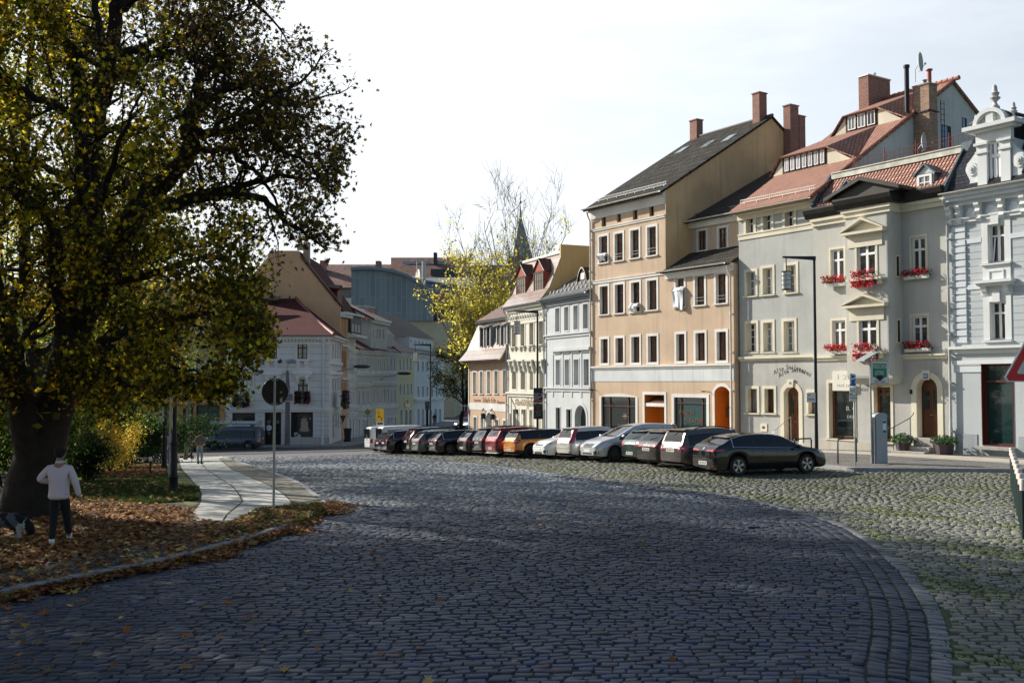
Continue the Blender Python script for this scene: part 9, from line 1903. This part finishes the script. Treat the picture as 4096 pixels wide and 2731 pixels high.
zt_=CAMZ+(HZ-(1000+1135/1.7422))/F*b.y; k=MB(f_); N=8; hw_=.24; x0=.12; k.box(x0,x0+.46,-.18,.18,z0,zt_-.12); k.prism([(x0+.23-.23*math.cos(math.pi*i/N),zt_-.12+.13*math.sin(math.pi*i/N)) for i in range(N+1)],-.18,.18); k.box(x0-.06,x0,-.16,.12,z0,zt_-.15); k.build('housing',mg,o,bevel=.015)
k=MB(f_); k.box(x0+.26,x0+.40,.181,.19,zt_-.75,zt_-.25); F_=k.build('front_panel',wht_,o); k=MB(f_); k.box(x0+.265,x0+.395,.191,.196,zt_-.38,zt_-.28); k.box(x0+.265,x0+.395,.191,.196,zt_-.74,zt_-.64); k.build('blue_label',mat('label_blue',(.02,.07,.3),.4,0,0),F_)
zp_=CAMZ+(HZ-(1000+735/1.7422))/F*b.y; k=MB(f_); k.tube([(.02,0,z0-.1),(0.,0,zp_)],.038,10); k.build('pole',galv,o,smooth=50); k=MB(f_); 
k.add([(-.42,-.3,zp_-.22),(.1,-.3,zp_+.06),(.1,.3,zp_+.06),(-.42,.3,zp_-.22),(-.42,-.3,zp_-.18),(.1,-.3,zp_+.10),(.1,.3,zp_+.10),(-.42,.3,zp_-.18)],[(0,3,2,1),(4,5,6,7),(0,1,5,4),(1,2,6,5),(2,3,7,6),(3,0,4,7)]); k.add([(.1,-.3,zp_+.06),(.36,-.3,zp_+.12),(.36,.3,zp_+.12),(.1,.3,zp_+.06),(.1,-.3,zp_+.1),(.36,-.3,zp_+.15),(.36,.3,zp_+.15),(.1,.3,zp_+.1)],[(0,3,2,1),(4,5,6,7),(0,1,5,4),(1,2,6,5),(2,3,7,6),(3,0,4,7)]); k.build('solar_panel',mat('solar_frame',(.30,.36,.36),.4,.3,.1),o)
f2=yfr(3480,b.y); q=pr(f2,z2,486,612,772,932); k=MB(f2); k.box(q[0],q[1],.05,.085,q[2],q[3]); S_0=k.build('sign_frame',galv,o,bevel=.03); k=MB(f2); k.box(q[0]+.035,q[1]-.035,.086,.09,q[2]+.035,q[3]-.035); S_1=k.build('sign_panel',wht_,S_0); k=MB(f2); m_=(q[0]+q[1])/2; k.box(q[0]+.08,q[1]-.08,.091,.094,q[3]-.62,q[3]-.09); k.build('green_field',mat('sign_green2',(.0,.22,.12),.5,0,0),S_0)
w_=(q[1]-q[0]); text(S_0,f2,m_,.096,q[3]-.22,'PARKSCHEIN-',.26,wht_,w_*.78,'sign_lettering',.001); text(S_0,f2,m_,.096,q[3]-.47,'AUTOMAT',.26,wht_,w_*.52,'sign_lettering',.001); text(S_0,f2,m_,.093,q[3]-.78,'Hier Ticket',.15,bkt,w_*.58,'sign_lettering',.001); text(S_0,f2,m_,.093,q[3]-.96,'lösen',.15,bkt,w_*.27,'sign_lettering',.001)
k=MB(f2); z_=q[2]+.1; k.prism([(m_,z_),(m_+.2,z_+.17),(m_+.09,z_+.17),(m_+.09,z_+.25),(m_-.09,z_+.25),(m_-.09,z_+.17),(m_-.2,z_+.17)],.091,.095); k.build('arrow',bkt,S_0)
def hoop(label,x0,x1,yb,yt,yb2=None):
 a=gp(x0,yb,.12); b=gp(x1,yb2 or yb,.12); h=(yb-yt)/F*a.y; o=thing('hoop_barrier',label,'barrier',a,'dark hoop barriers on the pavement'); k=MB(); k.tube([a-Vector((0,0,.1)),a+Vector((0,0,h-.06)),a.lerp(b,.04)+Vector((0,0,h)),a.lerp(b,.96)+Vector((0,0,h)),b+Vector((0,0,h-.06)),b-Vector((0,0,.1))],.03,8,local=False); k.build('hoop',navyp,o,smooth=50)
hoop('dark hoop barrier between the street lamp and the parking sign',3352,3426,1855,1757,1846); hoop('dark hoop barrier behind the bonnet of the long black car',3178,3246,1842,1756,1838)
Yt=12.8; f_=yfr(4145,Yt); zb_=CAMZ+(HZ-1527)/F*Yt; z0=gz(f_.p0.x,Yt); o=thing('warning_sign','red-edged triangular warning sign cut by the right edge of the picture','traffic sign',f_.w(0,0,z0)); sd=.93; hh_=sd*.866
def tri(s,n0,n1,m,par,nm,r=.04):
 c=[(-sd/2*s,0),(sd/2*s,0),(0,hh_*s)]; off=zb_+hh_/3*(1-s); P_=[]
 for i in range(3):
  p=Vector(c[i]); a=(Vector(c[i-1])-p).normalized(); b=(Vector(c[(i+1)%3])-p).normalized()
  for t in range(5): w1=math.cos(math.pi/2*t/4)**2; q_=p+a*r*1.2*w1+b*r*1.2*(1-w1); P_.append((q_.x,q_.y+off))
 k=MB(f_); k.prism(P_,n0,n1); return k.build(nm,m,par)
P_=tri(1.,.03,.05,mat('sign_edge_white',(.75,.70,.68),.45,0,0),o,'sign_plate',.05); tri(.94,.0505,.053,mat('sign_red_bright',(.62,.02,.02),.4,0,.04),P_,'red_border',.045); tri(.62,.0535,.056,mat('sign_face',(.66,.62,.60),.5,0,.03),P_,'sign_face',.02)
k=MB(f_); 
for z_ in (.17,.26,.37): k.prism([(-.2,zb_+z_),(-.12,zb_+z_+.025),(-.05,zb_+z_),(-.12,zb_+z_-.02)],.0565,.059)
k.prism([(-.08,zb_+.14),(.02,zb_+.14),(.05,zb_+.38),(-.02,zb_+.42),(-.06,zb_+.36)],.0565,.059); k.build('symbol',bkt,P_); k=MB(f_); k.tube([(0,0,z0-.1),(0,0,zb_+hh_)],.035,10); k.build('pole',galv,o)
zbq=zz(3900,1350,1.96); cap=mat('bollard_cap',(.62,.53,.50),.5,0,.05); bg2=mat('bollard_green',(.012,.03,.028),.4,.1,.1)
n=9; a=gp(4049,1950); b=gp(4088,2118); first=None
for i in range(n):
 t=i/7; q=a.lerp(b,t); z0=gz(q.x,q.y); lab='green bollard with a pale cap, %s in the row at the right edge'%('farthest','second farthest','third farthest','fourth farthest','middle one','fourth nearest','third nearest','second nearest','nearest')[i]
 if first is None:
  first=thing('bollard',lab,'bollard',(q.x,q.y,z0),'bollards at the right edge'); k=MB(); k.lathe(q.x,q.y,[(.05,z0-.1),(.05,z0+1.0)],12); k.build('shaft',bg2,first,smooth=50); k=MB(); k.lathe(q.x,q.y,[(.062,z0+.96),(.062,z0+1.17),(.055,z0+1.19)],12); k.build('cap',cap,first,smooth=50)
 else: dup(first,(q.x,q.y,z0),None,lab)
b=gp(3014,2110); k=MB(); k.box(b.x-.13,b.x+.13,b.y-.06,b.y+.06,b.z-.02,b.z+.035); tag(k.build('road_stud',bkt,bevel=.01),'small black block lying on the shaded setts','block')
# ---------------------------------------------------------------- people and dog
def skin(verts,edges,rad,root=0,sub=1,smooth=True):
 me=bpy.data.meshes.new('sk'); me.from_pydata([tuple(v) for v in verts],edges,[]); o=bpy.data.objects.new('sk',me); COL.objects.link(o); md=o.modifiers.new('s','SKIN'); md.use_smooth_shade=True
 for i,r in enumerate(rad): d=me.skin_vertices[0].data[i]; d.radius=(r,r) if not hasattr(r,'__len__') else r; d.use_root=(i==root); d.use_loose=False
 sb=o.modifiers.new('b','SUBSURF'); sb.levels=sub; sb.render_levels=sub; bpy.context.view_layer.update(); dg=bpy.context.evaluated_depsgraph_get(); m2=bpy.data.meshes.new_from_object(o.evaluated_get(dg)); V_=[v.co.copy() for v in m2.vertices]; F_2=[tuple(p.vertices) for p in m2.polygons]; bpy.data.objects.remove(o); return V_,F_2
def chain(pts,rads,V_,E_,R_,start=None):
 prev=start
 for p,r in zip(pts,rads): V_.append(Vector(p)); R_.append(r); i=len(V_)-1; (E_.append((prev,i)) if prev is not None else None); prev=i
 return prev
def hand(w,d,palm,side,V3,s=1.):
 """five fingers grown from the wrist w along d; palm = palm normal, side = thumb side"""
 out=[]; d=Vector(d).normalized(); side=(Vector(side)-d*d.dot(Vector(side))).normalized(); pn=d.cross(side)
 v=[];e=[];r=[]; chain([w,w+d*.045*s,w+d*.085*s],[.026*s,(.040*s,.016*s),(.040*s,.014*s)],v,e,r); out.append(skin(v,e,r))
 for i,(o_,l) in enumerate(((.030,.070),(.010,.078),(-.010,.073),(-.028,.058))):
  b_=w+d*.075*s+side*o_*s; c=[b_,b_+d*l*.45*s+pn*.010*s,b_+d*l*.75*s+pn*.026*s,b_+d*l*.9*s+pn*.045*s]; v=[];e=[];r=[]; chain(c,[.0098*s,.0092*s,.0085*s,.0072*s],v,e,r); out.append(skin(v,e,r))
 b_=w+d*.02*s+side*.026*s; c=[b_,b_+side*.025*s+d*.025*s+pn*.01*s,b_+side*.034*s+d*.055*s+pn*.02*s]; v=[];e=[];r=[]; chain(c,[.013*s,.011*s,.009*s],v,e,r); out.append(skin(v,e,r)); return out
def person(label,base,rz,h,J,cloth,name='person',group=None,hair=(.03,.02,.015),skin_c=(.42,.24,.16),shirt='loose'):
 """J: joint positions for a 1.8 m figure facing +y, x to its right"""
 s=h/1.8; T_=thing(name,label,'person',base,group); M_=Matrix.Translation(base)@Matrix.Rotation(rz,4,'Z')@Matrix.Scale(s,4)
 P={k:Vector(v) for k,v in J.items()}
 sk=mat('skin_%d'%int(skin_c[0]*100),skin_c,.55,0,.05,8.)
 def emit(nm,parts,m,sm_=True):
  V_=[];F3=[]
  for v,f_ in parts: b=len(V_); V_+=[tuple(M_@Vector(p)) for p in v]; F3+=[tuple(i+b for i in q) for q in f_]
  return mesh_obj(nm,V_,F3,m,T_,smooth=180 if sm_ else None)
 v=[];e=[];r=[]
 c0=chain([P['pelvis'],P['waist'],P['chest'],P['neckb'],P['neck']],[.13,.115,.13,.07,.052],v,e,r)
 hd=P['head']; chain([hd-Vector((0,-.005,.055)),hd+Vector((0,.0,.0)),hd+Vector((0,-.01,.062))],[(.074,.082),(.094,.104),(.072,.08)],v,e,r,c0)
 for sd in 'lr':
  chain([P['sh'+sd],P['el'+sd],P['wr'+sd]],[.055,.042,.030],v,e,r,2); chain([P['hip'+sd],P['kn'+sd],P['an'+sd],P['to'+sd]],[.085,.058,.040,.034],v,e,r,0)
 parts=[skin(v,e,r,0,2)]
 for sd,sg in (('l',-1),('r',1)): parts+=hand(P['wr'+sd],P['ha'+sd]-P['wr'+sd],None,Vector((-sg*.2,1,0)),None)
 for sg in (-1,1): mb=MB(); mb.ellip(hd+Vector((sg*.09,-.005,-.012)),(.013,.02,.032),8,6); parts.append((mb.v,mb.f))
 mb=MB(); mb.ellip(hd+Vector((0,.092,-.015)),(.014,.02,.024),8,6); parts.append((mb.v,mb.f)); mb=MB(); mb.ellip(hd+Vector((0,.078,-.055)),(.026,.01,.007),8,6); parts.append((mb.v,mb.f))
 emit('body',parts,sk)
 mb=MB(); 
 for sg in (-1,1): mb.ellip(hd+Vector((sg*.032,.078,.008)),(.012,.008,.009),8,6)
 emit('eyes',[(mb.v,mb.f)],bkt)
 hm=mat('hair_%d'%int(hair[0]*1000),hair,.9,0,.3,60.,.8,90.); mb=MB(); mb.ellip(hd+Vector((0,-.018,.036)),(.102,.112,.09),14,10); mb.ellip(hd+Vector((0,-.045,-.01)),(.088,.07,.078),12,8); emit('hair',[(mb.v,mb.f)],hm)
 v=[];e=[];r=[]; chain([P['pelvis']+Vector((0,0,.07))],[.15],v,e,r); chain([P['pelvis']],[(.165,.135)],v,e,r,0)
 for sd in 'lr': chain([P['hip'+sd],P['kn'+sd],P['an'+sd]+Vector((0,0,.03))],[.105,cloth.get('kn',.072),cloth.get('an',.056)],v,e,r,1)
 emit('trousers',[skin(v,e,r,1,1)],cloth['tr'])
 v=[];e=[];r=[]; hem=P['pelvis']+Vector((0,0,cloth.get('hem',-.02))); chain([P['chest']],[(.175,.13)],v,e,r); chain([P['neckb']+Vector((0,-.005,.0))],[.085],v,e,r,0); chain([P['waist'],hem+Vector((0,0,.1)),hem],[(.175,.135),(.195,.155),(.215,.17)],v,e,r,0)
 sl_=cloth.get('sleeve',1.)
 for sd in 'lr':
  w_=P['el'+sd].lerp(P['wr'+sd],sl_); chain([P['sh'+sd],(P['sh'+sd]+P['el'+sd])/2,P['el'+sd],w_],[.078,.070,.064,.050],v,e,r,0)
 sh_=emit('shirt',[skin(v,e,r,0,2)],cloth['sh'])
 mb=MB(); mb.lathe(P['neck'].x,P['neck'].y-.005,[(.075,P['neckb'].z+.0),(.066,P['neckb'].z+.045),(.060,P['neckb'].z+.045),(.06,P['neckb'].z)],14); emit('collar',[(mb.v,mb.f)],cloth['sh'])
 for sd in 'lr':
  a,t=P['an'+sd],P['to'+sd]; d=(t-a); d.z=0; d.normalize(); pitch=cloth.get('pitch'+sd,0.); v=[];e=[];r=[]; z_=a.z-.055; hl=a-d*.06; hl.z=z_+pitch; m1=a+d*.07; m1.z=z_+.0+pitch*.5; te=a+d*.19; te.z=z_-.012
  chain([hl,m1,te],[(.045,.042),(.046,.036),(.040,.026)],v,e,r); pt=[skin(v,e,r,1,1)]; emit('shoe',pt,cloth['shoe'])
  mb=MB(); mb.tube([a+Vector((0,0,.06)),a+Vector((0,.01,-.03))],[.05,.045],10,local=False); emit('sock',[(mb.v,mb.f)],cloth.get('sock',blkp))
  mb=MB(); hz_=hl.z-.036; mb.tube([hl+Vector((0,0,-.036)),m1+Vector((0,0,-.033)),te+Vector((0,0,-.02))],[.036,.04,.034],8,local=False); emit('sole',[([(p[0],p[1],p[2]*1.0) for p in mb.v],mb.f)],cloth.get('sole',wht_))
 return T_,M_,P
ST_=dict(pelvis=(0,0,.96),waist=(0,0,1.12),chest=(0,0,1.33),neckb=(0,0,1.49),neck=(0,.01,1.55),head=(0,.025,1.67),shl=(-.19,0,1.44),shr=(.19,0,1.44),ell=(-.25,-.03,1.16),elr=(.25,-.03,1.16),wrl=(-.26,.06,.92),wrr=(.26,.06,.92),hal=(-.26,.09,.84),har=(.26,.09,.84),hipl=(-.095,0,.90),hipr=(.095,0,.90),knl=(-.10,.02,.50),knr=(.10,.02,.50),anl=(-.10,0,.10),anr=(.10,0,.10),tol=(-.11,.14,.04),tor=(.11,.14,.04))
def shirtm(name,c,c2=None,kind=None):
 m,nt,bs=newmat(name); v=mapped(nt,(1,1,1)); n=noise(nt,7.,v,3.); col=mixc(nt,n,[x*.88 for x in c],c)
 if kind=='stripe':
  sep=nn(nt,'ShaderNodeSeparateXYZ'); nt.links.new(v,sep.inputs[0]); col=mixc(nt,mth(nt,'GREATER_THAN',mth(nt,'SINE',mth(nt,'MULTIPLY',sep.outputs[2],70.)),.2),col,c2)
 if kind=='spots': vo=nn(nt,'ShaderNodeTexVoronoi'); vo.inputs['Scale'].default_value=28; nt.links.new(v,vo.inputs['Vector']); col=mixc(nt,mth(nt,'LESS_THAN',vo.outputs['Distance'],.33),col,c2)
 nt.links.new(col,bs.inputs['Base Color']); bs.inputs['Roughness'].default_value=.9
 w=noise(nt,1.,mapped(nt,(16,16,2.2)),3.); bump(nt,bs,w,.6,.03); return m
blkt=shirtm('black_trouser_cloth',(.012,.012,.014)); jeans=shirtm('light_jeans',(.20,.24,.28)); jeans2=shirtm('blue_jeans',(.06,.10,.18))
J=dict(ST_); J.update(chest=(0,.01,1.33),shl=(-.185,0,1.39),shr=(.185,0,1.39),ell=(-.345,-.05,1.20),wrl=(-.20,.20,1.14),hal=(-.12,.25,1.12),elr=(.29,-.02,1.15),wrr=(.335,.04,.90),har=(.35,.06,.80),hipl=(-.09,0,.90),hipr=(.09,0,.90),knl=(-.085,.00,.49),anl=(-.09,-.06,.10),tol=(-.10,.08,.04),knr=(.07,.20,.50),anr=(.06,.36,.14),tor=(.07,.50,.05))
mb_=gp(232,2188,.12); shm=shirtm('white_shirt_cloth',(.70,.57,.60))
PM,MM,PP=person('person walking away with a dog lead, loose white shirt and black trousers',mb_,R(4),1.86,J,dict(tr=blkt,sh=shm,shoe=bkt,sole=mat('grey_sole',(.25,.25,.25),.8,0,0),hem=-.13,sock=wht_,an=.062,kn=.076),skin_c=(.30,.16,.11),hair=(.018,.012,.01))
wl=MM@PP['hal']
dogm=attrmat('dog_fur',.9,0,.15,.9,70.); dz_=gp(60,2165,.12); dg_=Vector((dz_.x,dz_.y,dz_.z)); 
v=[];e=[];r=[]
chain([(.05,0,.40),(-.15,0,.43),(-.36,0,.43),(-.52,0,.40)],[(.15,.16),(.15,.15),(.14,.145),(.12,.13)],v,e,r); chain([(.18,-.01,.37),(.26,-.02,.30),(.31,-.03,.22),(.36,-.04,.14)],[.115,.095,.082,.045],v,e,r,0); chain([(-.62,0,.33),(-.68,0,.25)],[.06,.05],v,e,r,3)
for x_,y_,b_,dx in ((.10,-.08,0,.06),(.02,.09,0,-.06)): chain([(x_,y_,.24),(x_+dx*.3,y_,.14),(x_+dx,y_,.03),(x_+dx+.05,y_,.022)],[.062,.042,.032,.03],v,e,r,b_)
for x_,y_,b_ in ((-.50,-.09,3),(-.44,.09,3)): chain([(x_+.05,y_,.26),(x_-.06,y_,.17),(x_-.02,y_,.03),(x_+.04,y_,.022)],[.08,.042,.032,.03],v,e,r,b_)
V_,F_3=skin(v,e,r,0,2); rgd=random.Random(4)
V_=[p+Vector((rgd.gauss(0,.006),rgd.gauss(0,.006),rgd.gauss(0,.006))) for p in V_]
o=thing('dog','shaggy black, grey and white dog on a lead at the left edge','dog',dg_); vs=[tuple(dg_+p) for p in V_]; mb=MB()
for sg in (-1,1): 
 a=Vector((.285,-.03+sg*.07,.27)); mb.add([a,a+Vector((.05,sg*.02,-.02)),a+Vector((.03,sg*.045,-.10)),a+Vector((-.02,sg*.03,-.06))],[(0,1,2,3)])
bd=mesh_obj('body',vs+[tuple(dg_+Vector(p)) for p in mb.v],F_3+[tuple(i+len(vs) for i in q) for q in mb.f],dogm,o,smooth=180); cl_=[]
for p in bd.data.polygons:
 c=p.center; w_=(math.sin(c.x*23+c.z*17)+math.sin(c.y*31+c.x*11)); 
 if c.z<.13 and c.x<.3: k_=(.50,.48,.45) if c.x>-.2 else (.22,.14,.09)
 elif .08<c.x<.24 and c.z<.36 and c.y<.06: k_=(.48,.45,.42)
 elif c.x>.22: k_=(.02,.018,.018)
 elif w_>.4: k_=(.10,.11,.13)
 else: k_=(.022,.022,.026)
 cl_+=[k_[0],k_[1],k_[2],1.]
bd.data.attributes.new('col','FLOAT_COLOR','FACE').data.foreach_set('color',cl_); mb=MB(); mb.tube([dg_+Vector((.2+.1*math.cos(a)*.3,-.01+.11*math.sin(a),.345+.1*math.cos(a))) for a in [i*2*math.pi/14 for i in range(15)]],.012,5,local=False); mb.build('collar',mat('pale_collar',(.4,.5,.55),.6),o)
n=5200; ii=RNG.integers(0,len(V_),n); Pn=np.array([tuple(v_) for v_ in V_])[ii]; cen=np.array([[0,0,.38]]); dd=Pn-np.array([[0,0,0]]); 
nr_=np.array([tuple(v_.normal) for v_ in bd.data.vertices])[ii]; dirn=nr_*.5+np.array([[-.5,0,-.7]])+RNG.normal(0,.25,(n,3)); dirn/=np.linalg.norm(dirn,axis=1)[:,None]; L_n=RNG.uniform(.02,.05,n); sd_n=np.cross(dirn,RNG.normal(0,1,(n,3))); sd_n/=np.linalg.norm(sd_n,axis=1)[:,None]
base_=Pn+np.array(dg_); Vf=np.stack([base_-sd_n*.003,base_+sd_n*.003,base_+dirn*L_n[:,None]],1).reshape(-1,3)
cf=[]
for p in Pn: cf.append((.55,.52,.48) if (p[2]<.13 and -.2<p[0]<.3) or (.08<p[0]<.24 and p[2]<.36 and p[1]<.06) else ((.02,.018,.018) if p[0]>.22 else ((.10,.11,.13) if math.sin(p[0]*23+p[2]*17)+math.sin(p[1]*31+p[0]*11)>.4 else (.02,.02,.024))))
npmesh('fur',Vf,np.arange(3*n).reshape(n,3),dogm,o,np.array(cf))
q=dg_+Vector((.19,-.02,.42)); mb=MB(); mb.tube([q,q.lerp(wl,.5)+Vector((0,0,-.04)),wl],.008,5,local=False); tag(mb.build('dog_lead',bkt),'taut black lead from the dog to the hand of the person in white','dog lead')
pl_=shirtm('striped_polo',(.42,.36,.48),(.10,.10,.18),'stripe'); pk=shirtm('pink_check_shirt',(.26,.11,.17),(.08,.04,.07),'spots'); sp=shirtm('spotted_blouse',(.10,.09,.085),(.26,.24,.22),'spots')
zs5=zz(640,1500,3.919)
b=gp(*zs5(160,1395),.12); J1=dict(ST_); J1.update(wrl=(-.2,.18,1.05),hal=(-.15,.26,1.04)); person('person in a striped polo shirt and blue jeans behind the cast iron lamp post',b,R(10),1.76,J1,dict(tr=jeans2,sh=pl_,shoe=blkp,sleeve=.15,hem=-.02),hair=(.10,.06,.04),group='people standing at the end of the path')
b=gp(*zs5(487,1318),.12); J1=dict(ST_); J1.update(wrr=(.16,.24,1.12),har=(.1,.3,1.15)); person('white haired person in a pink checked shirt and black trousers, turned right',b,R(-75),1.78,J1,dict(tr=blkt,sh=pk,shoe=blkp,sleeve=.1,hem=.0),hair=(.45,.43,.42),group='people standing at the end of the path')
b=gp(*zs5(622,1392),.12); J1=dict(ST_); J1.update(wrr=(.2,.16,1.02),har=(.12,.22,1.03),wrl=(-.2,.16,1.02),hal=(-.12,.22,1.03)); person('short haired person in a spotted blouse and pale jeans seen from behind',b,R(-5),1.70,J1,dict(tr=jeans,sh=sp,shoe=mat('brown_shoe',(.06,.03,.03),.6),sleeve=.3,hem=.02,sole=blkp),hair=(.05,.04,.04),group='people standing at the end of the path')
b=at(1738,1706,134.); b.z=gz(b.x,134.)+.13; J1=dict(ST_); J1.update(knl=(-.1,.15,.5),anl=(-.1,.2,.1),tol=(-.1,.33,.04)); person('distant person in a dark top walking down the side street',b,R(180),1.72,J1,dict(tr=blkt,sh=shirtm('dark_vest',(.03,.03,.035)),shoe=blkp,sleeve=.0),hair=(.02,.015,.012))
b=gp(*zs5(405,1300),.12); mb=MB(); mb.add([(b.x-.45,b.y,b.z),(b.x+.4,b.y-.1,b.z),(b.x+.45,b.y+.5,b.z),(b.x-.4,b.y+.5,b.z),(b.x-.35,b.y+.05,b.z+.16),(b.x+.3,b.y,b.z+.2),(b.x+.35,b.y+.4,b.z+.17),(b.x-.3,b.y+.4,b.z+.22)],[(0,3,2,1),(4,5,6,7),(0,1,5,4),(1,2,6,5),(2,3,7,6),(3,0,4,7)]); tag(mb.build('bag',mat('dark_red_cloth',(.16,.02,.02),.9,0,.3,9.),smooth=80,bevel=.05),'dark red bag lying on the pavement left of the standing people','bag')
# ---------------------------------------------------------------- light, sky, camera
def split_pieces(o):
 me=o.data; n=len(me.vertices); par=list(range(n))
 def fd(a):
  while par[a]!=a: par[a]=par[par[a]]; a=par[a]
  return a
 for p in me.polygons:
  v=list(p.vertices)
  for b in v[1:]:
   x,y=fd(v[0]),fd(b)
   if x!=y: par[x]=y
 comp={}
 for i in range(n): comp.setdefault(fd(i),[]).append(i)
 bb=[]
 for k,vs_ in comp.items():
  c=[me.vertices[i].co for i in vs_]; bb.append([[min(p[a] for p in c)-.02 for a in range(3)],[max(p[a] for p in c)+.02 for a in range(3)],set(vs_)])
 ch=True
 while ch:
  ch=False
  for i in range(len(bb)):
   for j in range(i+1,len(bb)):
    if all(bb[i][0][a]<bb[j][1][a] and bb[j][0][a]<bb[i][1][a] for a in range(3)):
     bb[i]=[[min(bb[i][0][a],bb[j][0][a]) for a in range(3)],[max(bb[i][1][a],bb[j][1][a]) for a in range(3)],bb[i][2]|bb[j][2]]; bb.pop(j); ch=True; break
   if ch: break
 if len(bb)<2: return
 for _,_,S in bb:
  ids=sorted(S); mp_={a:b for b,a in enumerate(ids)}; m2=bpy.data.meshes.new(me.name); m2.from_pydata([tuple(me.vertices[i].co) for i in ids],[],[tuple(mp_[i] for i in p.vertices) for p in me.polygons if p.vertices[0] in S])
  for m_ in me.materials: m2.materials.append(m_)
  put(bpy.data.objects.new(o.name.split('.')[0],m2),o.parent)
 bpy.data.objects.remove(o)
REN={'consoles':'console','frieze_panels':'frieze_panel','window_ledges':'window_ledge','roof_vents':'roof_vent','quoins':'quoin','dentils':'dentil_band','glazing_bars':'glazing_bar','attic_windows':'attic_window'}
for o in list(bpy.data.objects):
 b=o.name.split('.')[0]
 if b in REN: o.name=REN[b]; b=REN[b]
 if o.type=='MESH' and not o.children and o.parent and b in ('plinth','window_ledge','dormer_cheek','keystone','string_course','window_hood','pilaster','wall_lamp','console','frieze_panel','roof_vent','quoin','lead_flashing','roof_step','volute','attic_window','glazing_bar','window_rail','capital_band','bay_sill','roof_bars','stucco_joint'): split_pieces(o)
SAZ=R(55); SEL=R(28)   # sun: 55 degrees left of the view axis
sd_=Vector((-math.sin(SAZ)*math.cos(SEL),math.cos(SAZ)*math.cos(SEL),math.sin(SEL)))
ld_=bpy.data.lights.new('sun','SUN'); ld_.energy=5.; ld_.angle=R(.53); ld_.color=(1.,.93,.82)
lo_=bpy.data.objects.new('sun',ld_); lo_.rotation_euler=sd_.to_track_quat('Z','Y').to_euler(); COL.objects.link(lo_)
wd=bpy.data.worlds.new('World'); SC.world=wd; wd.use_nodes=True; nt=wd.node_tree; bg=nt.nodes['Background']
sky=nt.nodes.new('ShaderNodeTexSky'); sky.sky_type='NISHITA'; sky.sun_disc=False; sky.sun_elevation=SEL; sky.sun_rotation=-SAZ; sky.air_density=1.3; sky.dust_density=1.6; sky.ozone_density=2.2; sky.altitude=200
tc=nt.nodes.new('ShaderNodeTexCoord'); mp=nt.nodes.new('ShaderNodeMapping'); mp.inputs['Scale'].default_value=(1.1,1.6,5.); mp.inputs['Rotation'].default_value=(0,R(-14),R(20)); nt.links.new(tc.outputs['Generated'],mp.inputs[0])
f_=noise(nt,1.4,mp.outputs[0],6.,.62)
veil=ramp(nt,f_,[(.42,(0,0,0)),(.66,(1,1,1))])
dt=nn(nt,'ShaderNodeVectorMath',operation='DOT_PRODUCT'); nt.links.new(tc.outputs['Generated'],dt.inputs[0]); dt.inputs[1].default_value=(-math.sin(R(38)),math.cos(R(38)),.05)
mr=nn(nt,'ShaderNodeMapRange',interpolation_type='SMOOTHSTEP'); mr.inputs['From Min'].default_value=-.25; mr.inputs['From Max'].default_value=.82; nt.links.new(dt.outputs['Value'],mr.inputs['Value'])
sx=nn(nt,'ShaderNodeSeparateXYZ'); nt.links.new(tc.outputs['Generated'],sx.inputs[0]); mz=nn(nt,'ShaderNodeMapRange',interpolation_type='SMOOTHSTEP'); mz.inputs['From Min'].default_value=.80; mz.inputs['From Max'].default_value=.34; mz.inputs['To Min'].default_value=.0; nt.links.new(sx.outputs[2],mz.inputs['Value'])
fac=mth(nt,'MULTIPLY',mth(nt,'MULTIPLY',mth(nt,'ADD',mth(nt,'MULTIPLY',veil,.26),.70),mr.outputs[0]),mz.outputs[0])
cl=mixc(nt,fac,sky.outputs[0],(9.6,9.9,10.2))
nt.links.new(cl,bg.inputs[0]); bg.inputs[1].default_value=.082
cam=bpy.data.cameras.new('camera'); cam.sensor_width=36; cam.lens=35; cam.clip_start=.1; cam.clip_end=2500
co=bpy.data.objects.new('camera',cam); co.location=(0,0,CAMZ); co.rotation_euler=(R(90)+TH,0,0); COL.objects.link(co); SC.camera=co
vs=SC.view_settings; vs.view_transform='Standard'; vs.look='None'; vs.exposure=.62; vs.gamma=1.; vs.use_curve_mapping=False
SC.render.engine='CYCLES'; SC.cycles.max_bounces=6; SC.cycles.transparent_max_bounces=6
